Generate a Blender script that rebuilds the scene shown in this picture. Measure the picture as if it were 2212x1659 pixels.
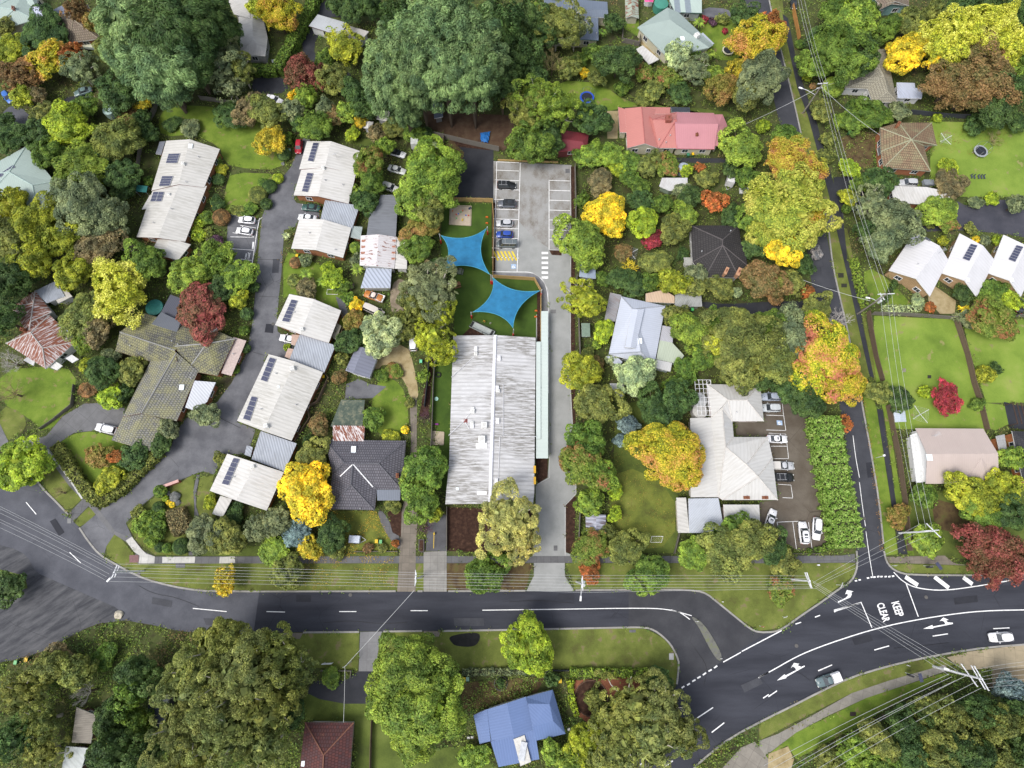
import bpy, math, random
import numpy as np
from mathutils import Vector, Matrix
R = math.radians
for o in list(bpy.data.objects): bpy.data.objects.remove(o)
SC = bpy.context.scene
COL = SC.collection
# ------------------------------------------------------------------ camera
H, F, W0, H0 = 132.0, 1289.0, 2212.0, 1659.0
down = Vector((1083 - W0/2, -(1199 - H0/2), -F)).normalized()
Zc = -down
Yc = (Vector((0, 1, 0)) - Zc * Zc.y).normalized()
Xc = Yc.cross(Zc)
RM = Matrix((Xc, Yc, Zc))                       # camera -> world
cam = bpy.data.cameras.new('camera'); camo = bpy.data.objects.new('camera', cam); COL.objects.link(camo)
cam.sensor_width = 36; cam.lens = 36 * F / W0; cam.clip_start = 0.5; cam.clip_end = 6000
M4 = RM.to_4x4(); M4.translation = Vector((0, 0, H)); camo.matrix_world = M4
SC.camera = camo
# ------------------------------------------------------------------ light
SUN_EL, SUN_AZ = 56.0, 235.0                    # azimuth clockwise from +Y (north)
w = bpy.data.worlds.new('World'); SC.world = w; w.use_nodes = True
nt = w.node_tree; bg = nt.nodes['Background']
sky = nt.nodes.new('ShaderNodeTexSky'); sky.sky_type = 'NISHITA'; sky.sun_disc = False
sky.sun_elevation = R(SUN_EL); sky.sun_rotation = R(SUN_AZ); sky.dust_density = 3.0; sky.air_density = 1.0; sky.ozone_density = 1.0
hs = nt.nodes.new('ShaderNodeHueSaturation'); hs.inputs['Saturation'].default_value = 0.45
nt.links.new(sky.outputs[0], hs.inputs['Color']); nt.links.new(hs.outputs[0], bg.inputs[0]); bg.inputs[1].default_value = 0.15
sl = bpy.data.lights.new('sun', 'SUN'); sl.energy = 1.5; sl.angle = R(24); sl.color = (1, 0.96, 0.9)
so = bpy.data.objects.new('sun', sl); COL.objects.link(so)
az, el = R(SUN_AZ), R(SUN_EL)
sdir = Vector((math.sin(az)*math.cos(el), math.cos(az)*math.cos(el), math.sin(el)))
so.rotation_euler = sdir.to_track_quat('Z', 'Y').to_euler(); so.location = (0, 0, 200)
SC.view_settings.view_transform = 'Standard'; SC.view_settings.look = 'None'
SC.view_settings.exposure = 0.8; SC.view_settings.gamma = 1.0
# ------------------------------------------------------------------ helpers
def px(x, y, z=0.0):
    d = RM @ Vector((x - W0/2, -(y - H0/2), -F))
    t = (H - z) / -d.z
    return Vector((d.x*t, d.y*t, z))
def ray(x, y):
    return (RM @ Vector((x - W0/2, -(y - H0/2), -F))).normalized()
def proj(p):
    v = RM.transposed() @ (Vector(p) - Vector((0, 0, H)))
    return (W0/2 + F*v.x/-v.z, H0/2 - F*v.y/-v.z)
def scl(x, y, z=0.0):                             # metres per photo pixel here
    return (px(x+5, y, z) - px(x-5, y, z)).length / 10
used = {}
def tag(o, label=None, cat=None, group=None, kind=None):
    if label: o['label'] = label; used[label] = used.get(label, 0) + 1
    if cat: o['category'] = cat
    if group: o['group'] = group
    if kind: o['kind'] = kind
    return o
def empty(name, loc=(0, 0, 0), rz=0.0):
    o = bpy.data.objects.new(name, None); COL.objects.link(o); o.location = loc; o.rotation_euler = (0, 0, rz); o.empty_display_size = .3
    return o
def link(name, me, parent=None, loc=None, rz=None):
    o = bpy.data.objects.new(name, me); COL.objects.link(o)
    if parent: o.parent = parent
    if loc is not None: o.location = loc
    if rz is not None: o.rotation_euler = (0, 0, rz)
    return o
class MB:
    def __init__(s): s.v = []; s.f = []; s.m = []
    def add(s, vs, fs, mi=0):
        b = len(s.v); s.v += [tuple(v) for v in vs]; s.f += [tuple(b+i for i in f) for f in fs]; s.m += [mi]*len(fs)
        return s
    def box(s, c, d, rz=0.0, mi=0, top=1.0, tilt=None):
        hx, hy, hz = d[0]/2, d[1]/2, d[2]/2
        ca, sa = math.cos(rz), math.sin(rz)
        vs = []
        for z, k in ((-hz, 1), (hz, top)):
            for x, y in ((-hx, -hy), (hx, -hy), (hx, hy), (-hx, hy)):
                x *= k; y *= k
                p = Vector((x*ca - y*sa, x*sa + y*ca, z))
                if tilt: p = tilt @ Vector((x, y, z))
                vs.append((c[0]+p.x, c[1]+p.y, c[2]+p.z))
        return s.add(vs, [(3,2,1,0),(4,5,6,7),(0,1,5,4),(1,2,6,5),(2,3,7,6),(3,0,4,7)], mi)
    def tube(s, pts, rad, n=6, mi=0, cap=True):
        pts = [Vector(p) for p in pts]; k = len(pts)
        rr = rad if isinstance(rad, (list, tuple)) else [rad]*k
        vs = []
        for i, p in enumerate(pts):
            t = (pts[min(i+1, k-1)] - pts[max(i-1, 0)]).normalized()
            a = t.cross(Vector((0, 0, 1)) if abs(t.z) < .9 else Vector((1, 0, 0))).normalized(); b = t.cross(a)
            for j in range(n):
                an = 2*math.pi*j/n; vs.append(p + (a*math.cos(an) + b*math.sin(an))*rr[i])
        fs = [(i*n+j, i*n+(j+1) % n, (i+1)*n+(j+1) % n, (i+1)*n+j) for i in range(k-1) for j in range(n)]
        if cap: fs += [tuple(range(n-1, -1, -1)), tuple((k-1)*n+j for j in range(n))]
        return s.add(vs, fs, mi)
    def prism(s, pts, z0, z1, mi=0):
        n = len(pts); vs = [(p[0], p[1], z0) for p in pts] + [(p[0], p[1], z1) for p in pts]
        return s.add(vs, [tuple(range(n-1, -1, -1)), tuple(range(n, 2*n))] + [(i, (i+1) % n, n+(i+1) % n, n+i) for i in range(n)], mi)
    def mesh(s, name, mats):
        me = bpy.data.meshes.new(name); me.from_pydata(s.v, [], s.f)
        for m in (mats if isinstance(mats, (list, tuple)) else [mats]): me.materials.append(m)
        if any(s.m): me.polygons.foreach_set('material_index', s.m)
        me.update(); return me
    def build(s, name, mats, parent=None, smooth=False, loc=None, rz=None):
        me = s.mesh(name, mats)
        if smooth: me.polygons.foreach_set('use_smooth', [True]*len(me.polygons))
        return link(name, me, parent, loc, rz)
def npmesh(name, V, nq, mat, k=4):
    me = bpy.data.meshes.new(name); me.vertices.add(len(V)); me.vertices.foreach_set('co', V.astype(np.float32).ravel())
    me.loops.add(nq*k); me.loops.foreach_set('vertex_index', np.arange(nq*k, dtype=np.int32))
    me.polygons.add(nq); me.polygons.foreach_set('loop_start', np.arange(0, nq*k, k, dtype=np.int32)); me.polygons.foreach_set('loop_total', np.full(nq, k, dtype=np.int32))
    me.materials.append(mat); me.update(calc_edges=True); return me
# ------------------------------------------------------------------ materials
MC = {}
class NT:
    def __init__(s, name):
        s.m = bpy.data.materials.new(name); s.m.use_nodes = True; s.t = s.m.node_tree; s.p = s.t.nodes['Principled BSDF']; s.out = s.t.nodes['Material Output']
        s.p.inputs['Specular IOR Level'].default_value = 0.3
    def n(s, k, **kw):
        q = s.t.nodes.new('ShaderNode'+k)
        for a, b in kw.items(): setattr(q, a, b)
        return q
    def l(s, a, b): s.t.links.new(a, b)
    def coord(s, kind='Object', scale=(1, 1, 1)):
        c = s.n('TexCoord'); m = s.n('Mapping'); m.inputs['Scale'].default_value = scale
        s.l(c.outputs[kind], m.inputs[0]); return m.outputs[0]
    def noise(s, vec, sc, det=4, rough=.55):
        q = s.n('TexNoise'); q.inputs['Scale'].default_value = sc; q.inputs['Detail'].default_value = det; q.inputs['Roughness'].default_value = rough
        s.l(vec, q.inputs['Vector']); return q.outputs['Fac']
    def ramp(s, fac, stops, interp='LINEAR'):
        q = s.n('ValToRGB'); q.color_ramp.interpolation = interp; e = q.color_ramp.elements
        while len(e) < len(stops): e.new(.5)
        for i, (p, c) in enumerate(stops):
            e[i].position = p; e[i].color = (c, c, c, 1) if isinstance(c, (int, float)) else (*c[:3], 1)
        s.l(fac, q.inputs[0]); return q.outputs[0]
    def mix(s, fac, a, b, mode='MIX'):
        q = s.n('Mix', data_type='RGBA', blend_type=mode)
        for sock, v in ((q.inputs[0], fac), (q.inputs[6], a), (q.inputs[7], b)):
            if isinstance(v, (int, float)): sock.default_value = v
            elif isinstance(v, (tuple, list)): sock.default_value = (*v[:3], 1)
            else: s.l(v, sock)
        return q.outputs[2]
    def math(s, op, a, b=0.0):
        q = s.n('Math', operation=op)
        for i, v in enumerate((a, b)):
            if isinstance(v, (int, float)): q.inputs[i].default_value = v
            else: s.l(v, q.inputs[i])
        return q.outputs[0]
    def bump(s, fac, strength=.3, dist=.05):
        q = s.n('Bump'); q.inputs['Strength'].default_value = strength; q.inputs['Distance'].default_value = dist
        s.l(fac, q.inputs['Height']); s.l(q.outputs[0], s.p.inputs['Normal'])
    def done(s, col, rough=.8, metal=0.0):
        if isinstance(col, tuple): s.p.inputs['Base Color'].default_value = (*col[:3], 1)
        else: s.l(col, s.p.inputs['Base Color'])
        s.p.inputs['Roughness'].default_value = rough; s.p.inputs['Metallic'].default_value = metal
        return s.m
def cached(f):
    def g(*a, **k):
        key = (f.__name__, a, tuple(sorted(k.items())))
        if key not in MC: MC[key] = f(*a, **k)
        return MC[key]
    return g
def mul(c, k): return tuple(min(1, x*k) for x in c)
@cached
def plain(c, rough=.6, metal=0.0, var=.25):
    t = NT('paint'); v = t.coord()
    f = t.noise(v, 2.5, 5); return t.done(t.mix(t.ramp(f, [(.3, 0.0), (.7, 1.0)]), mul(c, 1-var), mul(c, 1+var*.3)), rough, metal)
@cached
def carpaint(c):
    t = NT('car_paint'); t.p.inputs['Coat Weight'].default_value = .4; t.p.inputs['Coat Roughness'].default_value = .1
    return t.done(c, .35)
@cached
def glass():
    t = NT('dark_glass'); t.p.inputs['Specular IOR Level'].default_value = .6
    f = t.noise(t.coord(), 1.5, 2); return t.done(t.mix(f, (.015, .018, .022), (.05, .06, .07)), .08)
@cached
def ground_mix(name, cs, sc=.35, fine=6, rough=.95, spots=None, bump=.25, stretch=(1, 1, 1)):
    t = NT(name); v = t.coord('Object', stretch)
    a = t.noise(v, sc, 5, .6); b = t.noise(v, fine, 4, .7)
    f = t.math('ADD', t.math('MULTIPLY', a, .68), t.math('MULTIPLY', b, .32))
    n = len(cs); col = t.ramp(f, [(.34+.32*i/(n-1), c) for i, c in enumerate(cs)])
    if spots:
        s1 = t.ramp(t.noise(v, spots[1], 3, .6), [(spots[2], 0.0), (spots[2]+.05, 1.0)]); col = t.mix(s1, col, spots[0])
    t.bump(b, bump, .08); return t.done(col, rough)
@cached
def asphalt(c, c2=None, wear=.5, streak=(1, 1, 1), rot=0.0):
    t = NT('asphalt'); v = t.coord(); mr = t.n('Mapping'); mr.inputs['Rotation'].default_value = (0, 0, rot); t.l(v, mr.inputs[0]); ms = t.n('Mapping'); ms.inputs['Scale'].default_value = streak; t.l(mr.outputs[0], ms.inputs[0]); v2 = ms.outputs[0]
    fine = t.noise(v, 5, 3, .8); big = t.noise(v2, .22, 6, .62)
    col = t.mix(t.ramp(big, [(.35, 0.0), (.68, 1.0)]), c, c2 or mul(c, 1.7))
    col = t.mix(t.ramp(fine, [(.3, 0.0), (.75, 1.0)]), t.mix(1.0, col, (.78, .78, .8), 'MULTIPLY'), col)
    vo = t.n('TexVoronoi', feature='DISTANCE_TO_EDGE'); vo.inputs['Scale'].default_value = .16; t.l(t.mix(.12, v, t.n('TexNoise').outputs['Color']), vo.inputs['Vector'])
    cr = t.ramp(vo.outputs['Distance'], [(.0, 1.0), (.008, 0.0)])
    gate = t.math('MULTIPLY', cr, t.ramp(t.noise(v, .1, 2), [(.5, 0.0), (.6, wear)]))
    col = t.mix(gate, col, mul(c, .45))
    t.bump(fine, .2, .03); return t.done(col, .85)
@cached
def slabs(c, joint=1.5, dark=.55, rz=0.0, c2=None):
    t = NT('concrete_slabs'); co = t.n('TexCoord'); m = t.n('Mapping'); m.inputs['Rotation'].default_value = (0, 0, rz); t.l(co.outputs['Object'], m.inputs[0]); v = m.outputs[0]
    br = t.n('TexBrick'); br.offset = 0; br.inputs['Scale'].default_value = 1.0; br.inputs['Mortar Size'].default_value = .035; br.inputs['Brick Width'].default_value = joint; br.inputs['Row Height'].default_value = joint; br.inputs['Mortar Smooth'].default_value = .3
    br.inputs['Color1'].default_value = (*c, 1); br.inputs['Color2'].default_value = (*mul(c, .85), 1); br.inputs['Mortar'].default_value = (*mul(c, dark), 1); t.l(v, br.inputs['Vector'])
    f = t.noise(v, .5, 6, .65); f2 = t.noise(v, 6, 3, .7)
    col = t.mix(t.ramp(f, [(.42, 0.0), (.72, .75)]), br.outputs['Color'], c2 or mul(c, .6)); col = t.mix(t.ramp(f2, [(.2, .35), (.6, 0.0)]), col, mul(c, .5))
    return t.done(col, .85)
@cached
def corr(c, grime=.3, gc=(.06, .055, .04), per=.38, rust=0.0, rib=.25, tone=1.0, bands=.25):
    t = NT('sheet_roof'); u = t.n('UVMap'); sep = t.n('SeparateXYZ'); t.l(u.outputs[0], sep.inputs[0])
    s = t.math('SINE', t.math('MULTIPLY', sep.outputs[0], 6.2832/per)); s = t.math('ADD', t.math('MULTIPLY', s, .5), .5); s = t.math('POWER', s, 2.2 if per > .7 else 1.0)
    m = t.n('Mapping'); m.inputs['Scale'].default_value = (3.2, .35, 1); t.l(u.outputs[0], m.inputs[0])
    m2 = t.n('Mapping'); m2.inputs['Scale'].default_value = (bands, bands*.4, 1); t.l(u.outputs[0], m2.inputs[0])
    streak = t.noise(m.outputs[0], 1, 5, .7); band = t.noise(m2.outputs[0], 1, 3, .6); spk = t.noise(t.coord(), 3.5, 4, .75)
    g = t.math('MULTIPLY', t.ramp(streak, [(.42, 0.0), (.56, 1.0)]), t.ramp(band, [(.42, .22), (.58, 1.0)])); g = t.math('MULTIPLY', g, grime)
    col = t.mix(t.math('MULTIPLY', s, rib), c, mul(c, .45)); col = t.mix(g, col, gc)
    col = t.mix(t.ramp(spk, [(.3, .3*grime+.08), (.48, 0.0)]), col, mul(c, .55))
    col = t.mix(t.ramp(t.noise(t.coord(), .3, 3), [(.35, .16), (.65, 0.0)]), col, mul(c, .7))
    if rust:
        rm = t.ramp(t.noise(m2.outputs[0], 6, 4, .6), [(.62-.3*rust, 0.0), (.66-.3*rust, 1.0)]); rs = t.math('MULTIPLY', rm, t.ramp(streak, [(.44, .08), (.5, 1.0)]))
        col = t.mix(rs, col, t.mix(spk, (.09, .022, .012), (.24, .085, .045)))
    t.bump(s, .35, .03); return t.done(col, .62)
@cached
def tiles(c, c2, moss=0.0, mc=(.16, .17, .05), grey=0.0):
    t = NT('tile_roof'); u = t.n('UVMap')
    br = t.n('TexBrick'); br.inputs['Scale'].default_value = 1.0; br.inputs['Brick Width'].default_value = .5; br.inputs['Row Height'].default_value = .62; br.inputs['Mortar Size'].default_value = .09; br.inputs['Mortar Smooth'].default_value = .6
    br.inputs['Color1'].default_value = (*c, 1); br.inputs['Color2'].default_value = (*c2, 1); br.inputs['Mortar'].default_value = (*mul(c, .35 if moss > .45 else .62), 1); t.l(u.outputs[0], br.inputs['Vector'])
    v = t.coord(); a = t.noise(v, .35, 4, .6); b = t.noise(v, 4.5, 3, .7)
    col = t.mix(t.ramp(t.noise(v, 1.2, 4), [(.35, 0.0), (.7, .5)]), br.outputs['Color'], mul(c2, .6))
    if moss:
        f = t.math('ADD', t.math('MULTIPLY', a, .5), t.math('MULTIPLY', b, .5)); col = t.mix(t.ramp(f, [(.62-.24*moss, 0.0), (.70-.2*moss, .85)]), col, mc)
        col = t.mix(t.ramp(br.outputs['Fac'], [(0.0, 0.0), (1.0, .6)]), col, mul(c, .3))
    t.bump(br.outputs['Fac'], -.5, .04); return t.done(col, .8)
@cached
def brick(c=(.3, .12, .06)):
    t = NT('brick_wall'); v = t.coord(); br = t.n('TexBrick'); br.inputs['Scale'].default_value = 1.0; br.inputs['Brick Width'].default_value = .46; br.inputs['Row Height'].default_value = .17; br.inputs['Mortar Size'].default_value = .02
    br.inputs['Color1'].default_value = (*c, 1); br.inputs['Color2'].default_value = (*mul(c, .7), 1); br.inputs['Mortar'].default_value = (*mul(c, 1.3), 1)
    m = t.n('Mapping'); m.inputs['Rotation'].default_value = (R(90), 0, 0); t.l(v, m.inputs[0]); t.l(m.outputs[0], br.inputs['Vector'])
    return t.done(t.mix(t.noise(v, 1.0, 4), t.mix(1.0, br.outputs['Color'], (.7, .7, .7), 'MULTIPLY'), br.outputs['Color']), .85)
@cached
def boards(c, per=.18, axis=0, dark=.5):
    t = NT('boards'); v = t.coord(); sep = t.n('SeparateXYZ'); t.l(v, sep.inputs[0]); s = t.math('ADD', sep.outputs[0], sep.outputs[1]) if axis == 0 else sep.outputs[2]
    wv = t.ramp(t.math('FRACT', t.math('MULTIPLY', s, 1/per)), [(0.0, 0.0), (.15, 1.0), (.85, 1.0), (1.0, 0.0)])
    f = t.noise(v, 3, 4, .7); col = t.mix(wv, mul(c, dark), t.mix(f, mul(c, .7), mul(c, 1.15))); return t.done(col, .85)
LG = (.12, .16, .05)
@cached
def leafmat(cols=None, tr=.32):
    t = NT('leaf'); oc = t.coord('Object')
    rnd = t.n('NewGeometry').outputs['Random Per Island']
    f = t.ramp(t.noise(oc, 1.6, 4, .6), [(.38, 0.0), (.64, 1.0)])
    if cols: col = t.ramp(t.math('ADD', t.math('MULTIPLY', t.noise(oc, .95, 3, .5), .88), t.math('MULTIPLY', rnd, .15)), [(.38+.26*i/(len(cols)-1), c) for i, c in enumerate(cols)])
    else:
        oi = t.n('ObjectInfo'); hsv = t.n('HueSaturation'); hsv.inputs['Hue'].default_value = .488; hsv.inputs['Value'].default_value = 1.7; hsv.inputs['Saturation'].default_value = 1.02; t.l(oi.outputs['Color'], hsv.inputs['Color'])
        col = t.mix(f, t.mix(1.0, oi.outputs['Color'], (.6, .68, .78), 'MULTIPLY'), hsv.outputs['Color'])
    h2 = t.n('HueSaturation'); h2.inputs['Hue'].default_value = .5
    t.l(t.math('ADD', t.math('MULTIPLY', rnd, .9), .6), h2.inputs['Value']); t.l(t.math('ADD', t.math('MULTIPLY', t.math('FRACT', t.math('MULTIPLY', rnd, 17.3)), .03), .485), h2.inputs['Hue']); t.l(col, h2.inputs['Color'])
    t.done(h2.outputs[0], .6); t.p.inputs['Specular IOR Level'].default_value = .25
    tl = t.n('BsdfTranslucent'); t.l(h2.outputs[0], tl.inputs['Color']); mx = t.n('MixShader'); mx.inputs[0].default_value = tr
    t.l(t.p.outputs[0], mx.inputs[1]); t.l(tl.outputs[0], mx.inputs[2]); t.l(mx.outputs[0], t.out.inputs[0]); return t.m
BARK = plain((.12, .09, .065), .9); BARKW = plain((.48, .44, .38), .8); WHITE = plain((.75, .75, .76), .5); STEEL = plain((.45, .46, .48), .4); DARK = plain((.03, .03, .035), .6)
# ------------------------------------------------------------------ ground sheets
HARD = []                                          # polygons nothing grows in
def smooth(pts, it=2, closed=True):
    for _ in range(it):
        q = []; n = len(pts)
        for i in range(n if closed else n-1):
            a, b = pts[i], pts[(i+1) % n]
            if closed or i > 0: q.append((a[0]*.75+b[0]*.25, a[1]*.75+b[1]*.25))
            else: q.append(a)
            q.append((a[0]*.25+b[0]*.75, a[1]*.25+b[1]*.75)) if closed or i < n-2 else q.append(b)
        pts = q
    return pts
def P(s):
    a = [float(t) for t in s.replace(',', ' ').split()]; return list(zip(a[::2], a[1::2]))
ZL = {}
def sheet(name, s, lvl, mat, sm=0, hard=True, edge=None):
    pts = P(s) if isinstance(s, str) else s
    if sm: pts = smooth(pts, sm)
    ZL[lvl] = ZL.get(lvl, 0) + 1
    z = lvl*.02 + (ZL[lvl] % 40)*.0004
    wp = [px(x, y) for x, y in pts]
    area = sum(wp[i].x*wp[(i+1) % len(wp)].y - wp[(i+1) % len(wp)].x*wp[i].y for i in range(len(wp)))
    if area < 0: wp.reverse()
    if hard: HARD.append(np.array([(p.x, p.y) for p in wp]))
    mb = MB(); mb.add([(p.x, p.y, z) for p in wp], [tuple(range(len(wp)))])
    o = mb.build(name, mat); o['kind'] = 'structure'; return o
def strip_pts(pts, wd):                            # world polyline -> left/right offsets
    L, Rr = [], []
    for i, p in enumerate(pts):
        t = (pts[min(i+1, len(pts)-1)] - pts[max(i-1, 0)]); t.z = 0; t.normalize(); nrm = Vector((-t.y, t.x, 0))
        L.append(p + nrm*wd/2); Rr.append(p - nrm*wd/2)
    return L, Rr
def kerb(s, sm=1, wd=.35, h=.13, c=(.3, .29, .27), name='kerb'):
    pts = [px(*p) for p in smooth(P(s), sm, False)]; L, Rr = strip_pts(pts, wd); n = len(pts); mb = MB()
    vs = [(p.x, p.y, 0) for p in L] + [(p.x, p.y, h) for p in L] + [(p.x, p.y, h) for p in Rr] + [(p.x, p.y, 0) for p in Rr]
    fs = []
    for i in range(n-1):
        for k in range(3): fs.append((k*n+i, k*n+i+1, (k+1)*n+i+1, (k+1)*n+i))
    mb.add(vs, fs); o = mb.build(name, slabs(c, 2.4, .6)); o['kind'] = 'structure'; return o
def scheme_lines(name, segs, lvl, wd=.12, mat=None, sm=True):
    mb = MB(); z = lvl*.02+.016
    for s in segs:
        pts = [px(*p) for p in (P(s) if isinstance(s, str) else s)]
        if sm and len(pts) > 2: pts = [px(*p) for p in smooth(P(s) if isinstance(s, str) else s, 2, False)]
        L, Rr = strip_pts(pts, wd); n = len(pts)
        mb.add([(p.x, p.y, z) for p in L+Rr], [(i, n+i, n+i+1, i+1) for i in range(n-1)])
    o = mb.build(name, mat or PAINTW); o['kind'] = 'structure'; return o
PAINTW = ground_mix('road_paint', ((.5, .5, .5), (.72, .72, .72), (.78, .78, .78)), 2, 12, .7)
PAINTY = ground_mix('yellow_paint', ((.5, .38, .04), (.7, .55, .05)), 2, 12, .7)
# ================================================================== GROUND
SOIL = ground_mix('garden_ground', ((.025, .02, .013), (.045, .05, .016), (.06, .08, .02), (.1, .08, .045)), .25, 3, .95)
gm = MB(); gm.add([(-900, -900, -.02), (900, -900, -.02), (900, 900, -.02), (-900, 900, -.02)], [(0, 1, 2, 3)])
tag(gm.build('ground', SOIL), kind='structure')
G1 = ground_mix('lawn_green', ((.055, .095, .012), (.095, .15, .016), (.135, .195, .024), (.17, .21, .04)), .22, 7, .95, ((.17, .16, .055), .45, .6))
G2 = ground_mix('verge_grass', ((.07, .068, .02), (.09, .11, .022), (.125, .15, .03), (.18, .175, .06)), .25, 6, .95, ((.15, .13, .06), .5, .6))
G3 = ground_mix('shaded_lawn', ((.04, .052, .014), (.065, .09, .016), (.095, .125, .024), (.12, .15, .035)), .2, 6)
G4 = ground_mix('bright_lawn', ((.09, .145, .018), (.13, .2, .026), (.17, .245, .036), (.22, .26, .06)), .12, 7, .95, ((.2, .2, .07), .35, .62))
TURF = ground_mix('play_turf', ((.025, .05, .006), (.038, .075, .008), (.055, .095, .012)), .3, 8, .9)
GL = ground_mix('leafy_lawn', ((.06, .06, .015), (.09, .11, .02), (.13, .15, .025), (.16, .17, .04)), .3, 7)
MULCH = ground_mix('bark_mulch', ((.018, .008, .005), (.035, .016, .01), (.075, .04, .025)), 1.5, 9)
GRAV = ground_mix('gravel', ((.2, .15, .07), (.3, .24, .13), (.36, .3, .18)), .5, 9)
REDG = ground_mix('red_gravel', ((.14, .045, .022), (.2, .075, .04), (.24, .1, .06)), .6, 9)
LITTER = ground_mix('leaf_litter', ((.035, .022, .012), (.07, .045, .022), (.1, .075, .03), (.07, .085, .02)), .5, 7)
A_DK = asphalt((.026, .028, .037), (.048, .051, .064), .8, (.25, 1.6, 1))
A_MD = asphalt((.062, .065, .078), (.1, .104, .12), .5)
A_DR = asphalt((.09, .092, .102), (.165, .167, .178), .8)
A_BK = asphalt((.022, .024, .03), (.04, .042, .05), .1)
A_CP = asphalt((.085, .068, .05), (.14, .12, .095), .9)
A_MUD = asphalt((.035, .037, .044), (.105, .106, .112), .6, (.9, 4.2, 1), R(-32))
C_LT = ground_mix('new_concrete', ((.2, .205, .2), (.25, .256, .25), (.29, .295, .29)), .25, 8, .85)
C_CAR = ground_mix('muddy_concrete', ((.11, .095, .075), (.2, .19, .175), (.255, .255, .25), (.27, .27, .265)), .35, 5, .85, None, .2, (1, .6, 1))
C_SL = slabs((.2, .2, .2), 1.6, .5); C_WH = slabs((.5, .49, .46), 1.4, .6); C_BR = slabs((.19, .165, .135), 1.5, .55); C_TAN = slabs((.36, .3, .2), 2.2, .6, R(8)); C_DG = slabs((.13, .13, .135), 1.5, .5)
# roads
sheet('road', '-60 1000, 0 1035, 60 1015, 72 1028, 97 1060, 120 1082, 140 1108, 160 1128, 175 1142, 190 1168, 215 1198, 245 1216, 295 1244, 337 1259, 400 1273, 462 1279, 853 1278, 1106 1277, 1261 1275, 1456 1273, 1506 1276, 1526 1282, 1551 1302, 1594 1337, 1621 1359, 1639 1366, 1674 1365, 1692 1357, 1734 1327, 1779 1297, 1809 1274, 1834 1259, 1845 1245, 1852 1222, 1850 1185, 1846 1130, 1838 1040, 1828 960, 1818 900, 1809 850, 1790 760, 1772 690, 1758 647, 1748 577, 1738 500, 1718 400, 1695 310, 1674 225, 1650 130, 1628 50, 1608 0, 1585 -60, 1640 -60, 1660 0, 1675 65, 1690 120, 1716 225, 1738 325, 1762 410, 1789 525, 1799 577, 1815 647, 1832 720, 1850 810, 1859 860, 1869 912, 1879 965, 1889 1037, 1899 1085, 1903 1130, 1908 1175, 1909 1195, 1914 1212, 1924 1226, 1940 1236, 1965 1242, 2109 1243, 2300 1235, 2300 1390, 2212 1391, 2134 1398, 2059 1409, 1984 1423, 1909 1441, 1834 1464, 1771 1494, 1709 1526, 1659 1550, 1581 1591, 1531 1629, 1498 1659, 1440 1720, 1230 1720, 1300 1650, 1370 1590, 1430 1530, 1462 1480, 1466 1461, 1467 1434, 1461 1414, 1448 1391, 1431 1374, 1413 1361, 1393 1355, 1356 1355, 1181 1359, 915 1363, 778 1364, 603 1366, 480 1372, 380 1362, 330 1350, 270 1340, 200 1348, 150 1374, 100 1402, 50 1420, -60 1440', 1, A_DK, 0)
sheet('road', '-60 1000, 0 1035, 60 1015, 72 1028, 97 1060, 120 1082, 140 1108, 160 1128, 175 1142, 190 1168, 215 1198, 245 1216, 295 1244, 337 1259, 400 1273, 462 1279, 560 1279, 548 1367, 480 1372, 380 1362, 330 1350, 270 1340, 200 1348, 150 1374, 100 1402, 50 1420, -60 1440', 2, A_MD)
sheet('road', '-60 1170, 20 1180, 60 1200, 75 1235, 120 1255, 200 1290, 265 1318, 255 1338, 200 1350, 150 1376, 100 1404, 50 1422, -60 1442', 3, A_MUD, 1)
sheet('road', '1358 1274, 1456 1273, 1506 1277, 1526 1283, 1551 1303, 1594 1338, 1621 1360, 1655 1367, 1560 1429, 1470 1480, 1466 1440, 1456 1405, 1430 1374, 1393 1356, 1358 1356', 2, asphalt((.035, .036, .042), (.055, .056, .062), .3))
sheet('road', '1850 1192, 1908 1192, 1906 1160, 1899 1085, 1885 1000, 1874 940, 1860 860, 1832 720, 1815 647, 1799 577, 1789 525, 1762 410, 1738 325, 1716 225, 1690 120, 1660 0, 1640 -60, 1585 -60, 1608 0, 1650 130, 1695 310, 1738 500, 1758 647, 1790 760, 1818 900, 1838 1040', 2, asphalt((.04, .042, .05), (.06, .062, .072), .6))
# unit estate driveway
sheet('driveway', '172 1141, 215 1105, 225 1092, 275 1068, 337 1000, 370 965, 380 935, 400 905, 470 868, 490 840, 500 828, 532 765, 545 700, 553 620, 553 595, 566 470, 583 415, 628 362, 655 300, 668 290, 672 330, 640 400, 635 430, 640 438, 690 448, 690 474, 645 475, 638 490, 614 497, 608 590, 598 690, 600 716, 636 745, 628 772, 615 775, 578 765, 553 832, 512 912, 552 928, 535 982, 490 980, 472 1004, 462 1025, 440 1018, 425 1022, 390 1037, 333 1070, 307 1092, 272 1130, 285 1158, 272 1168, 250 1150, 230 1180, 225 1200, 205 1190', 2, A_DR)
sheet('driveway', '493 465, 540 470, 558 480, 556 530, 541 590, 505 575, 490 520', 3, A_DR)
sheet('driveway', '0 915, 20 957, 100 942, 135 900, 182 872, 215 871, 270 882, 262 940, 250 942, 205 930, 160 935, 130 955, 108 972, 175 1067, 200 1082, 250 1148, 283 1162, 272 1170, 240 1150, 195 1097, 150 1050, 95 975, 20 960, -40 1000, -40 940', 3, slabs((.15, .15, .155), 3.2, .55, R(35)))
sheet('footpath', '150 1108, 185 1072, 200 1085, 156 1130', 3, C_DG)
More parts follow.
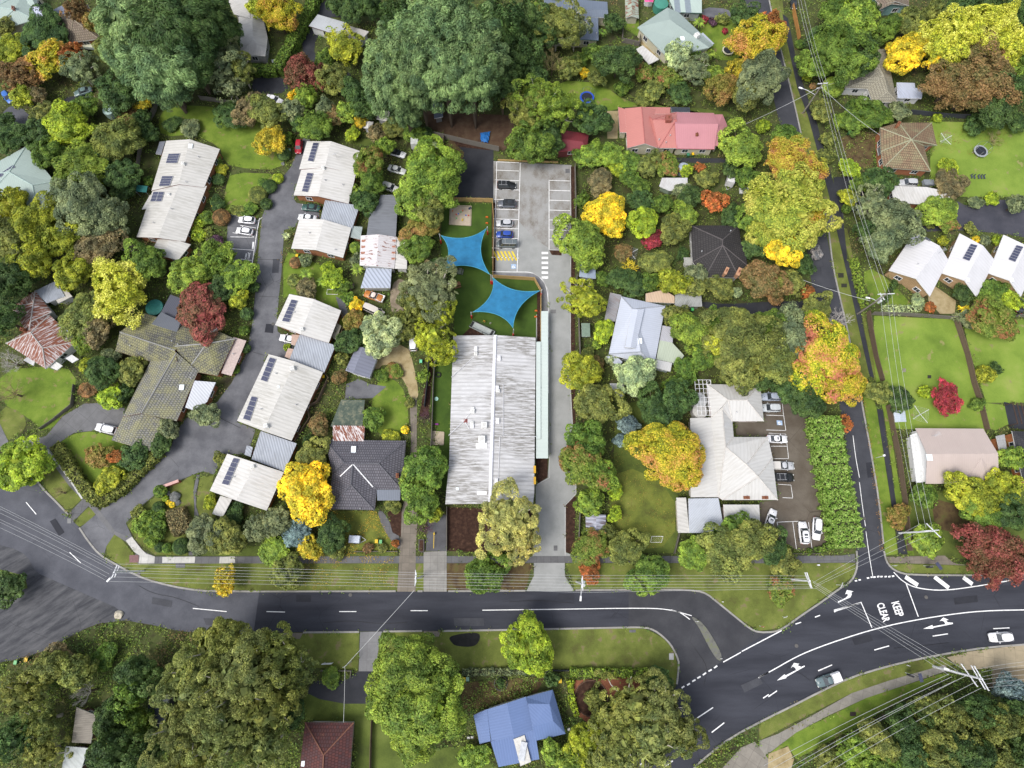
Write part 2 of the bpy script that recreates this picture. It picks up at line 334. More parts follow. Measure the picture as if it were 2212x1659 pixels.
sheet('footpath', '335 1202, 553 1202, 965 1201, 1130 1201, 1238 1201, 1500 1201, 1819 1200, 1846 1196, 1848 1215, 1700 1217, 1500 1216, 1130 1216, 860 1217, 553 1217, 300 1218, 285 1210, 300 1186', 3, C_DG)
sheet('footpath', '272 1168, 285 1159, 305 1185, 316 1196, 335 1202, 334 1217, 300 1217, 302 1200, 290 1192', 4, C_WH)
for q in ('351 1203, 422 1202, 421 1216, 351 1216', '475 1203, 508 1202, 508 1216, 474 1217', '575 1210, 612 1205, 620 1215, 576 1216'): sheet('footpath', q, 4, C_WH)
sheet('footpath', '425 1026, 432 1026, 424 1065, 424 1095, 434 1125, 418 1165, 418 1200, 408 1200, 407 1160, 420 1122, 420 1095, 418 1060', 3, C_DG)
sheet('driveway', '885 850, 901 858, 900 1000, 905 1060, 898 1200, 898 1278, 858 1278, 863 1200, 868 1100, 880 1060, 888 960', 3, C_BR)
sheet('driveway', '814 1100, 832 1108, 852 1150, 865 1160, 865 1190, 850 1175, 826 1140', 3, C_DG, 1)
sheet('driveway', '915 1192, 965 1190, 965 1278, 915 1278', 4, slabs((.26, .25, .23), 1.5, .55))
sheet('driveway', '925 1110, 965 1112, 964 1190, 920 1190', 4, asphalt((.07, .07, .075), None, .2))
sheet('driveway', '803 735, 820 745, 880 745, 893 785, 905 850, 900 862, 885 858, 878 830, 855 800, 830 785, 815 800, 800 790', 3, GRAV, 1)
sheet('driveway', '855 600, 885 610, 885 660, 870 700, 850 690, 840 640', 3, ground_mix('dirt', ((.14, .11, .075), (.22, .18, .13), (.3, .25, .18)), .6, 6), 1)
sheet('car_park', '1066 348, 1235 357, 1233 480, 1234 560, 1231 700, 1231 840, 1243 1045, 1243 1067, 1220 1090, 1220 1192, 1238 1200, 1238 1216, 1220 1216, 1220 1244, 1241 1277, 1137 1277, 1153 1244, 1153 1216, 1130 1216, 1130 1200, 1150 1200, 1157 1105, 1157 1047, 1183 1032, 1186 990, 1186 840, 1186 640, 1168 600, 1151 591, 1066 590', 2, C_LT)
sheet('car_park', '1066 348, 1235 357, 1233 480, 1220 545, 1205 548, 1160 520, 1122 480, 1066 560', 3, C_CAR)
sheet('car_park', '975 300, 1066 322, 1066 430, 1050 430, 975 428, 1003 330', 2, A_BK)
sheet('footpath', '1066 590, 1151 591, 1171 603, 1183 627, 1185 680, 1169 680, 1167 627, 1156 604, 1066 600', 4, slabs((.2, .2, .21), 2, .7))
sheet('footpath', '1158 680, 1184 672, 1185 990, 1158 990', 3, C_LT)
sheet('car_park', '1643 848, 1690 850, 1752 880, 1762 930, 1775 1030, 1790 1160, 1776 1186, 1725 1190, 1690 1170, 1640 1140, 1640 1085, 1682 1080, 1670 990, 1655 945, 1590 940, 1588 912, 1652 912', 2, A_CP)
sheet('driveway', '1515 650, 1560 658, 1659 652, 1762 650, 1765 672, 1659 676, 1570 682, 1545 668, 1517 664', 3, A_BK, 1)
sheet('driveway', '1370 340, 1540 342, 1620 344, 1620 352, 1520 352, 1370 350', 3, A_BK)
sheet('driveway', '1765 460, 1784 460, 1821 460, 1822 492, 1790 495, 1768 493', 3, slabs((.15, .145, .14), 3, .6))
sheet('footpath', '1690 30, 1702 40, 1712 90, 1722 140, 1740 200, 1760 250, 1790 360, 1820 460, 1830 560, 1851 630, 1866 715, 1888 817, 1878 812, 1856 715, 1840 640, 1822 560, 1806 492, 1795 440, 1772 350, 1745 250, 1722 190, 1700 90', 3, A_BK)
sheet('footpath', '1894 884, 1906 884, 1936 1090, 1944 1130, 1960 1197, 1941 1198, 1934 1130, 1926 1092', 3, A_BK)
sheet('driveway', '1800 382, 1900 384, 1920 395, 1985 455, 1979 478, 1940 470, 1880 450, 1825 460, 1815 440, 1805 430', 2, A_BK)
sheet('driveway', '1975 450, 2064 432, 2089 447, 2144 440, 2160 430, 2300 432, 2300 530, 2212 512, 2121 500, 2059 497, 1984 502', 2, asphalt((.04, .042, .055), (.07, .07, .085), .3), 1)
sheet('footpath', '1915 1203, 2040 1200, 2060 1216, 2100 1222, 2000 1218, 1922 1216', 3, C_BR)
sheet('driveway', '2045 1420, 2090 1408, 2212 1392, 2300 1388, 2300 1440, 2140 1444, 2080 1447, 2060 1432', 3, C_TAN)
sheet('driveway', '2140 1444, 2300 1440, 2300 1490, 2145 1490', 3, slabs((.2, .16, .1), 2.2, .6, R(8)))
sheet('footpath', '1640 1600, 1680 1585, 1760 1542, 1840 1497, 1920 1470, 1990 1450, 2040 1436, 2050 1447, 1960 1478, 1870 1508, 1790 1545, 1720 1582, 1670 1620, 1640 1640', 3, slabs((.24, .225, .195), 2, .55, R(20)))
sheet('driveway', '1560 1659, 1600 1615, 1630 1602, 1660 1640, 1659 1720, 1500 1720', 3, slabs((.23, .21, .18), 2, .55, R(35)))
sheet('footpath', '1660 1628, 1702 1612, 1715 1640, 1690 1720, 1655 1720', 3, GRAV)
sheet('driveway', '778 1365, 828 1364, 818 1400, 812 1430, 810 1450, 795 1520, 745 1520, 690 1510, 660 1495, 680 1470, 745 1470, 775 1450', 2, A_BK, 0)
sheet('driveway', '778 1365, 826 1364, 818 1400, 810 1450, 775 1450', 3, slabs((.2, .2, .205), 3.4, .7))
sheet('driveway', '603 1367, 655 1367, 648 1380, 612 1378', 3, C_BR); sheet('driveway', '915 1363, 952 1363, 948 1375, 918 1376', 3, C_BR)
sheet('driveway', '685 0, 775 0, 770 60, 720 30, 700 60, 675 100, 690 140, 760 155, 755 175, 720 165, 670 130, 650 110, 662 60', 2, A_BK, 1)
sheet('driveway', '553 165, 615 165, 625 200, 560 205, 540 190', 2, A_BK, 1)
sheet('driveway', '0 250, 25 225, 60 240, 75 280, 40 290, 0 295', 2, A_MD, 1); sheet('driveway', '130 210, 200 205, 210 222, 150 235', 2, A_BK, 1)
sheet('driveway', '1516 15, 1580 20, 1585 40, 1516 40', 2, A_DR, 1)
sheet('driveway', '800 830, 835 835, 805 860, 745 862, 748 830, 775 818', 2, A_DR)
sheet('driveway', '725 640, 745 650, 755 690, 740 690', 2, A_DR)
# lawns and planting beds
LAWNS = [('340 262, 362 225, 480 232, 545 250, 600 290, 628 320, 612 368, 500 362, 480 340, 476 318, 420 290, 350 296', G1, 1),
 ('500 372, 608 376, 600 410, 560 430, 510 462, 482 456, 488 400', G1, 1), ('0 800, 100 790, 165 800, 160 870, 100 940, 60 900, 0 870', G1, 1), ('0 875, 50 890, 60 925, 15 955, 0 940', G2, 1),
 ('130 955, 160 936, 205 931, 250 945, 330 975, 345 985, 240 1080, 215 1080, 115 970', G1, 1), ('80 985, 110 975, 185 1070, 148 1106, 120 1085, 90 1040', G2, 1), ('157 1130, 198 1088, 214 1104, 176 1140', G2, 1),
 ('228 1165, 250 1150, 288 1195, 300 1216, 300 1245, 262 1222, 232 1205', G2, 1), ('310 1095, 345 1065, 420 1024, 418 1060, 420 1120, 408 1160, 405 1200, 335 1198, 300 1175, 275 1135', G2, 0),
 ('432 1030, 462 1027, 455 1065, 470 1110, 430 1170, 420 1160, 434 1125, 424 1090', G2, 0), ('270 1217, 860 1217, 860 1276, 462 1277, 400 1271, 337 1257, 295 1242', G2, 0), ('898 1217, 915 1217, 915 1276, 898 1276', G2, 0),
 ('965 1217, 1130 1217, 1150 1218, 1135 1275, 965 1276', LITTER, 0), ('1222 1217, 1846 1216, 1850 1225, 1842 1245, 1800 1275, 1734 1324, 1690 1355, 1640 1363, 1594 1335, 1551 1300, 1524 1280, 1506 1275, 1456 1271, 1243 1273', G2, 0),
 ('418 1172, 560 1180, 700 1200, 850 1190, 860 1201, 420 1201', G3, 0), ('720 1104, 812 1104, 850 1160, 858 1188, 720 1192, 705 1150', GL, 0), ('812 822, 850 815, 878 850, 885 935, 806 940, 800 890', G1, 1),
 ('959 438, 1062 440, 1062 520, 1064 596, 1152 600, 1166 626, 1164 738, 979 738, 985 600, 952 590, 952 510', TURF, 0), ('930 880, 938 770, 975 760, 978 800, 972 1060, 955 1060, 950 960', TURF, 0),
 ('1330 880, 1400 860, 1420 900, 1465 960, 1465 1150, 1455 1195, 1240 1195, 1310 1150, 1325 1000', G3, 0), ('1335 1000, 1455 1050, 1460 1180, 1340 1190, 1310 1100', GL, 1),
 ('1888 682, 2064 690, 2110 830, 2128 935, 1920 925, 1896 850, 1885 760', G4, 0), ('2078 690, 2300 690, 2300 870, 2130 870, 2095 760', G4, 0), ('2125 870, 2212 880, 2212 900, 2150 930, 2135 925', G4, 0),
 ('2008 262, 2300 270, 2300 425, 2070 425, 2010 400', G4, 0), ('2135 450, 2165 430, 2300 430, 2300 486, 2212 486, 2150 482', G4, 1), ('1858 590, 1890 578, 1965 650, 1970 668, 1892 668', G1, 1),
 ('1200 172, 1300 180, 1345 215, 1400 230, 1330 232, 1300 260, 1240 230, 1200 225', G1, 1), ('1345 50, 1380 45, 1380 80, 1345 60', G1, 0), ('1510 45, 1600 40, 1620 90, 1600 130, 1540 130, 1515 90', G1, 1), ('1120 0, 1175 0, 1150 40, 1130 50', G1, 1), ('1240 110, 1330 90, 1350 230, 1560 235, 1600 260, 1400 225, 1250 170', G3, 1),
 ('632 1368, 776 1366, 774 1448, 650 1440', G2, 0), ('828 1366, 1181 1361, 1356 1357, 1393 1358, 1430 1377, 1446 1392, 1458 1414, 1464 1440, 1460 1478, 1440 1480, 1420 1446, 1190 1445, 812 1452, 818 1400', G2, 0),
 ('1640 1560, 1709 1529, 1771 1497, 1834 1467, 1909 1444, 1984 1426, 2040 1420, 2060 1435, 1960 1460, 1840 1497, 1700 1568, 1640 1600', G2, 0), ('1640 1645, 1720 1582, 1870 1508, 2030 1456, 2060 1455, 1950 1510, 1850 1570, 1720 1640, 1700 1610', G1, 0),
 ('1862 842, 1880 842, 1893 880, 1925 1090, 1940 1197, 1912 1200, 1899 1085, 1880 960', G1, 0), ('1908 884, 1916 880, 1950 1100, 1975 1200, 1962 1200, 1946 1130, 1938 1090', G1, 0), ('1920 1218, 2100 1222, 2240 1220, 2240 1236, 2105 1239, 1965 1238, 1940 1232, 1927 1224', G2, 0),
 ('1662 0, 1690 0, 1700 90, 1722 190, 1745 250, 1772 350, 1795 440, 1800 460, 1782 460, 1764 410, 1740 325, 1718 225, 1692 120, 1677 65', G2, 0), ('1791 495, 1806 494, 1822 560, 1840 640, 1856 715, 1878 812, 1862 830, 1834 720, 1817 647, 1801 577', G2, 0), ('1818 494, 1830 494, 1858 630, 1872 700, 1900 830, 1888 820, 1868 715, 1853 630', G2, 0),
 ('622 545, 642 550, 690 572, 745 600, 745 720, 690 650, 630 635, 612 645, 612 570', G1, 0), ('1970 1060, 2212 1060, 2212 1215, 1975 1200, 1955 1110', G3, 0), ('800 1540, 900 1620, 1010 1610, 1075 1659, 1075 1720, 800 1720', G3, 0), ('760 1500, 800 1520, 800 1720, 768 1720, 766 1560, 660 1555, 655 1500', G3, 0),
 ('1995 20, 2150 20, 2100 90, 2000 60', G3, 1), ('1920 1050, 1945 1060, 1975 1200, 1965 1200', G1, 0), ('760 300, 810 300, 790 320, 740 305', G3, 1)]
for s, m, sm in LAWNS: sheet('lawn', s, 1, m, sm)
for s, m in [('960 310, 975 302, 1003 330, 975 428, 960 425', LITTER), ('1062 438, 1070 438, 1070 596, 1063 596', MULCH), ('1160 630, 1167 628, 1167 738, 1160 738', MULCH), ('1158 990, 1183 990, 1183 1030, 1158 1048', MULCH), ('1221 1092, 1244 1068, 1240 1198, 1221 1192', MULCH), ('965 1096, 1150 1100, 1148 1198, 965 1190', MULCH), ('998 725, 1030 694, 1050 712, 1045 727', MULCH), ('1186 540, 1213 540, 1213 552, 1192 551', MULCH), ('1232 360, 1241 360, 1243 1040, 1232 840', MULCH), ('836 1105, 868 1100, 866 1160, 848 1150', MULCH), ('928 780, 937 770, 926 900, 905 900', MULCH),
   ('1228 1470, 1370 1462, 1400 1490, 1330 1520, 1310 1500, 1268 1560, 1240 1540', REDG), ('1310 240, 1335 240, 1334 300, 1312 300', GRAV), ('995 1475, 1180 1460, 1160 1495, 1000 1540', LITTER), ('1850 280, 1890 290, 1885 370, 1830 350, 1815 300', LITTER), ('2168 868, 2240 885, 2240 930, 2180 925', A_BK), ('2000 605, 2065 650, 2062 678, 2030 678, 2005 650', GRAV), ('2120 630, 2165 665, 2100 680, 2098 660', GRAV), ('920 240, 1110 250, 1110 325, 1070 325, 920 275', ground_mix('bare_earth', ((.05, .028, .018), (.08, .048, .03), (.1, .07, .045)), .6, 6)), ('970 315, 1060 325, 1055 322, 975 300', MULCH), ('1385 70, 1378 92, 1420 125, 1440 115', GRAV), ('0 1290, 60 1270, 55 1244, 0 1230', G3), ('2010 1075, 2140 1110, 2130 1170, 2020 1140', LITTER)]:
    sheet('planting_bed', s, 3, m, 0, hard=(m is not LITTER))
# kerbs
for s in ('72 1028, 97 1060, 120 1082, 148 1112', '172 1140, 190 1168, 215 1198, 245 1216, 295 1243, 337 1258, 400 1272, 462 1278, 855 1277', '902 1277, 913 1277', '968 1277, 1135 1276', '1243 1275, 1456 1273, 1506 1276, 1526 1282, 1551 1302, 1594 1337, 1621 1359, 1639 1366, 1674 1365, 1692 1357, 1734 1327, 1779 1297, 1809 1274, 1834 1259, 1845 1245, 1852 1222, 1850 1190',
          '1909 1190, 1914 1212, 1924 1226, 1940 1236, 1965 1242, 2109 1243, 2240 1240', '2240 1390, 2134 1398, 2059 1409, 1984 1423, 1909 1441, 1834 1464, 1771 1494, 1709 1526, 1659 1550, 1581 1591, 1531 1629, 1498 1659', '1462 1478, 1467 1434, 1461 1414, 1448 1391, 1431 1374, 1413 1361, 1393 1355, 1356 1355, 1181 1359, 955 1363', '655 1366, 776 1365', '828 1364, 912 1363', '1661 0, 1675 65, 1690 120, 1716 225, 1738 325, 1762 410, 1780 460', '1790 500, 1799 577, 1815 647, 1832 720, 1850 810, 1869 912, 1879 965, 1899 1085, 1908 1175'):
    kerb(s)
for s in ('1186 548, 1186 540, 1214 541', '1151 590, 1171 602, 1184 627, 1186 680, 1187 1032, 1158 1048', '1232 840, 1244 1045, 1244 1067, 1221 1091, 1221 1200', '1232 358, 1233 480, 1232 700, 1232 840', '1752 880, 1762 930, 1775 1030, 1788 1160', '493 462, 503 465, 556 478, 567 470'): kerb(s, 0, .2, .12, (.42, .42, .41))
# traffic island
isl = [px(*p) for p in smooth(P('1492 1333, 1500 1333, 1520 1348, 1540 1378, 1556 1408, 1560 1424, 1552 1428, 1538 1410, 1522 1380, 1508 1352'), 1)]
if sum(isl[i].x*isl[(i+1) % len(isl)].y - isl[(i+1) % len(isl)].x*isl[i].y for i in range(len(isl))) < 0: isl.reverse()
tag(MB().prism(isl, 0, .15).build('traffic_island', ground_mix('mossy_concrete', ((.07, .07, .055), (.13, .13, .12), (.13, .15, .05)), .8, 5)), kind='structure')
# painted lines
D = ['57 1085, 79 1111', '151 1193, 175 1216', '417 1314, 490 1321', '576 1321, 616 1322', '733 1321, 770 1321', '887 1319, 924 1319', '1042 1318, 1200 1316, 1400 1313, 1449 1317, 1494 1330', '1449 1317, 1470 1323, 1490 1338']
scheme_lines('road_marking', D, 4, .16)
D = ['1562 1430, 1600 1409', '1602 1407, 1680 1366', '1680 1366, 1688 1362', '1718 1348, 1730 1344', '1760 1333, 1771 1329', '1801 1318, 1858 1303', '1859 1300, 1883 1356', '1957 1261, 1983 1332', '1639 1463, 1668 1448, 1720 1418, 1770 1397, 1850 1370, 1900 1356, 1946 1345, 2030 1330, 2120 1319, 2230 1317',
     '1930 1236, 1945 1252, 1965 1265, 1990 1272, 2035 1276, 2100 1268, 2180 1254', '1767 1449, 1797 1436', '1888 1404, 1920 1395', '2014 1374, 2047 1369', '2145 1358, 2180 1356', '1659 1505, 1678 1492', '1648 1508, 1660 1500', '1537 1582, 1564 1561', '1495 1558, 1540 1528', '1455 1594, 1490 1562', '1380 1654, 1400 1638', '1433 1659, 1453 1643', '1638 1464, 1660 1452']
scheme_lines('road_marking', D, 4, .2)
scheme_lines('road_marking', ['1472 1486, 1478 1482', '1484 1480, 1490 1476', '1495 1472, 1502 1468', '1506 1465, 1513 1461', '1518 1458, 1525 1453', '1530 1450, 1537 1446', '1542 1443, 1549 1438'], 4, .28)
scheme_lines('road_marking', ['%d %d, %d %d' % (a, b, a+5, b-1) for a, b in ((1846, 1255), (1854, 1253), (1872, 1249), (1880, 1247), (1886, 1247), (1894, 1246), (1901, 1246), (1910, 1246), (1918, 1246), (1926, 1245))], 4, .3)
scheme_lines('road_marking', ['1842 941, 1848 990, 1856 1032', '1856 1042, 1862 1090, 1869 1137', '1870 1148, 1877 1200, 1885 1247'], 4, .14)
scheme_lines('road_marking', ['1955 1246, 1982 1264', '2018 1246, 2049 1270', '2080 1247, 2100 1262'], 4, .9)
# parking lines
def lerp(a, b, t): return (a[0]+(b[0]-a[0])*t, a[1]+(b[1]-a[1])*t)
L = ['1073 350, 1072 410, 1069 480, 1065 560', '1124 352, 1122 420, 1120 500, 1117 588', '1063 587, 1117 588, 1148 588, 1168 600, 1180 618, 1184 645, 1185 680, 1185 850']
for y in (350, 368, 389, 409, 431, 452, 473, 493, 514, 536, 556): L.append('%d %d, 1121 %d' % (1072-(y-350)*.045, y, y+2))
for i in range(8): y = 390 + i*21.4; L.append('1186 %.1f, 1231 %.1f' % (y, y+1.5))
L.append('1186 389, 1186 541')
scheme_lines('parking_line', [q for q in L], 5, .15)
scheme_lines('parking_line', ['%d 563, %d 543' % (1070+i*8+6, 1070+i*8-4) for i in range(6)], 5, .45, PAINTY)
scheme_lines('zebra_crossing', ['1170 %.1f, 1184 %.1f' % (547+i*10.6, 547+i*10.6) for i in range(6)], 5, .62)
scheme_lines('parking_line', ['561 472, 556 498, 543 583', '503 503, 549 511', '498 512, 549 513', '490 537, 548 541', '520 560, 544 563', '519 487, 553 493'], 5, .13, None, False)
scheme_lines('parking_line', ['1687 852, 1692 895, 1697 930', '1655 897, 1691 898', '1655 929, 1696 930', '1660 936, 1697 938, 1703 990', '1665 964, 1701 964', '1672 991, 1703 991', '1680 1046, 1708 1048, 1712 1075', '1690 1075, 1712 1076', '1678 1128, 1725 1126', '1678 1128, 1684 1158', '1712 1128, 1720 1186', '1746 1128, 1754 1188'], 5, .1, None, False)
def blob(name, s, lvl, mat, h=.016):
    pts = [px(x, y) for x, y in (P(s) if isinstance(s, str) else s)]
    if sum(pts[i].x*pts[(i+1) % len(pts)].y - pts[(i+1) % len(pts)].x*pts[i].y for i in range(len(pts))) < 0: pts.reverse()
    o = MB().add([(p.x, p.y, lvl*.02+h) for p in pts], [tuple(range(len(pts)))]).build(name, mat); o['kind'] = 'structure'; return o
def c3(*t): return [(1659+x/4, 1244.2+y/4) for x, y in t]
blob('road_arrow', c3((600, 222), (606, 232), (660, 205), (710, 185), (722, 160), (718, 142), (738, 132), (680, 120), (664, 158), (684, 153), (688, 168), (670, 188)), 4, PAINTW)
for pts in (((75, 903), (140, 848), (150, 858), (240, 812), (235, 795), (213, 780), (220, 772), (194, 798), (222, 750), (270, 758), (252, 770), (270, 778), (285, 785), (314, 772), (316, 782), (160, 870), (155, 882)),
            ((1338, 456), (1418, 422), (1420, 436), (1530, 416), (1520, 395), (1500, 385), (1478, 390), (1512, 358), (1558, 378), (1536, 384), (1550, 400), (1594, 403), (1596, 414), (1424, 448), (1426, 455))):
    blob('road_arrow', c3(*pts), 4, PAINTW)
blob('road_marking', c3((798, 228), (795, 243), (786, 240), (580, 308), (575, 318), (565, 300), (785, 228)), 4, PAINTW)
def text(name, body, x0, y0, x1, y1, up, lvl, mat=None, mirror=False, kind='structure', parent=None, bold=.03, zz=None):
    """word painted flat: baseline from photo point 0 to point 1, letter height up (m)"""
    cu = bpy.data.curves.new(name, 'FONT'); cu.body = body; cu.size = 1; cu.offset = bold
    tmp = bpy.data.objects.new('tmp', cu); COL.objects.link(tmp); dg = bpy.context.evaluated_depsgraph_get(); me = bpy.data.meshes.new_from_object(tmp.evaluated_get(dg)); bpy.data.objects.remove(tmp)
    z = lvl*.02+.018 if zz is None else zz
    a, b = px(x0, y0, z), px(x1, y1, z); n = len(me.vertices); co = np.empty(n*3); me.vertices.foreach_get('co', co); co = co.reshape(-1, 3)
    mn, mx = co.min(0), co.max(0); u = (b-a); Lh = u.length; u.normalize(); v = Vector((-u.y, u.x, 0))
    co = (co-mn)/(np.maximum(mx-mn, 1e-6)); W = np.array([a[:]]) + co[:, :1]*Lh*np.array([u[:]]) + co[:, 1:2]*up*np.array([v[:]])
    W[:, 2] = z; me.vertices.foreach_set('co', W.ravel()); me.materials.clear(); me.materials.append(mat or PAINTW); me.update()
    o = link(name, me, parent)
    if kind: o['kind'] = kind
    return o
text('road_lettering', 'KEEP', 1925, 1302, 1936.5, 1333, 1.75, 4)
text('road_lettering', 'CLEAR', 1893, 1305, 1908, 1345, 1.65, 4)
text('bay_lettering', 'CLEAR', 539, 554, 537.2, 544.5, .25, 5); text('bay_lettering', 'CLEAR', 538.2, 560, 541.5, 546, .45, 5)
text('bay_lettering', 'KEEP', 532, 559, 534.5, 547.5, .4, 5)
blob('bay_sign', '546 523, 549.5 523, 548 538, 544.5 538', 5, PAINTW)
BLUE = ground_mix('blue_paint', ((.2, .3, .45), (.35, .45, .6)), 2, 8)
for s, c in (('1104 571, 1115 571, 1115 581, 1104 581', (1109.5, 576)), ('1677 908, 1689 909, 1690 919, 1678 918', (1683.5, 913.5))):
    blob('disabled_bay_symbol', s, 5, BLUE)
    x, y = c; k = 1.0
    ring = [px(x-.5+2.6*math.cos(a*.35), y+1.2+2.2*math.sin(a*.35)) for a in range(-3, 13)]
    LL, RR = strip_pts(ring, .16); n = len(ring); mb = MB(); z = 5*.02+.02
    mb.add([(p.x, p.y, z) for p in LL+RR], [(i, n+i, n+i+1, i+1) for i in range(n-1)])
    for q in ((px(x-1, y-3), px(x-.6, y+.6)), (px(x-.8, y+.6), px(x+2.2, y+.6)), (px(x+2.0, y+.6), px(x+3.2, y+3.2))):
        LL, RR = strip_pts(list(q), .16); mb.add([(p.x, p.y, z) for p in LL+RR], [(0, 2, 3, 1)])
    tag(mb.build('disabled_bay_symbol', PAINTW), kind='structure')
for s in ('60 1200', ): pass
for (x, y, w_, h_, m) in ((1195, 673, 12, 8, C_SL), (1450, 1418, 10, 14, C_WH), (1366, 1363, 14, 6, C_DG), (560, 1222, 0, 0, None), (390, 1222, 20, 9, C_DG), (290, 1207, 20, 16, plain((.16, .08, .08))), (150, 1125, 8, 11, C_SL), (1200, 1184, 8, 11, C_DG), (1842, 1542, 13, 9, plain((.03, .02, .02))), (1816, 595, 12, 10, plain((.03, .03, .02))), (1823, 617, 12, 8, plain((.03, .03, .02))), (1227, 370, 11, 9, C_DG), (1186, 465, 0, 0, None), (1953, 800, 7, 8, plain((.2, .19, .14))), (2007, 814, 8, 7, plain((.03, .03, .02)))):
    if m: blob('access_cover' if m in (C_SL, C_DG, C_WH) else 'ground_patch', [(x-w_/2, y-h_/2), (x+w_/2, y-h_/2), (x+w_/2, y+h_/2), (x-w_/2, y+h_/2)], 4, m)
blob('ground_patch', smooth(P('968 1375, 1000 1368, 1035 1366, 1038 1380, 1025 1398, 985 1396, 975 1388')), 2, ground_mix('black_soil', ((.01, .01, .01), (.02, .02, .02)), 1, 5))

# road wear: patches, sealed cracks, drains
PATCH = asphalt((.02, .021, .027), (.03, .032, .04), .2); SEAL = plain((.012, .012, .014), .6); WORN = asphalt((.045, .047, .055), (.07, .072, .082), .3)
for q, m in (('640 1285, 672 1285, 672 1300, 640 1300', PATCH), ('980 1335, 1045 1335, 1046 1352, 982 1352', WORN), ('1205 1283, 1240 1283, 1240 1296, 1206 1296', PATCH), ('440 1335, 520 1340, 520 1352, 445 1350', WORN), ('1840 1380, 1880 1370, 1886 1384, 1846 1394', PATCH), ('1870 1000, 1886 998, 1890 1030, 1874 1032', PATCH), ('1835 950, 1850 948, 1853 975, 1839 978', WORN), ('1600 1480, 1640 1462, 1648 1476, 1608 1496', WORN), ('2060 1292, 2110 1286, 2112 1300, 2062 1306', PATCH), ('120 1120, 140 1150, 128 1158, 108 1126', PATCH), ('330 1290, 372 1298, 370 1312, 328 1304', WORN), ('575 700, 592 700, 590 720, 572 718', PATCH), ('590 560, 604 560, 602 590, 588 590', WORN)):
    blob('road_patch', q, 4, m, .004)
scheme_lines('crack_seal', ['300 1265, 330 1282, 380 1290, 430 1310', '700 1345, 760 1340, 820 1348, 880 1344', '1100 1300, 1160 1296, 1240 1303', '1820 905, 1828 930, 1840 945, 1846 943', '1850 1080, 1858 1110, 1856 1150', '1700 1440, 1730 1455, 1750 1470', '1930 1400, 1990 1395, 2050 1388', '1500 1400, 1530 1440, 1520 1480', '560 640, 600 642', '556 560, 606 562', '545 760, 572 768', '470 900, 520 925', '1756 620, 1810 624', '1770 640, 1774 700, 1790 760'], 4, .07, SEAL)
for x, y in ((757, 1285), (1130, 1345), (1720, 1395), (1866, 1120), (2000, 1290), (590, 700), (300, 1240)):
    c_ = px(x, y); n_ = 14; mb = MB(); mb.add([(c_.x+.38*math.cos(i*6.2832/n_), c_.y+.38*math.sin(i*6.2832/n_), .11) for i in range(n_)], [tuple(range(n_))]); tag(mb.build('access_cover', plain((.1, .095, .09), .7)), kind='structure')
from mathutils.geometry import tessellate_polygon
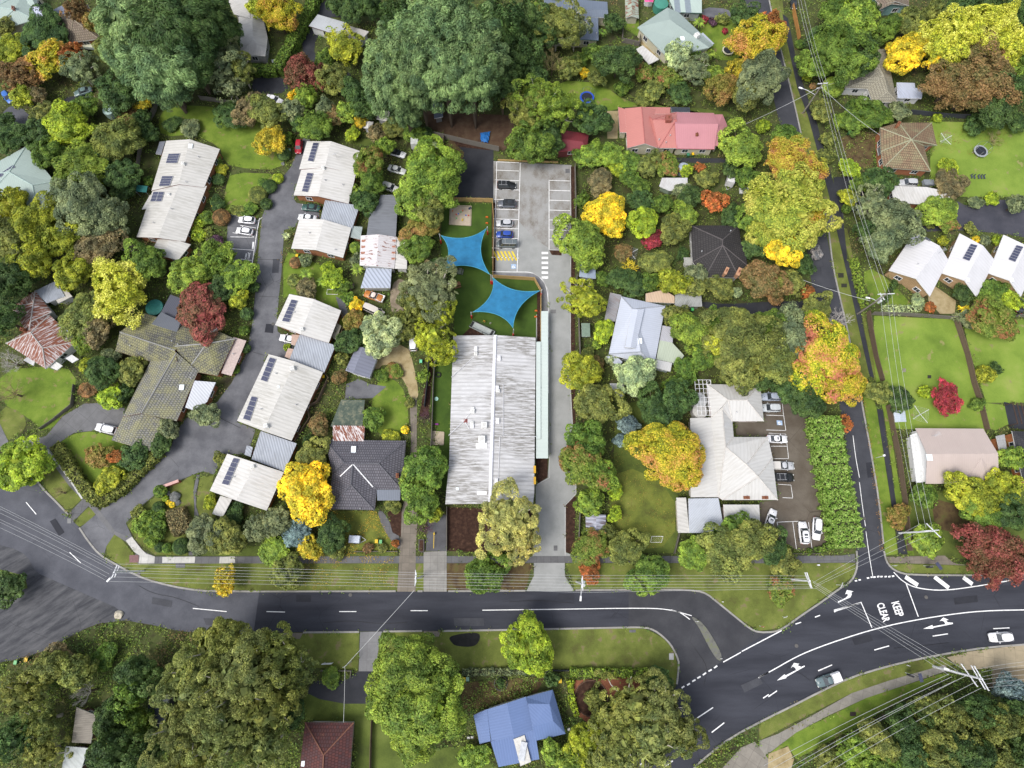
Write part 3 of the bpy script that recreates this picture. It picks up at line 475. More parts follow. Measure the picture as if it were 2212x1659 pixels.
# ================================================================== BUILDINGS
def inset(pts, d):
    n = len(pts); area = sum(pts[i][0]*pts[(i+1) % n][1] - pts[(i+1) % n][0]*pts[i][1] for i in range(n)); sg = 1 if area > 0 else -1
    out = []
    for i in range(n):
        a, b, c = (Vector(pts[(i+k) % n][:2]) for k in (-1, 0, 1))
        u = (b-a).normalized() if (b-a).length > 1e-4 else Vector((1, 0)); v = (c-b).normalized() if (c-b).length > 1e-4 else u
        n1 = Vector((-u.y, u.x))*sg; n2 = Vector((-v.y, v.x))*sg; m = n1+n2
        m = m.normalized() if m.length > .2 else n1
        k = d/max(.45, m.dot(n1)); out.append((b.x+m.x*k, b.y+m.y*k))
    return out
FASC = plain((.62, .62, .6), .5)
class House:
    def __init__(s, name, label, cat, wallm=None, over=.45, group=None):
        s.root = None; s.name, s.label, s.cat, s.wallm, s.over, s.group = name, label, cat, wallm, over, group; s.tris = []; s.nroof = 0
    def _root(s, p):
        if not s.root:
            s.root = empty(s.name, (p.x, p.y, 0)); tag(s.root, s.label, s.cat, s.group); s.o = Vector((p.x, p.y, 0))
    def roof(s, verts, faces, mat, fasc=None, walls=True, caps=None, wallm=None, thick=.2, name='roof', win=True, zbase=0.0, over=None):
        V = [px(x, y, z) for x, y, z in verts]; c = sum((v for v in V), Vector())/len(V); s._root(c); o = s.o
        F_ = []; N_ = []; orig = {}                  # split every face as it is seen from above, all facing up
        for f in faces:
            nrm = Vector()
            for i in range(len(f)):
                a, b = V[f[i]], V[f[(i+1) % len(f)]]; nrm += (a-c).cross(b-c); orig[frozenset((f[i], f[(i+1) % len(f)]))] = orig.get(frozenset((f[i], f[(i+1) % len(f)])), 0)+1
            nrm.normalize()
            if nrm.z < 0: nrm = -nrm
            for t in tessellate_polygon([[Vector((verts[i][0], -verts[i][1], 0)) for i in f]]):
                g = [f[i] for i in t]; p0, p1, p2 = (verts[i] for i in g)
                if (p1[0]-p0[0])*-(p2[1]-p0[1]) + (p1[1]-p0[1])*(p2[0]-p0[0]) < 0: g.reverse()
                F_.append(tuple(g)); N_.append(nrm)
        dirs = {}
        for f in F_:
            for i in range(len(f)): dirs[(f[i], f[(i+1) % len(f)])] = 1
        bd = {a: b for (a, b) in dirs if (b, a) not in dirs}
        loops = []; left = dict(bd)
        while left:
            a0 = next(iter(left)); lp = []; a = a0
            while a in left: lp.append(a); a = left.pop(a)
            loops.append(lp)
        n = len(V); vs = [tuple(v-o) for v in V] + [tuple(v-o-Vector((0, 0, thick))) for v in V]
        fs = list(F_) + [tuple(n+i for i in reversed(f)) for f in F_]; mi = [0]*len(F_) + [1]*len(F_)
        for a, b in bd.items(): fs.append((b, a, n+a, n+b)); mi.append(1)
        me = bpy.data.meshes.new(name); me.from_pydata(vs, [], fs); me.materials.append(mat); me.materials.append(fasc or FASC); me.polygons.foreach_set('material_index', mi); me.update()
        uv = me.uv_layers.new(name='UVMap'); e0 = (V[F_[0][1]]-V[F_[0][0]]).normalized()
        for pi, p in enumerate(me.polygons):
            nn = N_[pi % len(N_)] if pi < 2*len(N_) else p.normal; t = Vector((0, 0, 1)).cross(nn)
            if t.length < .04:
                t = max(((V[f[(i+1) % len(f)]]-V[f[i]]) for f in F_ for i in range(len(f))), key=lambda q: q.length).copy(); t.z = 0
            t.normalize(); sl_ = nn.cross(t)
            for li in p.loop_indices:
                co = me.vertices[me.loops[li].vertex_index].co; uv.data[li].uv = (co.dot(t), co.dot(sl_))
        ro = link(name, me, s.root)
        for f in F_:
            for i in range(1, len(f)-1): s.tris.append((V[f[0]], V[f[i]], V[f[i+1]]))
        if caps:
            mb = MB()
            for (a, b) in dirs:
                if a < b and (b, a) in dirs and orig.get(frozenset((a, b)), 0) > 1:
                    A, B = V[a]-o, V[b]-o; mb.tube([A+Vector((0, 0, .02)), B+Vector((0, 0, .02))], .13, 5)
            if mb.v: mb.build('ridge_capping', caps, s.root)
        if walls:
            wm = wallm or s.wallm
            for lp in loops:
                if len(lp) < 3: continue
                P3 = [V[i] for i in lp]; ins = inset([(p.x, p.y) for p in P3], s.over if over is None else over); k = len(lp)
                z0 = zbase; top = [Vector((q[0], q[1], p.z-thick-.01))-o for q, p in zip(ins, P3)]
                mb = MB(); mb.add([(t.x, t.y, z0) for t in top] + [tuple(t) for t in top], [(i, (i+1) % k, k+(i+1) % k, k+i) for i in range(k)])
                mb.build('wall', wm, s.root)
                if win:
                    for i in range(k):
                        a, b = top[i], top[(i+1) % k]; d = b-a; d.z = 0; Ln = d.length
                        if Ln < 2.6: continue
                        d.normalize(); nr = Vector((d.y, -d.x, 0)); mid = o+(a+b)/2
                        if nr.dot(-mid) < 0.12*mid.length: continue
                        hh = min(a.z, b.z); nw = max(1, int(Ln/4.2))
                        if hh < 1.9: continue
                        for j in range(nw):
                            c_ = a + d*(Ln*(j+.5)/nw); s.window(Vector((c_.x, c_.y, 0)), d, nr, 1.5 if Ln > 3.5 else 1.0, min(1.2, hh-1.2), min(2.2, hh-.25))
        return ro
    def window(s, c, d, nr, wd, ht, topz):
        z = topz-ht/2; fr = MB(); tilt = Matrix((d, nr, Vector((0, 0, 1)))).transposed()
        c0 = Vector((c.x, c.y, z)) + nr*.03
        for q, dm in ((Vector((0, 0, ht/2)), (wd, .1, .09)), (Vector((0, 0, -ht/2)), (wd+.15, .14, .09)), (d*wd/2, (.09, .1, ht)), (-d*wd/2, (.09, .1, ht)), (Vector(), (.06, .08, ht))):
            fr.box(c0+q, dm, tilt=tilt)
        f = fr.build('window', WHITE, s.root); pn = MB(); pn.box(c0, (wd, .04, ht), tilt=tilt); pn.build('pane', glass(), f)
    def hit(s, x, y):
        d = ray(x, y); o = Vector((0, 0, H)); best = None
        for a, b, c in s.tris:
            nn = (b-a).cross(c-a); dn = nn.dot(d)
            if abs(dn) < 1e-9: continue
            t = nn.dot(a-o)/dn; p = o+d*t; nl = nn.normalized()
            if t > 0 and (b-a).cross(p-a).dot(nn) > -1e-6*nn.length and (c-b).cross(p-b).dot(nn) > -1e-6*nn.length and (a-c).cross(p-c).dot(nn) > -1e-6*nn.length:
                if best is None or t < best[2]: best = (p, nl if nl.z > 0 else -nl, t)
        return best or (px(x, y, 3.5), Vector((0, 0, 1)), 0)
    # convenience roofs
    def gable(s, c, r, ze, zr, mat, **k):
        a, b, d, e = P(c); r1, r2 = P(r)
        s.roof([(*a, ze), (*b, ze), (*d, ze), (*e, ze), (*r1, zr), (*r2, zr)], [(0, 4, 5, 3), (4, 1, 2, 5)], mat, **k); return s
    def hip(s, c, r, ze, zr, mat, **k):
        a, b, d, e = P(c); r1, r2 = (P(r)*2)[:2]
        if len(P(r)) == 1: s.roof([(*a, ze), (*b, ze), (*d, ze), (*e, ze), (*r1, zr)], [(0, 1, 4), (1, 2, 4), (2, 3, 4), (3, 0, 4)], mat, **k)
        else: s.roof([(*a, ze), (*b, ze), (*d, ze), (*e, ze), (*r1, zr), (*r2, zr)], [(0, 1, 4), (1, 2, 5, 4), (2, 3, 5), (3, 0, 4, 5)], mat, **k)
        return s
    def flat(s, c, ze, mat, **k):
        pts = P(c); zs = ze if isinstance(ze, (tuple, list)) else [ze]*len(pts)
        s.roof([(*p, z) for p, z in zip(pts, zs)], [tuple(range(len(pts)))], mat, **k); return s
    # things on the roof
    def box(s, x, y, w_, l_, h, name, mat, rz=0, up=0.0, top=1.0):
        p, nn, _ = s.hit(x, y); mb = MB(); mb.box((0, 0, h/2+up-.05), (w_, l_, h), 0, top=top)
        return mb.build(name, mat, s.root, loc=p-s.o, rz=rz)
    def solar(s, q, n, rows=1):
        c = [s.hit(*p) for p in P(q)]; nn = c[0][1]; A, B, C_, D_ = [p[0]+nn*.12-s.o for p in c]     # A-B one end, D-C far end
        if A is None: return
        for i in range(n):
            for j in range(rows):
                t0, t1 = (i+.03)/n, (i+.97)/n; u0, u1 = (j+.03)/rows, (j+.97)/rows
                def pt(t, u): return (A.lerp(D_, t)).lerp(B.lerp(C_, t), u)
                qd = [pt(t0, u0), pt(t0, u1), pt(t1, u1), pt(t1, u0)]; mb = MB()
                mb.add([p for p in qd]+[p+nn*.05 for p in qd], [(3, 2, 1, 0), (0, 1, 5, 4), (1, 2, 6, 5), (2, 3, 7, 6), (3, 0, 4, 7)], 1)
                cc = sum(qd, Vector())/4; ins = [p.lerp(cc, .05)+nn*.052 for p in qd]
                mb.add(qd and [p+nn*.05 for p in qd], [(0, 1, 2, 3)], 1); mb.add(ins, [(0, 1, 2, 3)], 0)
                mb.build('solar_panel', [SOLAR, STEEL], s.root)
    def skylight(s, x, y, w_=.8, l_=.9, rz=0): s.box(x, y, w_, l_, .25, 'skylight', plain((.7, .75, .78), .15, 0, .05), rz)
    def vent(s, x, y): 
        p, nn, _ = s.hit(x, y); mb = MB(); mb.tube([(0, 0, -.1), (0, 0, .45)], .08, 8); mb.tube([(0, 0, .45), (0, 0, .6)], [.16, .1], 8); mb.build('vent_pipe', STEEL, s.root, loc=p-s.o)
    def antenna(s, x, y, rz=0.5):
        p, nn, _ = s.hit(x, y); mb = MB(); mb.tube([(0, 0, -.1), (0, 0, 2)], .035, 5); mb.tube([(-.8, 0, 1.9), (.8, 0, 1.9)], .03, 5)
        for i in range(6): mb.tube([(-.7+i*.28, -.35-.03*i, 1.9), (-.7+i*.28, .35+.03*i, 1.9)], .02, 4)
        mb.build('antenna', STEEL, s.root, loc=p-s.o, rz=rz)
    def chimney(s, x, y, w_=.6, l_=.9, h=1.6, mat=None, rz=0):
        p, nn, _ = s.hit(x, y); mb = MB(); mb.box((0, 0, h/2-.5), (w_, l_, h), 0); mb.box((0, 0, h-.5), (w_+.14, l_+.14, .14), 0)
        ch = mb.build('chimney', mat or brick((.25, .1, .05)), s.root, loc=p-s.o, rz=rz); m2 = MB()
        for k in (-.2, .2): m2.tube([(0, k, h-.45), (0, k, h-.05)], .12, 8)
        m2.build('chimney_pot', plain((.2, .07, .04)), ch)
    def aircon(s, x, y, rz=0, k=1.0):
        p, nn, _ = s.hit(x, y); mb = MB(); mb.box((0, 0, .4*k), (1.0*k, 1.0*k, .75*k), 0, top=.82)
        a = mb.build('rooftop_cooler', plain((.72, .72, .7), .5), s.root, loc=p-s.o, rz=rz); m2 = MB(); m2.box((0, 0, .79*k), (.55*k, .55*k, .03)); m2.build('grille', plain((.5, .5, .48)), a)
def solarmat():
    t = NT('solar_cells'); t.p.inputs['Specular IOR Level'].default_value = .6; br = t.n('TexBrick'); br.offset = 0; br.inputs['Scale'].default_value = 1; br.inputs['Brick Width'].default_value = .16; br.inputs['Row Height'].default_value = .16; br.inputs['Mortar Size'].default_value = .008
    br.inputs['Color1'].default_value = (.03, .035, .07, 1); br.inputs['Color2'].default_value = (.045, .05, .09, 1); br.inputs['Mortar'].default_value = (.1, .1, .14, 1); t.l(t.coord(), br.inputs['Vector']); return t.done(br.outputs['Color'], .18)
SOLAR = solarmat()
BR = brick((.3, .13, .06)); BRT = brick((.36, .24, .13)); CREAM = boards((.5, .47, .35), .2, 1, .75); WHW = boards((.62, .62, .62), .2, 1, .8); TEAL = boards((.2, .34, .34), .2, 1, .75)
UW = corr((.49, .48, .455), .35, (.16, .15, .11), .8, 0, .2); UW2 = corr((.53, .52, .5), .3, (.2, .18, .14), .8, 0, .17); ST = corr((.36, .39, .44), .3, (.08, .08, .08), .55, 0, .6); REDF = plain((.12, .045, .04)); GRF = plain((.05, .14, .11))
B = House('unit_block', 'long white-roofed brick unit block with three blue solar arrays beside the long lawn', 'units', BR)
B.gable('359 304, 475 322, 441 405, 327 412', '410 301, 386 398', 2.9, 4.3, UW, fasc=REDF).gable('330 410, 447 402, 400 522, 295 512', '389 394, 341 514', 2.7, 4.1, UW, fasc=REDF, name='roof')
B.gable('340 517, 412 528, 385 562, 327 546', '367 514, 354 554', 2.5, 3.2, UW); B.flat('345 306, 357 305, 348 334, 336 332', 2.4, plain((.16, .17, .2)), win=False); B.flat('324 421, 330 421, 317 451, 306 452', 2.5, UW, win=False)
B.solar('364 333, 391 332, 384 353, 358 353', 4); B.solar('350 381, 376 381, 368 402, 343 403', 4); B.solar('332 415, 356 415, 350 436, 325 436', 3, 2); B.skylight(412, 316, 1, 1.2); B.vent(430, 340); B.vent(403, 394); B.vent(372, 452); B.vent(333, 482); B.aircon(397, 355, 0, .8); B.aircon(366, 421, 0, .7)
B = House('unit_block', 'two-bay white-roofed brick unit with two ladder-like solar rows beside the red car', 'units', BR)
B.gable('663 305, 777 326, 762 373, 646 366', '715 305, 702 361', 2.8, 4.2, UW2, fasc=REDF).gable('652 362, 770 371, 753 440, 634 422', '701 358, 687 424', 2.7, 4.1, UW2, fasc=REDF)
B.solar('677 309, 690 309, 678 350, 665 348', 6); B.solar('664 374, 678 375, 666 416, 652 414', 6); B.antenna(728, 342); B.aircon(699, 364, 0, .8); B.vent(741, 400); B.vent(703, 390)
B = House('unit_block', 'square white-roofed brick unit without solar panels beside the silver steel carport', 'units', BR)
B.gable('647 472, 759 492, 741 557, 629 537', '700 474, 682 540', 2.7, 4.0, UW2, fasc=GRF); B.vent(669, 504); B.vent(725, 540)
B = House('carport', 'ribbed silver carport with rust stains between the square unit and the two-bay unit', 'carport', BR); B.flat('702 432, 777 444, 760 495, 692 475', (2.6, 2.6, 2.5, 2.6), ST, fasc=STEEL, win=False); B.flat('760 488, 783 490, 778 517, 757 512', 2.2, corr((.3, .35, .34), .3, (.05, .06, .05)), win=False)
B = House('unit_block', 'white-roofed brick unit with one solar row beside the palm garden', 'units', BR)
B.gable('625 635, 737 671, 710 741, 594 702', '678 646, 649 722', 2.7, 4.1, UW2, fasc=REDF); B.solar('630 647, 644 650, 626 697, 609 694', 6); B.aircon(653, 712, .3, .8); B.antenna(712, 672); B.vent(636, 675)
B.flat('728 698, 737 704, 726 734, 717 728', 1.2, boards((.3, .28, .22), .3), win=False)
B = House('carport', 'ribbed silver carport sheltering the tail of the white sedan', 'carport', BR); B.flat('648 722, 725 746, 700 805, 625 776', 2.5, ST, fasc=STEEL, win=False); B.flat('630 722, 647 724, 637 746, 629 744', 2.4, plain((.42, .3, .24)), win=False); B.flat('622 752, 634 754, 625 776, 615 770', 2.4, plain((.42, .3, .24)), win=False)
B = House('unit_block', 'longest white-roofed brick unit of the estate with two solar rows above the corner drive', 'units', BR)
B.gable('580 765, 698 804, 630 952, 512 909', '638 781, 569 931', 2.8, 4.3, UW, fasc=REDF); B.solar('583 772, 598 776, 578 826, 563 821', 5); B.solar('544 856, 558 859, 541 910, 525 905', 5); B.aircon(633, 797, .3); B.aircon(576, 921, .3); B.vent(565, 884); B.vent(597, 807); B.vent(640, 875); B.skylight(602, 836, .5, .5)
B = House('carport', 'ribbed silver carport between the longest unit and the corner unit', 'carport', BR); B.flat('563 931, 641 958, 614 1019, 543 992', 2.5, ST, fasc=STEEL, win=False); B.flat('533 962, 546 966, 541 987, 528 982', 2.4, ST, win=False)
B = House('unit_block', 'white-roofed brick unit with one solar row nearest the golden tree', 'units', BR)
B.gable('491 980, 613 1020, 576 1103, 453 1060', '553 1000, 510 1081', 2.8, 4.2, UW2, fasc=REDF); B.solar('505 989, 519 992, 495 1049, 479 1045', 6); B.aircon(547, 1008, .3, .8); B.vent(506, 1030); B.flat('476 1071, 501 1078, 481 1117, 458 1110', 2.5, UW, walls=False)
# mossy tiled house
MT = tiles((.09, .09, .09), (.14, .14, .135), .8, (.25, .24, .11)); MTG = tiles((.16, .16, .155), (.22, .22, .21), .72, (.25, .24, .12)); RFA = plain((.16, .03, .035))
B = House('tiled_house', 'large mossy grey tiled brick house with spreading wings beside the red maple', 'house', BR)
B.gable('310 676, 470 690, 500 760, 427 805', '260 718, 430 735', 2.8, 2.9, MT, walls=False) if 0 else None
B.roof([(259, 717, 4.4), (312, 677, 2.8), (440, 712, 2.8), (378, 757, 4.6), (325, 781, 2.8), (249, 758, 2.8), (382, 780, 4.6)], [(0, 1, 2, 3), (0, 3, 6, 4, 5)], MT, fasc=RFA, caps=plain((.25, .25, .24)))
B.roof([(378, 748, 4.6), (418, 692, 2.8), (508, 732, 2.8), (470, 812, 2.8), (405, 800, 2.8), (447, 742, 4.5)], [(0, 1, 2, 5), (0, 5, 4), (5, 2, 3, 4)], MT, fasc=RFA, caps=plain((.3, .3, .29)))
B.roof([(325, 781, 2.8), (381, 762, 4.6), (428, 802, 2.8), (382, 910, 2.8), (305, 893, 4.4), (265, 900, 2.8)], [(0, 1, 4, 5), (1, 2, 3, 4)], MTG, fasc=RFA, caps=plain((.25, .25, .25)))
B.roof([(274, 884, 2.6), (309, 892, 3.7), (360, 908, 2.6), (324, 974, 2.6), (279, 962, 3.5), (241, 951, 2.6)], [(0, 1, 4, 5), (1, 2, 3, 4)], MTG, fasc=RFA)
B.flat('420 822, 466 826, 447 868, 422 888, 400 880', 2.7, corr((.5, .52, .56), .1, (.1, .1, .1), .55, 0, .5), fasc=STEEL); B.flat('504 728, 532 736, 500 812, 478 806', 2.3, plain((.42, .34, .31), .7), fasc=REDF)
B.flat('348 674, 390 694, 381 718, 327 700', (3.9, 3.9, 3.4, 3.4), corr((.08, .09, .11), .1), fasc=WHITE, wallm=plain((.3, .32, .38)), over=.1, zbase=2.7); B.flat('368 636, 392 645, 378 690, 348 674', 2.9, corr((.07, .075, .1), .1), fasc=RFA)
B.skylight(393, 837, 1, 1.2); B.vent(283, 748); B.vent(373, 738); B.vent(386, 745); B.vent(414, 818); B.antenna(470, 720); B.vent(505, 765)
# rusty cottage
RU = corr((.5, .47, .47), .3, (.1, .06, .05), .5, .95, .2)
B = House('rusty_cottage', 'old cottage with rust-streaked corrugated hip roof at the left edge', 'house', WHW)
B.hip('22 664, 76 628, 112 674, 62 722', '72 655, 66 695', 2.8, 4.2, RU, caps=plain((.4, .38, .36))); B.hip('13 742, 108 681, 164 738, 99 797', '66 718, 92 752', 2.9, 4.6, RU, caps=plain((.4, .38, .36)))
B.flat('76 628, 122 606, 140 640, 100 655', 2.6, corr((.3, .33, .38), .5)); B.flat('111 637, 143 625, 156 640, 126 655', 2.4, plain((.42, .4, .36)), win=False); B.flat('123 723, 142 708, 165 736, 146 750', 2.9, corr((.42, .45, .5), .2, per=.6), walls=False); B.chimney(52, 713, .7, .7, 1.2)
B.flat('50 778, 68 764, 78 774, 72 790', 2.4, plain((.5, .5, .5)), walls=False); B.flat('103 791, 118 779, 135 790, 123 800', 2.4, plain((.55, .55, .52)), walls=False); B.flat('141 774, 155 766, 170 776, 156 784', 2.3, plain((.55, .55, .55)), walls=False)
PT = corr((.3, .37, .34), .1, (.15, .2, .18), .5, 0, .12)
B = House('teal_house', 'pale teal metal-roofed house cut by the upper left corner', 'house', CREAM); B.hip('-60 -10, 55 -20, 76 42, -20 70', '-10 15, 30 20', 3, 4.6, PT, fasc=plain((.45, .55, .5)), caps=plain((.35, .45, .42))); B.flat('60 14, 84 10, 92 34, 72 36', 2.7, plain((.45, .47, .6)), walls=False); B.hip('50 -20, 84 -16, 78 14, 58 12', '68 -4', 3.0, 4.0, PT); B.chimney(31, 20, .5, .9, 1.0, plain((.25, .13, .1)))
B = House('tiled_house', 'brown tiled house with brick chimney under the orange autumn trees', 'house', BR); BT = tiles((.17, .13, .1), (.23, .19, .14), .35, (.2, .18, .11))
B.hip('113 42, 190 10, 214 84, 150 92', '158 42', 2.8, 4.7, BT, caps=plain((.26, .22, .16))); B.flat('113 22, 133 12, 146 26, 117 38', 2.6, corr((.16, .18, .24), .1, per=.7), win=False); B.chimney(157, 27, .8, .8, 1.4)
B = House('teal_house', 'angular pale teal metal-roofed house with small solar strip at the left edge', 'house', CREAM)
B.roof([(-60, 380, 3), (56, 316, 3), (118, 392, 3), (83, 460, 3), (-60, 460, 3), (20, 372, 4.8), (70, 400, 4.6)], [(0, 1, 5), (1, 2, 6, 5), (2, 3, 6), (3, 4, 5, 6), (4, 0, 5)], PT, fasc=plain((.5, .6, .55)), caps=plain((.36, .46, .43)))
B.flat('46 442, 80 420, 112 440, 83 460', 3.2, PT); B.solar('-2 378, 2 384, 34 362, 30 356', 6, 1)
GW = corr((.42, .41, .39), .3, (.12, .11, .1), .6, 0, .1)
B = House('long_house', 'long pale grey-roofed house beside the clipped hedge near the top edge', 'house', plain((.3, .3, .29)))
B.roof([(488, -10, 3), (540, -30, 4.4), (560, -20, 3), (569, 42, 3), (540, 40, 4.4), (505, 30, 3)], [(0, 1, 4, 5), (1, 2, 3, 4)], GW); B.roof([(515, 36, 3), (545, 30, 4.4), (578, 82, 3), (573, 121, 3), (546, 84, 4.4), (520, 118, 3), (569, 42, 3)], [(0, 1, 4, 5), (1, 6, 2, 4), (2, 3, 4), (4, 3, 5)], GW)
B = House('shed', 'pale grey metal shed with white wall beside the clipped hedge', 'shed', WHW); B.flat('686 31, 752 50, 733 77, 667 56', (2.7, 2.7, 2.9, 2.9), corr((.4, .42, .44), .15), fasc=REDF); B.flat('752 55, 797 68, 776 92, 730 84', 2.5, GW, win=False)
BG = corr((.13, .16, .21), .1, (.06, .07, .08), .5, 0, .15)
B = House('slate_house', 'slate-blue metal-roofed house half hidden by a spreading gum tree', 'house', CREAM); B.roof([(1175, -8, 3), (1312, 4, 3), (1315, 39, 3), (1178, 30, 3), (1176, 15, 4), (1313, 22, 4)], [(0, 1, 5, 4), (4, 5, 2, 3)], BG); B.flat('1178 34, 1292 38, 1293 87, 1246 85, 1176 83', 3, BG, fasc=GRF); B.vent(1288, 74)
B = House('shed', 'narrow lichen-covered green gabled shed behind the grey-green house', 'shed', plain((.45, .42, .33))); B.gable('1350 -12, 1378 -12, 1380 39, 1352 38', '1364 -12, 1365 34', 2.3, 3.0, corr((.3, .36, .3), .6, (.2, .19, .1), .4, .4))
GGR = corr((.27, .33, .31), .12, (.12, .13, .12), .5, 0, .12)
B = House('garage', 'pale green two-strip garage behind the grey-green gabled house', 'garage', plain((.3, .34, .32))); B.flat('1443 -6, 1516 -6, 1516 28, 1458 26', 3.0, corr((.38, .46, .42), .1), fasc=GRF); B.box(1463, 12, 1.6, 5, .06, 'roof_strip', plain((.2, .24, .27))); B.box(1486, 12, 1.6, 5, .06, 'roof_strip', plain((.2, .24, .27)))
B = House('gabled_house', 'large grey-green metal gabled house beside the cream ornamental tree', 'house', CREAM); B.roof([(1377, 59, 3), (1442, 16, 3.2), (1466, 27, 3.2), (1541, 97, 3.2), (1511, 113, 3), (1440, 122, 3), (1447, 42, 4.8), (1532, 103, 4.6)], [(0, 1, 6), (1, 2, 6), (6, 2, 3, 7), (0, 6, 7, 4, 5), (7, 3, 4)], GGR, fasc=plain((.35, .42, .38)))
B.skylight(1474, 84, 1.1, 1.3); B.aircon(1504, 80, .6, 1.3); B.flat('1518 70, 1543 94, 1532 100, 1511 76', 2.4, corr((.38, .42, .48), .1), walls=False)
RP = corr((.42, .17, .15), .12, (.2, .08, .07), .5, 0, .1); RP2 = corr((.42, .19, .21), .08, (.2, .08, .08), .5, 0, .1); PKC = plain((.38, .13, .12))
B = House('red_roofed_house', 'large cream weatherboard house with faded red metal roof beside the lime tree', 'house', CREAM)
B.gable('1350 234, 1420 236, 1421 320, 1355 320', '1386 231, 1393 310', 3, 4.8, RP, caps=PKC); B.flat('1335 231, 1352 236, 1357 286, 1339 286', (2.7, 3, 3, 2.7), RP); B.flat('1385 231, 1448 232, 1448 246, 1388 246', (3, 3, 3.4, 3.4), RP, win=False)
B.hip('1393 245, 1462 243, 1462 320, 1423 320', '1410 258, 1461 258', 3, 4.8, RP, caps=PKC); B.roof([(1456, 242, 3), (1542, 244, 3), (1543, 322, 3), (1461, 321, 3), (1458, 267, 5), (1552, 268, 4.9)], [(0, 1, 5, 4), (4, 5, 2, 3)], RP2, fasc=plain((.45, .1, .12)))
B.roof([(1541, 247, 2.9), (1561, 247, 2.9), (1572, 273, 2.9), (1570, 283, 2.9), (1553, 315, 2.9), (1543, 315, 2.9), (1552, 272, 4.2)], [(0, 1, 6), (1, 2, 6), (2, 3, 6), (3, 4, 6), (4, 5, 6)], RP2, fasc=plain((.45, .1, .12)))
B.chimney(1443, 259, 1.4, 1.6, 1.3, plain((.25, .08, .06))); B.vent(1447, 294); B.vent(1423, 303); B.vent(1438, 309); B.chimney(1505, 292, .6, .6, .8); B.flat('1449 231, 1490 232, 1491 242, 1451 242', 2.7, glass(), walls=False)
B = House('shed', 'dark red metal shed beneath the tall gum tree beside the cream house', 'shed', plain((.15, .04, .04))); B.roof([(1201, 279, 3), (1272, 289, 3), (1268, 322, 3), (1200, 328, 3), (1210, 300, 4), (1258, 306, 4)], [(0, 1, 5, 4), (1, 2, 5), (4, 5, 2, 3), (3, 0, 4)], corr((.18, .03, .04), .15), fasc=plain((.3, .05, .06)))
CT = tiles((.27, .25, .19), (.31, .29, .23), .15, (.25, .24, .18))
B = House('cream_house', 'cream tiled white-walled house beside the golden tree', 'house', WHW)
B.roof([(1879, 105, 2.9), (1914, 106, 2.9), (1938, 221, 2.9), (1885, 221, 2.9), (1874, 192, 2.9), (1826, 190, 2.9), (1825, 160, 2.9), (1844, 150, 2.9), (1893, 123, 4.7), (1900, 148, 4.8), (1909, 165, 4.8), (1917, 199, 4.7), (1878, 170, 4.4)],
       [(0, 1, 8), (1, 2, 11, 10, 9, 8), (2, 3, 11), (3, 4, 10, 11), (4, 5, 12, 10), (5, 6, 12), (6, 7, 12), (7, 0, 8, 9), (7, 9, 12), (9, 10, 12)], CT, caps=plain((.3, .28, .22)))
B.flat('1937 178, 1976 179, 1977 190, 1994 191, 1991 213, 1939 212', 2.5, corr((.42, .46, .56), .35, (.1, .1, .1)))
B = House('teal_house', 'teal weatherboard house with brown roof cut by the top edge', 'house', TEAL); B.gable('1860 -40, 1925 -50, 1964 12, 1900 10', '1890 -46, 1935 3', 3.4, 4.6, BT); B.gable('1893 -10, 1962 -8, 1964 12, 1893 24', '1925 -10, 1927 8', 3.2, 4.2, BT)
B = House('tiled_house', 'lichen-covered brown tiled brick house with white-framed bay windows', 'house', brick((.36, .14, .07)))
B.roof([(1901, 276, 2.9), (1941, 265, 2.9), (2013, 265, 2.9), (2024, 314, 2.9), (1996, 315, 2.9), (2010, 370, 2.9), (1909, 362, 2.9), (1903, 327, 2.9), (1969, 302, 5.2)], [(i, (i+1) % 8, 8) for i in range(8)], tiles((.2, .13, .085), (.26, .18, .11), .55, (.24, .23, .13)), fasc=plain((.35, .38, .3)), caps=plain((.3, .3, .2)))
B.chimney(1936, 273, .6, 1.6, 1.5, None, -.6); B.flat('1895 320, 1908 314, 1912 326, 1898 336', 2.4, plain((.08, .08, .08)), walls=False)
B = House('carport', 'long white-roofed garage beside the silver car on the black drive', 'garage', BR); B.flat('1924 401, 2002 404, 2053 415, 2050 440, 1986 441, 1932 437', 2.7, UW2)
for nm, a, r, sol in (('first', '1976 502, 2049 562, 2009 640, 1920 584', '2030 531, 1979 602', '1988 513, 1990 508, 2010 518, 2009 523'), ('second', '2073 504, 2149 562, 2110 642, 2035 590', '2124 531, 2084 606', '2096 527, 2112 531, 2094 565, 2078 559'), ('third', '2168 507, 2242 562, 2205 642, 2135 590', '2217 530, 2181 606', '2195 530, 2211 534, 2193 567, 2177 561')):
    B = House('white_unit', {'first': 'white gabled tan-brick unit nearest the power pole with sail-like roof', 'second': 'white gabled tan-brick unit between two matching neighbours', 'third': 'white gabled tan-brick unit cut by the right edge of the photo'}[nm], 'units', BRT, group='white gabled units on the east side')
    B.gable(a, r, 2.9, 4.8, corr((.56, .555, .57), .15, (.3, .3, .3), .8, 0, .1)); B.solar(sol, 6 if nm != 'first' else 4)
    if nm != 'first': ap = P(a); B.skylight(ap[2][0]-20, ap[2][1]-37, .8, 1)
    else: B.antenna(2026, 548); B.vent(1981, 571)
B = House('beige_house', 'pinkish beige gable-roofed house beside the paling fence and power lines', 'house', WHW); PB = corr((.42, .35, .32), .08, (.25, .2, .18), .4, 0, .08)
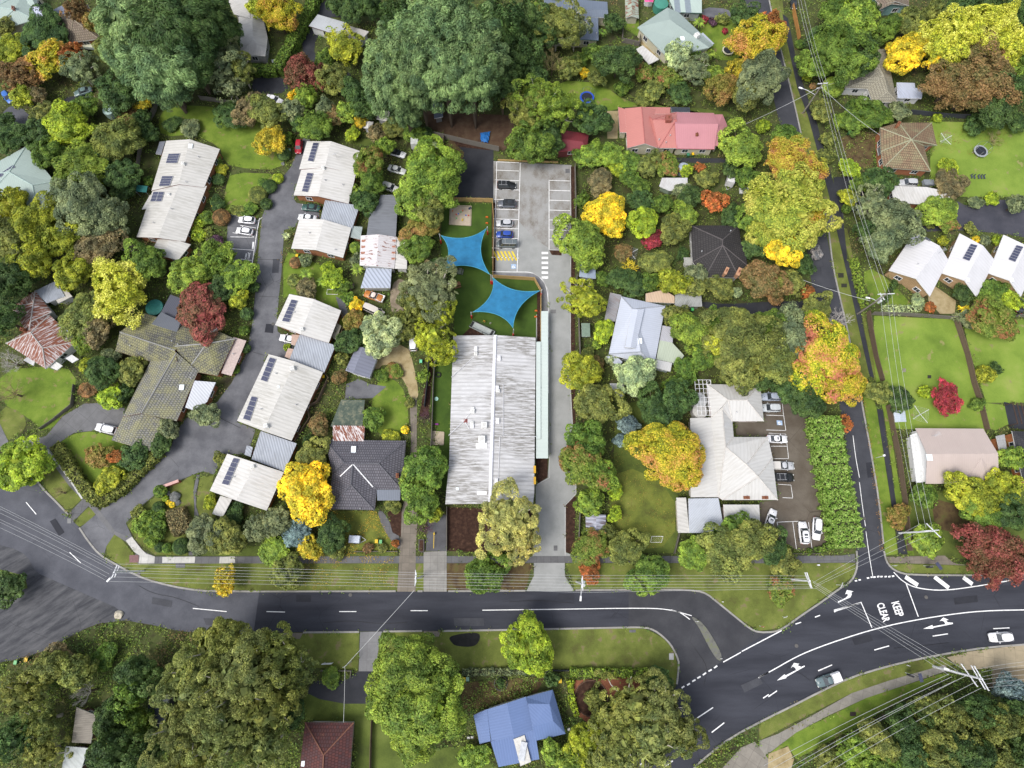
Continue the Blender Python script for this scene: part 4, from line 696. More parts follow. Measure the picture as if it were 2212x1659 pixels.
B.gable('2000 1045, 1978 925, 2124 926, 2158 1044', '2003 981, 2156 980', 3.0, 4.9, PB, fasc=plain((.45, .4, .38))); B.roof([(2085, 1042, 3.1), (2120, 989, 4.7), (2133, 1042, 3.5), (2160, 1030, 3.1)], [(0, 1, 2), (2, 1, 3)], PB, walls=False, fasc=plain((.4, .35, .33)))
B.skylight(2007, 988, 1.2, 1.4); B.antenna(2012, 942); B.flat('1966 940, 1985 932, 2002 1040, 1980 1044', 2.2, plain((.6, .61, .6)), win=False)
B = House('dark_house', 'dark-roofed orange brick house cut by the right edge', 'house', brick((.4, .15, .06))); B.hip('2186 931, 2300 935, 2300 1060, 2210 1040', '2235 970', 2.9, 4.6, tiles((.03, .03, .035), (.045, .045, .05))); B.flat('2152 942, 2170 938, 2176 975, 2162 985', 2.4, plain((.3, .3, .3)), win=False)
DT = tiles((.035, .032, .033), (.05, .046, .046), .1, (.08, .075, .07))
B = House('dark_tiled_house', 'dark charcoal hip-roofed house with two brick chimneys among the gardens', 'house', plain((.5, .5, .48)))
B.roof([(1492, 487, 2.9), (1596, 487, 2.9), (1601, 522, 2.9), (1608, 526, 2.9), (1615, 574, 2.9), (1597, 600, 2.9), (1523, 599, 2.9), (1496, 566, 2.9), (1561, 518, 5.2), (1561, 530, 5.2)], [(0, 1, 8), (1, 2, 3, 4, 9, 8), (4, 5, 9), (5, 6, 9), (6, 7, 9), (7, 0, 8, 9)], DT, caps=plain((.09, .08, .08)))
B.chimney(1565, 590, .6, 1.8, 1.8, brick((.36, .2, .12)), -.5); B.chimney(1592, 592, .8, 2.0, 1.8, brick((.36, .2, .12)), -.5); B.vent(1515, 544); B.vent(1577, 500); B.flat('1477 556, 1496 556, 1496 573, 1480 573', 2.3, plain((.3, .3, .27)), win=False)
SV = corr((.42, .45, .52), .08, (.15, .15, .17), .5, 0, .14)
B = House('silver_house', 'silver hip-roofed weatherboard house with raised ridge panel beside the lime shrub', 'house', plain((.35, .42, .42)))
B.hip('1342 640, 1437 661, 1413 792, 1315 765', '1367 668, 1385 760', 3.0, 4.7, SV, caps=plain((.3, .32, .36))); B.roof([(1365, 667, 4.75), (1392, 667, 4.75), (1373, 752, 4.75), (1350, 750, 4.75), (1378, 668, 5.2), (1362, 751, 5.2)], [(0, 4, 5, 3), (4, 1, 2, 5)], SV, walls=False, thick=.5)
B.flat('1318 632, 1342 637, 1329 694, 1306 690', 2.7, corr((.25, .25, .26), .4, (.15, .08, .06))); B.flat('1431 703, 1455 707, 1453 740, 1425 735', 2.6, corr((.4, .4, .44), .15), win=False); B.flat('1425 735, 1452 740, 1478 768, 1466 786, 1418 776', 2.6, corr((.4, .45, .36), .1)); B.flat('1418 777, 1452 784, 1448 803, 1410 793', 2.6, corr((.5, .5, .5), .1)); B.flat('1310 770, 1330 768, 1345 782, 1335 792', 2.4, SV, win=False); B.skylight(1382, 737, 1, 1.3)
B = House('carport', 'peach ribbed carport behind the silver house', 'carport', plain((.3, .35, .3))); B.flat('1395 634, 1434 626, 1457 640, 1457 655, 1395 652', 2.5, corr((.5, .37, .26), .15, per=.6), win=False)
B = House('carport', 'mottled grey carport at the end of the black driveway', 'carport', plain((.3, .33, .3))); B.flat('1459 632, 1514 630, 1517 662, 1458 662', 2.5, corr((.32, .33, .32), .7, (.12, .12, .1)), win=False)
# white community building right
CWR = corr((.49, .485, .47), .25, (.25, .22, .18), .8, 0, .12)
B = House('white_building', 'large white hip-roofed building with car park behind the clipped golden hedge', 'building', plain((.55, .5, .44)))
B.roof([(1528, 830, 3), (1642, 831, 3), (1650, 910, 3), (1582, 910, 3), (1585, 944, 3), (1659, 944, 3), (1669, 990, 3), (1680, 1080, 3), (1560, 1080, 3), (1552, 1074, 3), (1536, 902, 3), (1573, 864, 5), (1613, 864, 5), (1560, 882, 4.6), (1567, 965, 4.6), (1613, 1004, 5.2), (1638, 1030, 5)],
       [(0, 1, 12, 11), (1, 2, 12), (2, 3, 11, 12), (3, 13, 11), (0, 11, 13, 10), (10, 13, 14, 9), (13, 3, 4, 14), (14, 4, 5, 15), (5, 6, 16, 15), (6, 7, 16), (7, 8, 16), (8, 9, 14, 15, 16)], CWR, fasc=RFA, caps=plain((.5, .48, .45)))
B.flat('1491 903, 1536 902, 1552 1074, 1492 1074', (2.8, 3, 3, 2.8), CWR, fasc=plain((.5, .48, .45))); B.chimney(1612, 1075, 1.2, .5, .7); B.chimney(1652, 1075, 1.2, .5, .7); B.vent(1614, 1003); B.vent(1609, 846); B.antenna(1561, 923); B.vent(1590, 891)
B = House('store_shed', 'narrow white flat-roofed shed at the west end of the white building', 'shed', plain((.5, .45, .4))); B.flat('1461 1075, 1482 1075, 1489 1151, 1465 1151', 2.5, UW, win=False)
B = House('store_shed', 'pale blue square flat-roofed shed attached to the white building', 'shed', plain((.5, .5, .48))); B.flat('1487 1077, 1552 1076, 1566 1152, 1489 1151', 2.7, corr((.42, .45, .5), .15), win=False)
B = House('store_shed', 'plain white flat-roofed garage at the east end of the sheds', 'garage', plain((.5, .45, .4))); B.flat('1562 1090, 1640 1090, 1643 1152, 1566 1152', 2.6, CWR, fasc=RFA, win=False)
# child care centre
CC = corr((.5, .5, .51), .8, (.12, .11, .09), .92, 0, .42, 1.0, .13)
B = House('childcare_building', 'long childcare building with mould-streaked white ribbed roof and verandah', 'building', plain((.4, .4, .4)))
B.roof([(979, 725, 3.2), (1070, 724, 4.1), (1157, 729, 3.2), (1154, 1068, 3.2), (1150, 1098, 3.2), (1058, 1088, 4.1), (962, 1089, 3.2), (964, 1062, 3.2), (970, 1000, 3.2)], [(0, 1, 5, 6, 7, 8), (1, 2, 3, 4, 5)], CC, fasc=plain((.25, .1, .09)))
B.box(1070, 725, .7, .3, .12, 'ridge_end', WHITE)
mb = MB(); a, b_ = B.hit(1070, 727)[0]-B.o, B.hit(1059, 1086)[0]-B.o; mb.tube([a, b_], .42, 6); mb.build('ridge_capping', plain((.66, .66, .7), .5), B.root)
PG = corr((.44, .5, .475), .03, (.2, .25, .2), .9, 0, .04)
B.flat('1169 672, 1184 672, 1184 990, 1158 990, 1158 738, 1169 738', 2.7, PG, fasc=plain((.25, .3, .33)), win=False); B.flat('1158 739, 1168 739, 1168 948, 1158 948', 2.95, PG, fasc=plain((.15, .2, .22)), walls=False)
for x, y, k in ((1021, 889, 1), (1046, 919, 1.4), (1041, 950, 1.6), (1020, 914, .7), (1028, 765, .8), (1076, 845, .8)): B.aircon(x, y, 0, k)
for x, y in ((1028, 755), (1078, 775), (1021, 886), (1020, 920), (1074, 840), (1072, 1040), (1075, 910)): B.box(x, y, .7, 1.2, .5, 'roof_vent_box', plain((.68, .68, .7), .5))
B.chimney(1006, 909, .7, .7, .5, plain((.25, .08, .08))); B.skylight(988, 1056, .6, .6); B.box(1040, 963, 2.4, 1.2, .3, 'roof_hatch', plain((.66, .66, .66))); B.box(1044, 1065, 2.6, .8, .12, 'roof_duct', WHITE)
for q in ('969 941, 1001 911, 1018 889', '1087 830, 1087 942', '1080 942, 1158 943', '1080 943, 1076 1038', '1024 771, 975 815', '1005 912, 1014 927'):
    mb = MB(); mb.tube([B.hit(*p)[0]-B.o+Vector((0, 0, .12)) for p in P(q)], .07, 5); mb.build('roof_pipe', plain((.6, .6, .62)), B.root)
for y in (1014, 1038): B.box(1155, y, .5, 1.6, .1, 'yellow_sign', plain((.6, .35, .03)))
# dark tiled house beside golden tree
DH = tiles((.1, .097, .115), (.14, .135, .155), .05, (.16, .15, .12)); CAPD = plain((.1, .1, .115))
B = House('slate_tiled_house', 'dark slate-tiled hip-roofed house beside the golden tree and childcare centre', 'house', plain((.35, .2, .14)))
B.roof([(702, 950, 2.8), (877, 952, 2.8), (868, 1058, 2.8), (814, 1057, 2.8), (809, 1102, 2.8), (710, 1100, 2.8), (718, 1020, 2.8), (744, 1000, 5), (818, 1001, 5), (762, 1003, 4.9), (758, 1047, 4.9)],
       [(0, 1, 8, 9, 7), (1, 2, 8), (8, 2, 3, 9), (9, 3, 4, 10), (4, 5, 10), (5, 6, 9, 10), (6, 7, 9), (6, 0, 7)], DH, fasc=plain((.4, .4, .42)), caps=CAPD)
B.skylight(764, 973, 1, 1.8); B.flat('814 1058, 865 1058, 864 1081, 815 1081', (2.8, 2.8, 2.5, 2.5), corr((.15, .17, .21), .1), walls=False); B.vent(779, 1099); B.chimney(859, 1028, .5, .9, 1)
for q in ('762 1003, 735 1029', '763 1003, 806 1052'):
    mb = MB(); mb.tube([B.hit(*p)[0]-B.o+Vector((0, 0, .04)) for p in P(q)], .14, 5); mb.build('valley_flashing', WHITE, B.root)
B = House('mossy_shed', 'mossy green flat-roofed shed with rusty annexe behind the slate-tiled house', 'shed', plain((.3, .16, .1))); B.flat('737 863, 788 864, 783 920, 714 921', 2.6, ground_mix('mossy_roof', ((.04, .055, .045), (.07, .09, .07), (.2, .19, .13)), .9, 3), fasc=REDF); B.flat('719 919, 788 920, 785 957, 719 955', 2.9, corr((.6, .58, .58), .2, (.2, .1, .08), .5, .75))
B = House('gabled_shed', 'small grey gabled studio with white end wall beside the gravel drive', 'shed', plain((.6, .6, .6))); B.gable('770 749, 816 769, 798 817, 746 800', '784 750, 763 806', 2.7, 3.7, corr((.17, .18, .23), .1, per=.8), fasc=WHITE); B.vent(750, 798)
B = House('shed', 'long flat dark grey shed behind the rust-spotted white shed', 'shed', plain((.12, .12, .13))); B.flat('823 421, 860 421, 855 511, 792 508, 798 460, 810 455', 2.7, corr((.16, .17, .19), .25, (.03, .03, .03), .9, 0, .1), fasc=plain((.2, .2, .22)))
B = House('workshop', 'white gabled workshop roof with rows of rust patches', 'shed', WHW); WSH = corr((.55, .53, .54), .2, (.2, .12, .1), .6, .15, .2); B.gable('779 509, 857 512, 852 580, 777 573', '818 506, 813 575', 2.9, 4.0, WSH); B.flat('857 513, 879 513, 879 581, 853 580', 2.8, UW2, win=False)
RUP = ground_mix('rust', ((.16, .05, .03), (.3, .12, .07), (.5, .45, .42)), 2, 6)
for y in (520, 533, 546, 559, 573):
    for x in (789, 848):
        if y < 570: B.box(x-(y-520)*.05, y, 1.7, .55, .07, 'rusty_panel', RUP)
B = House('carport', 'blue-striped corrugated carport below the white gabled workshop', 'carport', plain((.4, .4, .38))); B.flat('792 578, 846 581, 843 622, 779 622', 2.6, corr((.38, .42, .5), .1, (.1, .1, .1), .8, 0, .75), walls=True, win=False)
BLU = corr((.11, .165, .32), .1, (.06, .1, .2), .5, 0, .12)
B = House('blue_roofed_house', 'bright blue metal-roofed house below the main road', 'house', plain((.5, .5, .48)))
B.flat('1023 1545, 1052 1532, 1060 1601, 1036 1607', (2.8, 3.2, 3.2, 2.8), BLU); B.roof([(1050, 1533, 3.1), (1136, 1505, 3.1), (1153, 1577, 3.1), (1062, 1603, 3.1), (1095, 1519, 3.6), (1110, 1590, 3.6)], [(0, 4, 5, 3), (4, 1, 2, 5)], BLU)
B.roof([(1135, 1506, 3), (1194, 1490, 3), (1222, 1585, 3), (1158, 1600, 3), (1187, 1521, 4.4), (1195, 1558, 4.4), (1150, 1570, 4.4), (1140, 1520, 4)], [(0, 1, 4, 7), (1, 2, 5, 4), (2, 3, 6, 5), (7, 4, 5, 6)], BLU); B.flat('1060 1602, 1155 1576, 1165 1640, 1077 1657', (3.2, 3.2, 2.8, 2.8), BLU)
B.flat('1109 1597, 1133 1588, 1147 1646, 1124 1655', 3.4, plain((.5, .49, .46))); B.box(1129, 1622, 1.2, 3.2, .35, 'skylight', plain((.45, .47, .5), .3), -.2)
B = House('tiled_house', 'dark red multi-toned tiled hip roof below the main road', 'house', plain((.4, .38, .34))); B.roof([(659, 1560, 2.8), (764, 1561, 2.8), (752, 1720, 2.8), (640, 1720, 2.8), (699, 1631, 5), (696, 1690, 5)], [(0, 1, 4), (1, 2, 5, 4), (2, 3, 5), (3, 0, 4, 5)], tiles((.12, .04, .035), (.07, .04, .045), .1, (.2, .12, .08)), fasc=plain((.3, .28, .22)), caps=plain((.2, .09, .06))); B.skylight(655, 1649, .6, .9)
B = House('old_house', 'weathered grey gabled roof hidden among gum trees at the lower left', 'house', plain((.1, .05, .04))); B.flat('165 1528, 207 1545, 196 1606, 155 1604', 3, corr((.2, .18, .15), .6)); B.flat('142 1612, 190 1616, 170 1680, 130 1680', 2.7, corr((.4, .43, .42), .5, per=.8))
B = House('old_house', 'dark bluish roof beneath the giant gum tree at the lower left', 'house', plain((.05, .05, .06))); B.flat('320 1508, 365 1500, 360 1580, 318 1560', 3, corr((.05, .06, .08), .1))
B = House('striped_shed', 'small garden shed with brown and silver striped roof at the lawn edge', 'shed', plain((.12, .08, .07))); B.gable('1265 1112, 1309 1112, 1308 1150, 1266 1148', '1288 1111, 1288 1150', 2.2, 2.7, corr((.4, .42, .5), .9, (.07, .04, .04), .8, 0, .8))
B = House('garden_shed', 'white flaking metal shed in the garden behind the red-roofed house', 'shed', plain((.2, .25, .2))); B.flat('1430 384, 1485 384, 1485 411, 1446 412, 1424 402', 2.3, corr((.5, .5, .5), .35, (.2, .15, .12)), win=False)
B = House('garden_shed', 'blue-grey arched garden shed beneath the olive dome tree', 'shed', plain((.25, .28, .3))); B.gable('1254 568, 1286 567, 1287 602, 1251 597', '1270 567, 1269 600', 2.1, 2.5, corr((.3, .36, .45), .1), win=False)
B = House('garden_shed', 'small green metal shed beside the boundary fence', 'shed', plain((.12, .17, .13))); B.flat('1256 698, 1274 698, 1275 727, 1257 727', 2.1, plain((.16, .22, .17)), win=False)
B = House('garden_shed', 'pale grey roof corner beneath the dark green dome tree', 'shed', plain((.4, .4, .4))); B.flat('1317 828, 1348 828, 1348 855, 1332 860', 2.4, corr((.5, .5, .52), .15), win=False)
B = House('garden_shed', 'small white-blue shed on the lawn beside the paling fence', 'shed', plain((.15, .35, .33))); B.gable('1930 888, 1955 887, 1958 911, 1934 912', '1943 887, 1946 911', 2.0, 2.2, corr((.42, .48, .54), .08), win=False)
B = House('patio_shelter', 'long white-edged patio awning beside the grey-green gabled house', 'shelter', plain((.5, .5, .5))); B.flat('1374 106, 1388 98, 1424 128, 1402 139', 2.2, UW2, walls=False)
B = House('garden_shed', 'tiny mossy grey shed beside the longest lawn-side unit', 'shed', plain((.12, .1, .08))); B.flat('266 523, 292 525, 288 542, 263 540', 2.1, ground_mix('mossy_roof', ((.04, .035, .03), (.09, .08, .06), (.13, .12, .1)), 1.2, 4), win=False)
B = House('garden_shed', 'grey tin shed roof glimpsed between the tall cypress trunks', 'shed', plain((.2, .2, .2))); B.flat('935 223, 955 222, 957 252, 938 256', 2.3, BG, win=False)
B = House('garden_shed', 'low white shed beside the cypress grove fence', 'shed', plain((.4, .4, .4))); B.flat('875 262, 905 262, 900 279, 880 276', 2.2, UW2, win=False); B.flat('817 238, 842 240, 838 262, 813 257', 2.2, UW, win=False)
B = House('garden_shed', 'small white pitched shed beside the dark lawn behind the units', 'shed', plain((.5, .5, .5))); B.gable('785 263, 807 263, 802 277, 784 276', '796 262, 794 277', 2.1, 2.6, UW2, win=False)
# ================================================================== TREES
from collections import defaultdict
def fib(n, zmin=-1.0):
    i = np.arange(n)+.5; z = 1-(1-zmin)*i/n; ph = i*2.399963; r = np.sqrt(np.maximum(0, 1-z*z)); return np.stack([r*np.cos(ph), r*np.sin(ph), z], 1)
def unit(v): return v/np.maximum(np.linalg.norm(v, axis=-1, keepdims=True), 1e-9)
def cards(Pt, N, size, asp, g, along=None, jit=.55):
    n = len(Pt); Nn = unit(N+g.normal(0, jit, (n, 3)))
    a = unit(np.cross(Nn, (along if along is not None else g.normal(0, 1, (n, 3)))))
    if along is not None: a, b = unit(np.cross(a, Nn)), a
    else: b = np.cross(Nn, a)
    s = (size*(.65+.7*g.random(n)))[:, None] if np.ndim(size) else (size*(.65+.7*g.random(n)))[:, None]
    fold = Nn*s*.22
    V = np.stack([Pt-a*s, Pt-b*s*asp+fold, Pt+a*s, Pt+b*s*asp+fold], 1); return V.reshape(-1, 3)
KIND = { # lobes, shell radius, lobe radius range, zmin, leaf size for (S,M,L,X), aspect, jitter, scatter
 'b': (50, .72, (.16, .29), -.4, .6, .55), 'a': (60, .66, (.14, .27), -.45, .55, .9), 'g': (72, .78, (.1, .19), -.35, .38, .8),
 't': (1, 0, (1, 1), -.6, .7, .35), 'c': (120, .78, (.13, .2), -.5, .3, .45), 'w': (60, .74, (.18, .26), -.5, .25, .5), 's': (20, .62, (.22, .42), -.2, .55, .8)}
NLEAF = {'S': (750, .14), 'M': (3200, .073), 'L': (9500, .043), 'X': (21000, .03)}
LM = leafmat(); CR = {}
def crown_np(kind, size, seed):
    nl, rs, (r0, r1), zmin, asp, jit = KIND[kind]; g = np.random.default_rng(seed*7+ord(kind[0])); n, ls = NLEAF[size]
    if kind == 't': C_ = np.zeros((1, 3)); Rr = np.ones(1)
    else:
        d = fib(nl, zmin); d = unit(d+g.normal(0, .16, d.shape)); rad = rs*(.82+.32*g.random(nl)); C_ = d*rad[:, None]; Rr = r0+(r1-r0)*g.random(nl)
        if kind in 'gc':
            k = nl//4; C_[:k] *= (.35+.45*g.random(k))[:, None]
        if kind in 'bgas':                                   # uneven outline
            for _ in range(4):
                q = unit(g.normal(0, 1, 3)); m = C_ @ q > .4; C_[m] *= 1+.22*g.random()
            q = unit(np.array([g.normal(), g.normal(), .2])); m = C_ @ q > .5; C_[m] *= .74
    if kind == 't': n = int(n*1.2)
    nin = int(n*(.1 if kind not in 'g' else .05)); no = n-nin
    w = Rr**2; li = g.choice(len(C_), no, p=w/w.sum()); dd = unit(g.normal(0, 1, (no, 3)))
    out = unit(C_[li]+1e-6); fl = (dd*out).sum(1) < -.25
    if kind != 't': dd[fl] = -dd[fl]
    dd[:, 2] = np.where((dd[:, 2] < -.4) & (g.random(no) < .7), -dd[:, 2], dd[:, 2])
    rr = (.72+.33*g.random(no)**.6) if kind not in 'at' else (.5+.6*g.random(no) if kind == 'a' else .95+.07*g.random(no))
    sq = np.array([1, 1, .75 if kind in 'gc' else .9]); Pt = C_[li]+dd*rr[:, None]*Rr[li][:, None]*sq
    if kind in 'bagsw':                                       # lopsided outline and gaps the ground shows through
        u_ = unit(Pt); th = np.arctan2(u_[:, 1], u_[:, 0]); a1, a2, a3 = g.random(3)*6.28; f_ = 1+.11*np.sin(2*th+a1)+.09*np.sin(3*th+a2+2*u_[:, 2])+.06*np.sin(5*th+a3); Pt = Pt*f_[:, None]
        q_ = np.sin(Pt[:, 0]*9+a1)*np.sin(Pt[:, 1]*8.3+a2)+.6*np.sin(Pt[:, 2]*7+a3+Pt[:, 0]*5); kp = q_ < {'b': 1.12, 'a': .72, 'g': .85, 's': .9, 'w': .95}[kind]; Pt, dd, out = Pt[kp], dd[kp], out[kp]; no = len(Pt)
    al = None
    if kind in 'cw': al = unit(out*[1, 1, .2]+np.array([0, 0, -.5 if kind == 'w' else -.12])+g.normal(0, .25, (no, 3)))
    if kind == 'g': al = g.normal(0, 1, (no, 3))*[1, 1, .3]+[0, 0, -.4]
    k_ = {'c': 1.25, 'w': 1.35, 'g': .95, 'a': 1.05, 't': .8}.get(kind, 1.0)
    V = cards(Pt, dd*.8+out*.35+[0, 0, .3], ls*k_, asp, g, al, jit)
    di = unit(g.normal(0, 1, (nin, 3))); Pi = di*(.62*g.random(nin)**.4)[:, None]*[1, 1, .85]
    V2 = cards(Pi, di, ls*(3.2 if kind not in 'a' else 2), .8, g, None, .5)
    V = np.concatenate([V, V2]); V[:, 2] = np.where(V[:, 2] < -.75, -.75, V[:, 2]); return V, C_
LIMB = {}
def crown_mesh(kind, size, seed, mat=None):
    key = (kind, size, seed, mat.name if mat else None)
    if key not in CR:
        V, C_ = crown_np(kind, size, seed); CR[key] = npmesh('crown', V, len(V)//4, mat or LM)
        if (kind, seed) not in LIMB:
            mb = MB(); rg = random.Random(seed); cs = [c for c in C_ if np.linalg.norm(c) > .35]; rg.shuffle(cs)
            for c in cs[:9 if kind not in 'ga' else 22]:
                c = Vector(c)*(.96 if kind in 'ga' else .9); b0 = Vector((0, 0, -.75+.5*rg.random())); m = b0.lerp(c, .45)+Vector((rg.uniform(-.1, .1), rg.uniform(-.1, .1), -.1)); m2 = b0.lerp(c, .75)+Vector((rg.uniform(-.06, .06), rg.uniform(-.06, .06), -.02))
                mb.tube([b0, m, m2, c], [.045, .03, .018, .006], 5)
            LIMB[(kind, seed)] = mb
    return CR[key]
LMESH = {}
def limb_mesh(kind, seed, mat):
    k = (kind, seed, mat.name)
    if k not in LMESH: LMESH[k] = LIMB[(kind, seed)].mesh('limbs', mat)
    return LMESH[k]
def trunk_mesh(mat):
    if ('t', mat.name) not in LMESH:
        mb = MB(); mb.tube([(0, 0, 0), (.05, 0, .08), (.15, .1, .35), (0, .2, .65), (0, 0, 1)], [1.5, 1.05, .9, .8, .65], 8); LMESH[('t', mat.name)] = mb.mesh('trunk', mat)
    return LMESH[('t', mat.name)]
def bare_np(seed):
    rg = random.Random(seed); mb = MB()
    def grow(p, d, L_, r, k):
        q = p+d*L_*.5+Vector((rg.uniform(-.1, .1), rg.uniform(-.1, .1), 0))*L_; e = p+d*L_; mb.tube([p, q, e], [r, r*.8, r*.6], 4 if k > 0 else 6, cap=False)
        if k >= 5: return
        for _ in range(3 if k < 3 else 4):
            nd = (d+Vector((rg.uniform(-.9, .9), rg.uniform(-.9, .9), rg.uniform(-.15, .6)))).normalized(); grow(e if rg.random() < .6 else q, nd, L_*.68, r*.55, k+1)
    for i in range(5): a = i*1.256+rg.random(); grow(Vector((0, 0, -.7)), Vector((math.cos(a)*.7, math.sin(a)*.7, .7)).normalized(), .42, .028, 0)
    return mb
def fern_np(seed, n=13, seg=6):
    rg = random.Random(seed); V = []
    for i in range(n):
        a = i*2*math.pi/n+rg.uniform(-.15, .15); L_ = rg.uniform(.8, 1); dx, dy = math.cos(a), math.sin(a)
        for j in range(seg*2):
            t = (j+.5)/(seg*2); r = t*L_; z = .35*math.sin(t*2.4)-.25*t*t; wd = .17*math.sin(min(1, t*1.3)*math.pi*.9)+.03
            for sd in (-1, 1):
                p = Vector((dx*r, dy*r, z)); q = p+Vector((-dy*sd, dx*sd, 0))*wd+Vector((dx, dy, 0))*.05; V += [p, p+Vector((dx, dy, 0))*.075, q+Vector((dx, dy, 0))*.05-Vector((0, 0, .05)), q-Vector((0, 0, .05))]
    return np.array([tuple(v) for v in V])
PAL = {'gm': ((0.2, 0.23, 0.07), 'olive-green'), 'po': ((0.44, 0.43, 0.13), 'pale olive'), 'dg': ((0.065, 0.115, 0.032), 'dark green'), 'mg': ((0.115, 0.19, 0.032), 'mid green'), 'lg': ((0.19, 0.275, 0.042), 'light green'), 'ol': ((0.18, 0.205, 0.05), 'olive green'), 'gg': ((0.18, 0.215, 0.1), 'grey-green'), 'yg': ((0.29, 0.325, 0.035), 'yellow-green'),
 'ye': ((0.72, 0.57, 0.045), 'golden yellow'), 'or': ((0.38, 0.16, 0.045), 'orange'), 'oy': ((0.46, 0.38, 0.04), 'orange-yellow'), 'rd': ((0.3, 0.05, 0.045), 'red'), 'rb': ((0.2, 0.08, 0.045), 'red-brown'), 'ob': ((0.23, 0.145, 0.055), 'orange-brown'), 'cr': ((0.36, 0.42, 0.2), 'pale cream-green'),
 'bl': ((0.18, 0.25, 0.24), 'blue-grey'), 'pu': ((.1, .05, .07), 'purple'), 'bz': ((0.34, 0.32, 0.3), 'grey'), 'br': ((0.2, 0.17, 0.075), 'brown-olive'), 'cy': ((0.17, 0.255, 0.1), 'soft green'), 'lm': ((0.27, 0.36, 0.035), 'lime green')}
MULTI = {'m9': [(.22, .3, .045), (.36, .4, .055), (.5, .48, .1)], 'mh': [(.15, .27, .04), (.22, .36, .06), (.33, .45, .12)], 'm1': [(.26, .3, .03), (.42, .4, .03), (.56, .45, .04), (.52, .27, .09)], 'm2': [(.12, .19, .035), (.18, .25, .035), (.2, .24, .05), (.3, .13, .06)], 'm3': [(.22, .32, .03), (.42, .46, .03), (.6, .52, .04), (.54, .3, .1), (.46, .15, .1)], 'm4': [(.14, .1, .045), (.22, .085, .055), (.3, .085, .07)], 'm5': [(.32, .38, .04), (.54, .55, .05), (.68, .68, .16)],
 'm6': [(.14, .15, .05), (.23, .165, .065), (.28, .175, .07)], 'm7': [(.19, .2, .04), (.26, .22, .05), (.34, .2, .07)], 'm8': [(.5, .23, .12), (.56, .35, .07), (.46, .4, .05), (.34, .38, .05)]}
MULN = {'mh': 'light green', 'm9': 'pale yellow-green', 'm1': 'yellow and orange', 'm2': 'green red-flecked', 'm3': 'yellow, orange and crimson', 'm4': 'russet red', 'm5': 'bright lemon-lime', 'm6': 'olive and rust', 'm7': 'olive and orange', 'm8': 'orange and yellow'}
TNAME = {'b': 'broadleaf_tree', 'a': 'deciduous_tree', 'g': 'gum_tree', 'c': 'cypress_tree', 'w': 'weeping_tree', 't': 'clipped_shrub', 's': 'shrub', 'r': 'bare_tree', 'f': 'tree_fern'}
TWORD = {'b': 'leafy tree', 'a': 'airy tree', 'g': 'gum tree', 'c': 'cypress', 'w': 'feathery tree', 't': 'clipped ball shrub', 's': 'loose shrub', 'r': 'bare tree', 'f': 'fern'}
ntree = 0; CROWNS = []
def tree(x, y, rp, h, kind, col, where, ry=1.0, bark=None):
    """crown centre at photo point (x, y) on its own height; rp = crown radius in photo pixels"""
    global ntree; ntree += 1; rg = random.Random(ntree); small = h < 3.2 and kind in 'stfbrw'
    zc = h*(.5 if small else .62); r = rp*scl(x, y, zc)*(1.08 if kind in 'bagcws' else 1); 
    hz = (h-zc)/.95 if not small else h*.55
    if kind in 'tf': zc = h*.5; hz = h*.5
    c = px(x, y, zc); size = 'S' if r < 1.7 else 'M' if r < 3.6 else 'L' if r < 6.5 else 'X'; seed = rg.randint(1, 3) if size != 'X' else rg.randint(1, 2)
    cname = MULN[col] if col in MULN else PAL[col][1]; word = TWORD[kind] if not (kind in 'bw' and h < 3.2) else 'bushy shrub'
    nm = TNAME[kind] if not (kind in 'bwa' and h < 3.2) else 'shrub'
    label = '%s %s %s' % (cname, word, where); rgb = PAL[col][0] if col in PAL else (.1, .1, .1)
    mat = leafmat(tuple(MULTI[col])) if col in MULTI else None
    rzr = rg.uniform(0, 6.28); CROWNS.append((c.x, c.y, r))
    jv = rg.uniform(.88, 1.12); rgba = (min(1, rgb[0]*jv*rg.uniform(.95, 1.05)), rgb[1]*jv, rgb[2]*jv, 1)
    if kind == 'f':
        if 'fern' not in CR: V = fern_np(1); CR['fern'] = npmesh('fronds', V, len(V)//4, LM)
        t = empty(nm, (c.x, c.y, 0)); f = link('fronds', CR['fern'], t, (0, 0, h*.75), rzr); f.scale = (r, r, r*.8); f.color = rgba
        tk = link('trunk', trunk_mesh(BARK), t, (0, 0, 0)); tk.scale = (.14, .14, h*.75); tag(t, label, 'fern'); return t
    if kind == 'r':
        k = ('bare', seed % 2, col)
        if k not in CR: CR[k] = bare_np(seed % 2+3).mesh('branches', plain(mul(rgb, 1.3), .8))
        t = empty(nm, (c.x, c.y, 0)); f = link('branches', CR[k], t, (0, 0, zc), rzr); f.scale = (r, r, h*.5)
        tk = link('trunk', trunk_mesh(BARK), t); tk.scale = (.18, .18, zc*.7); tag(t, label, 'tree'); return t
    me = crown_mesh(kind, size, seed, mat)
    if small:
        o = link(nm, me, None, (c.x, c.y, hz*.8 if kind != 't' else h*.45), rzr); o.scale = (r, r*ry, hz if kind != 't' else h*.55); o.color = rgba; tag(o, label, 'shrub'); return o
    t = empty(nm, (c.x, c.y, 0)); cr = link('crown', me, t, (0, 0, zc), rzr); cr.scale = (r*rg.uniform(.88, 1.08), r*rg.uniform(.92, 1.12), hz) ; cr.color = rgba
    if ry != 1.0: cr.rotation_euler = (0, 0, rg.choice((0, math.pi))); cr.scale = (r, r*ry, hz)
    bk = bark or (BARKW if kind in 'g' else BARK)
    lb = link('limbs', limb_mesh(kind, seed, bk), t, (0, 0, zc), cr.rotation_euler.z); lb.scale = cr.scale
    tk = link('trunk', trunk_mesh(bk), t); rt = min(.8, .05*r+.06) if kind != 'c' else .6; tk.scale = (rt, rt, zc); tag(t, label, 'tree'); return t
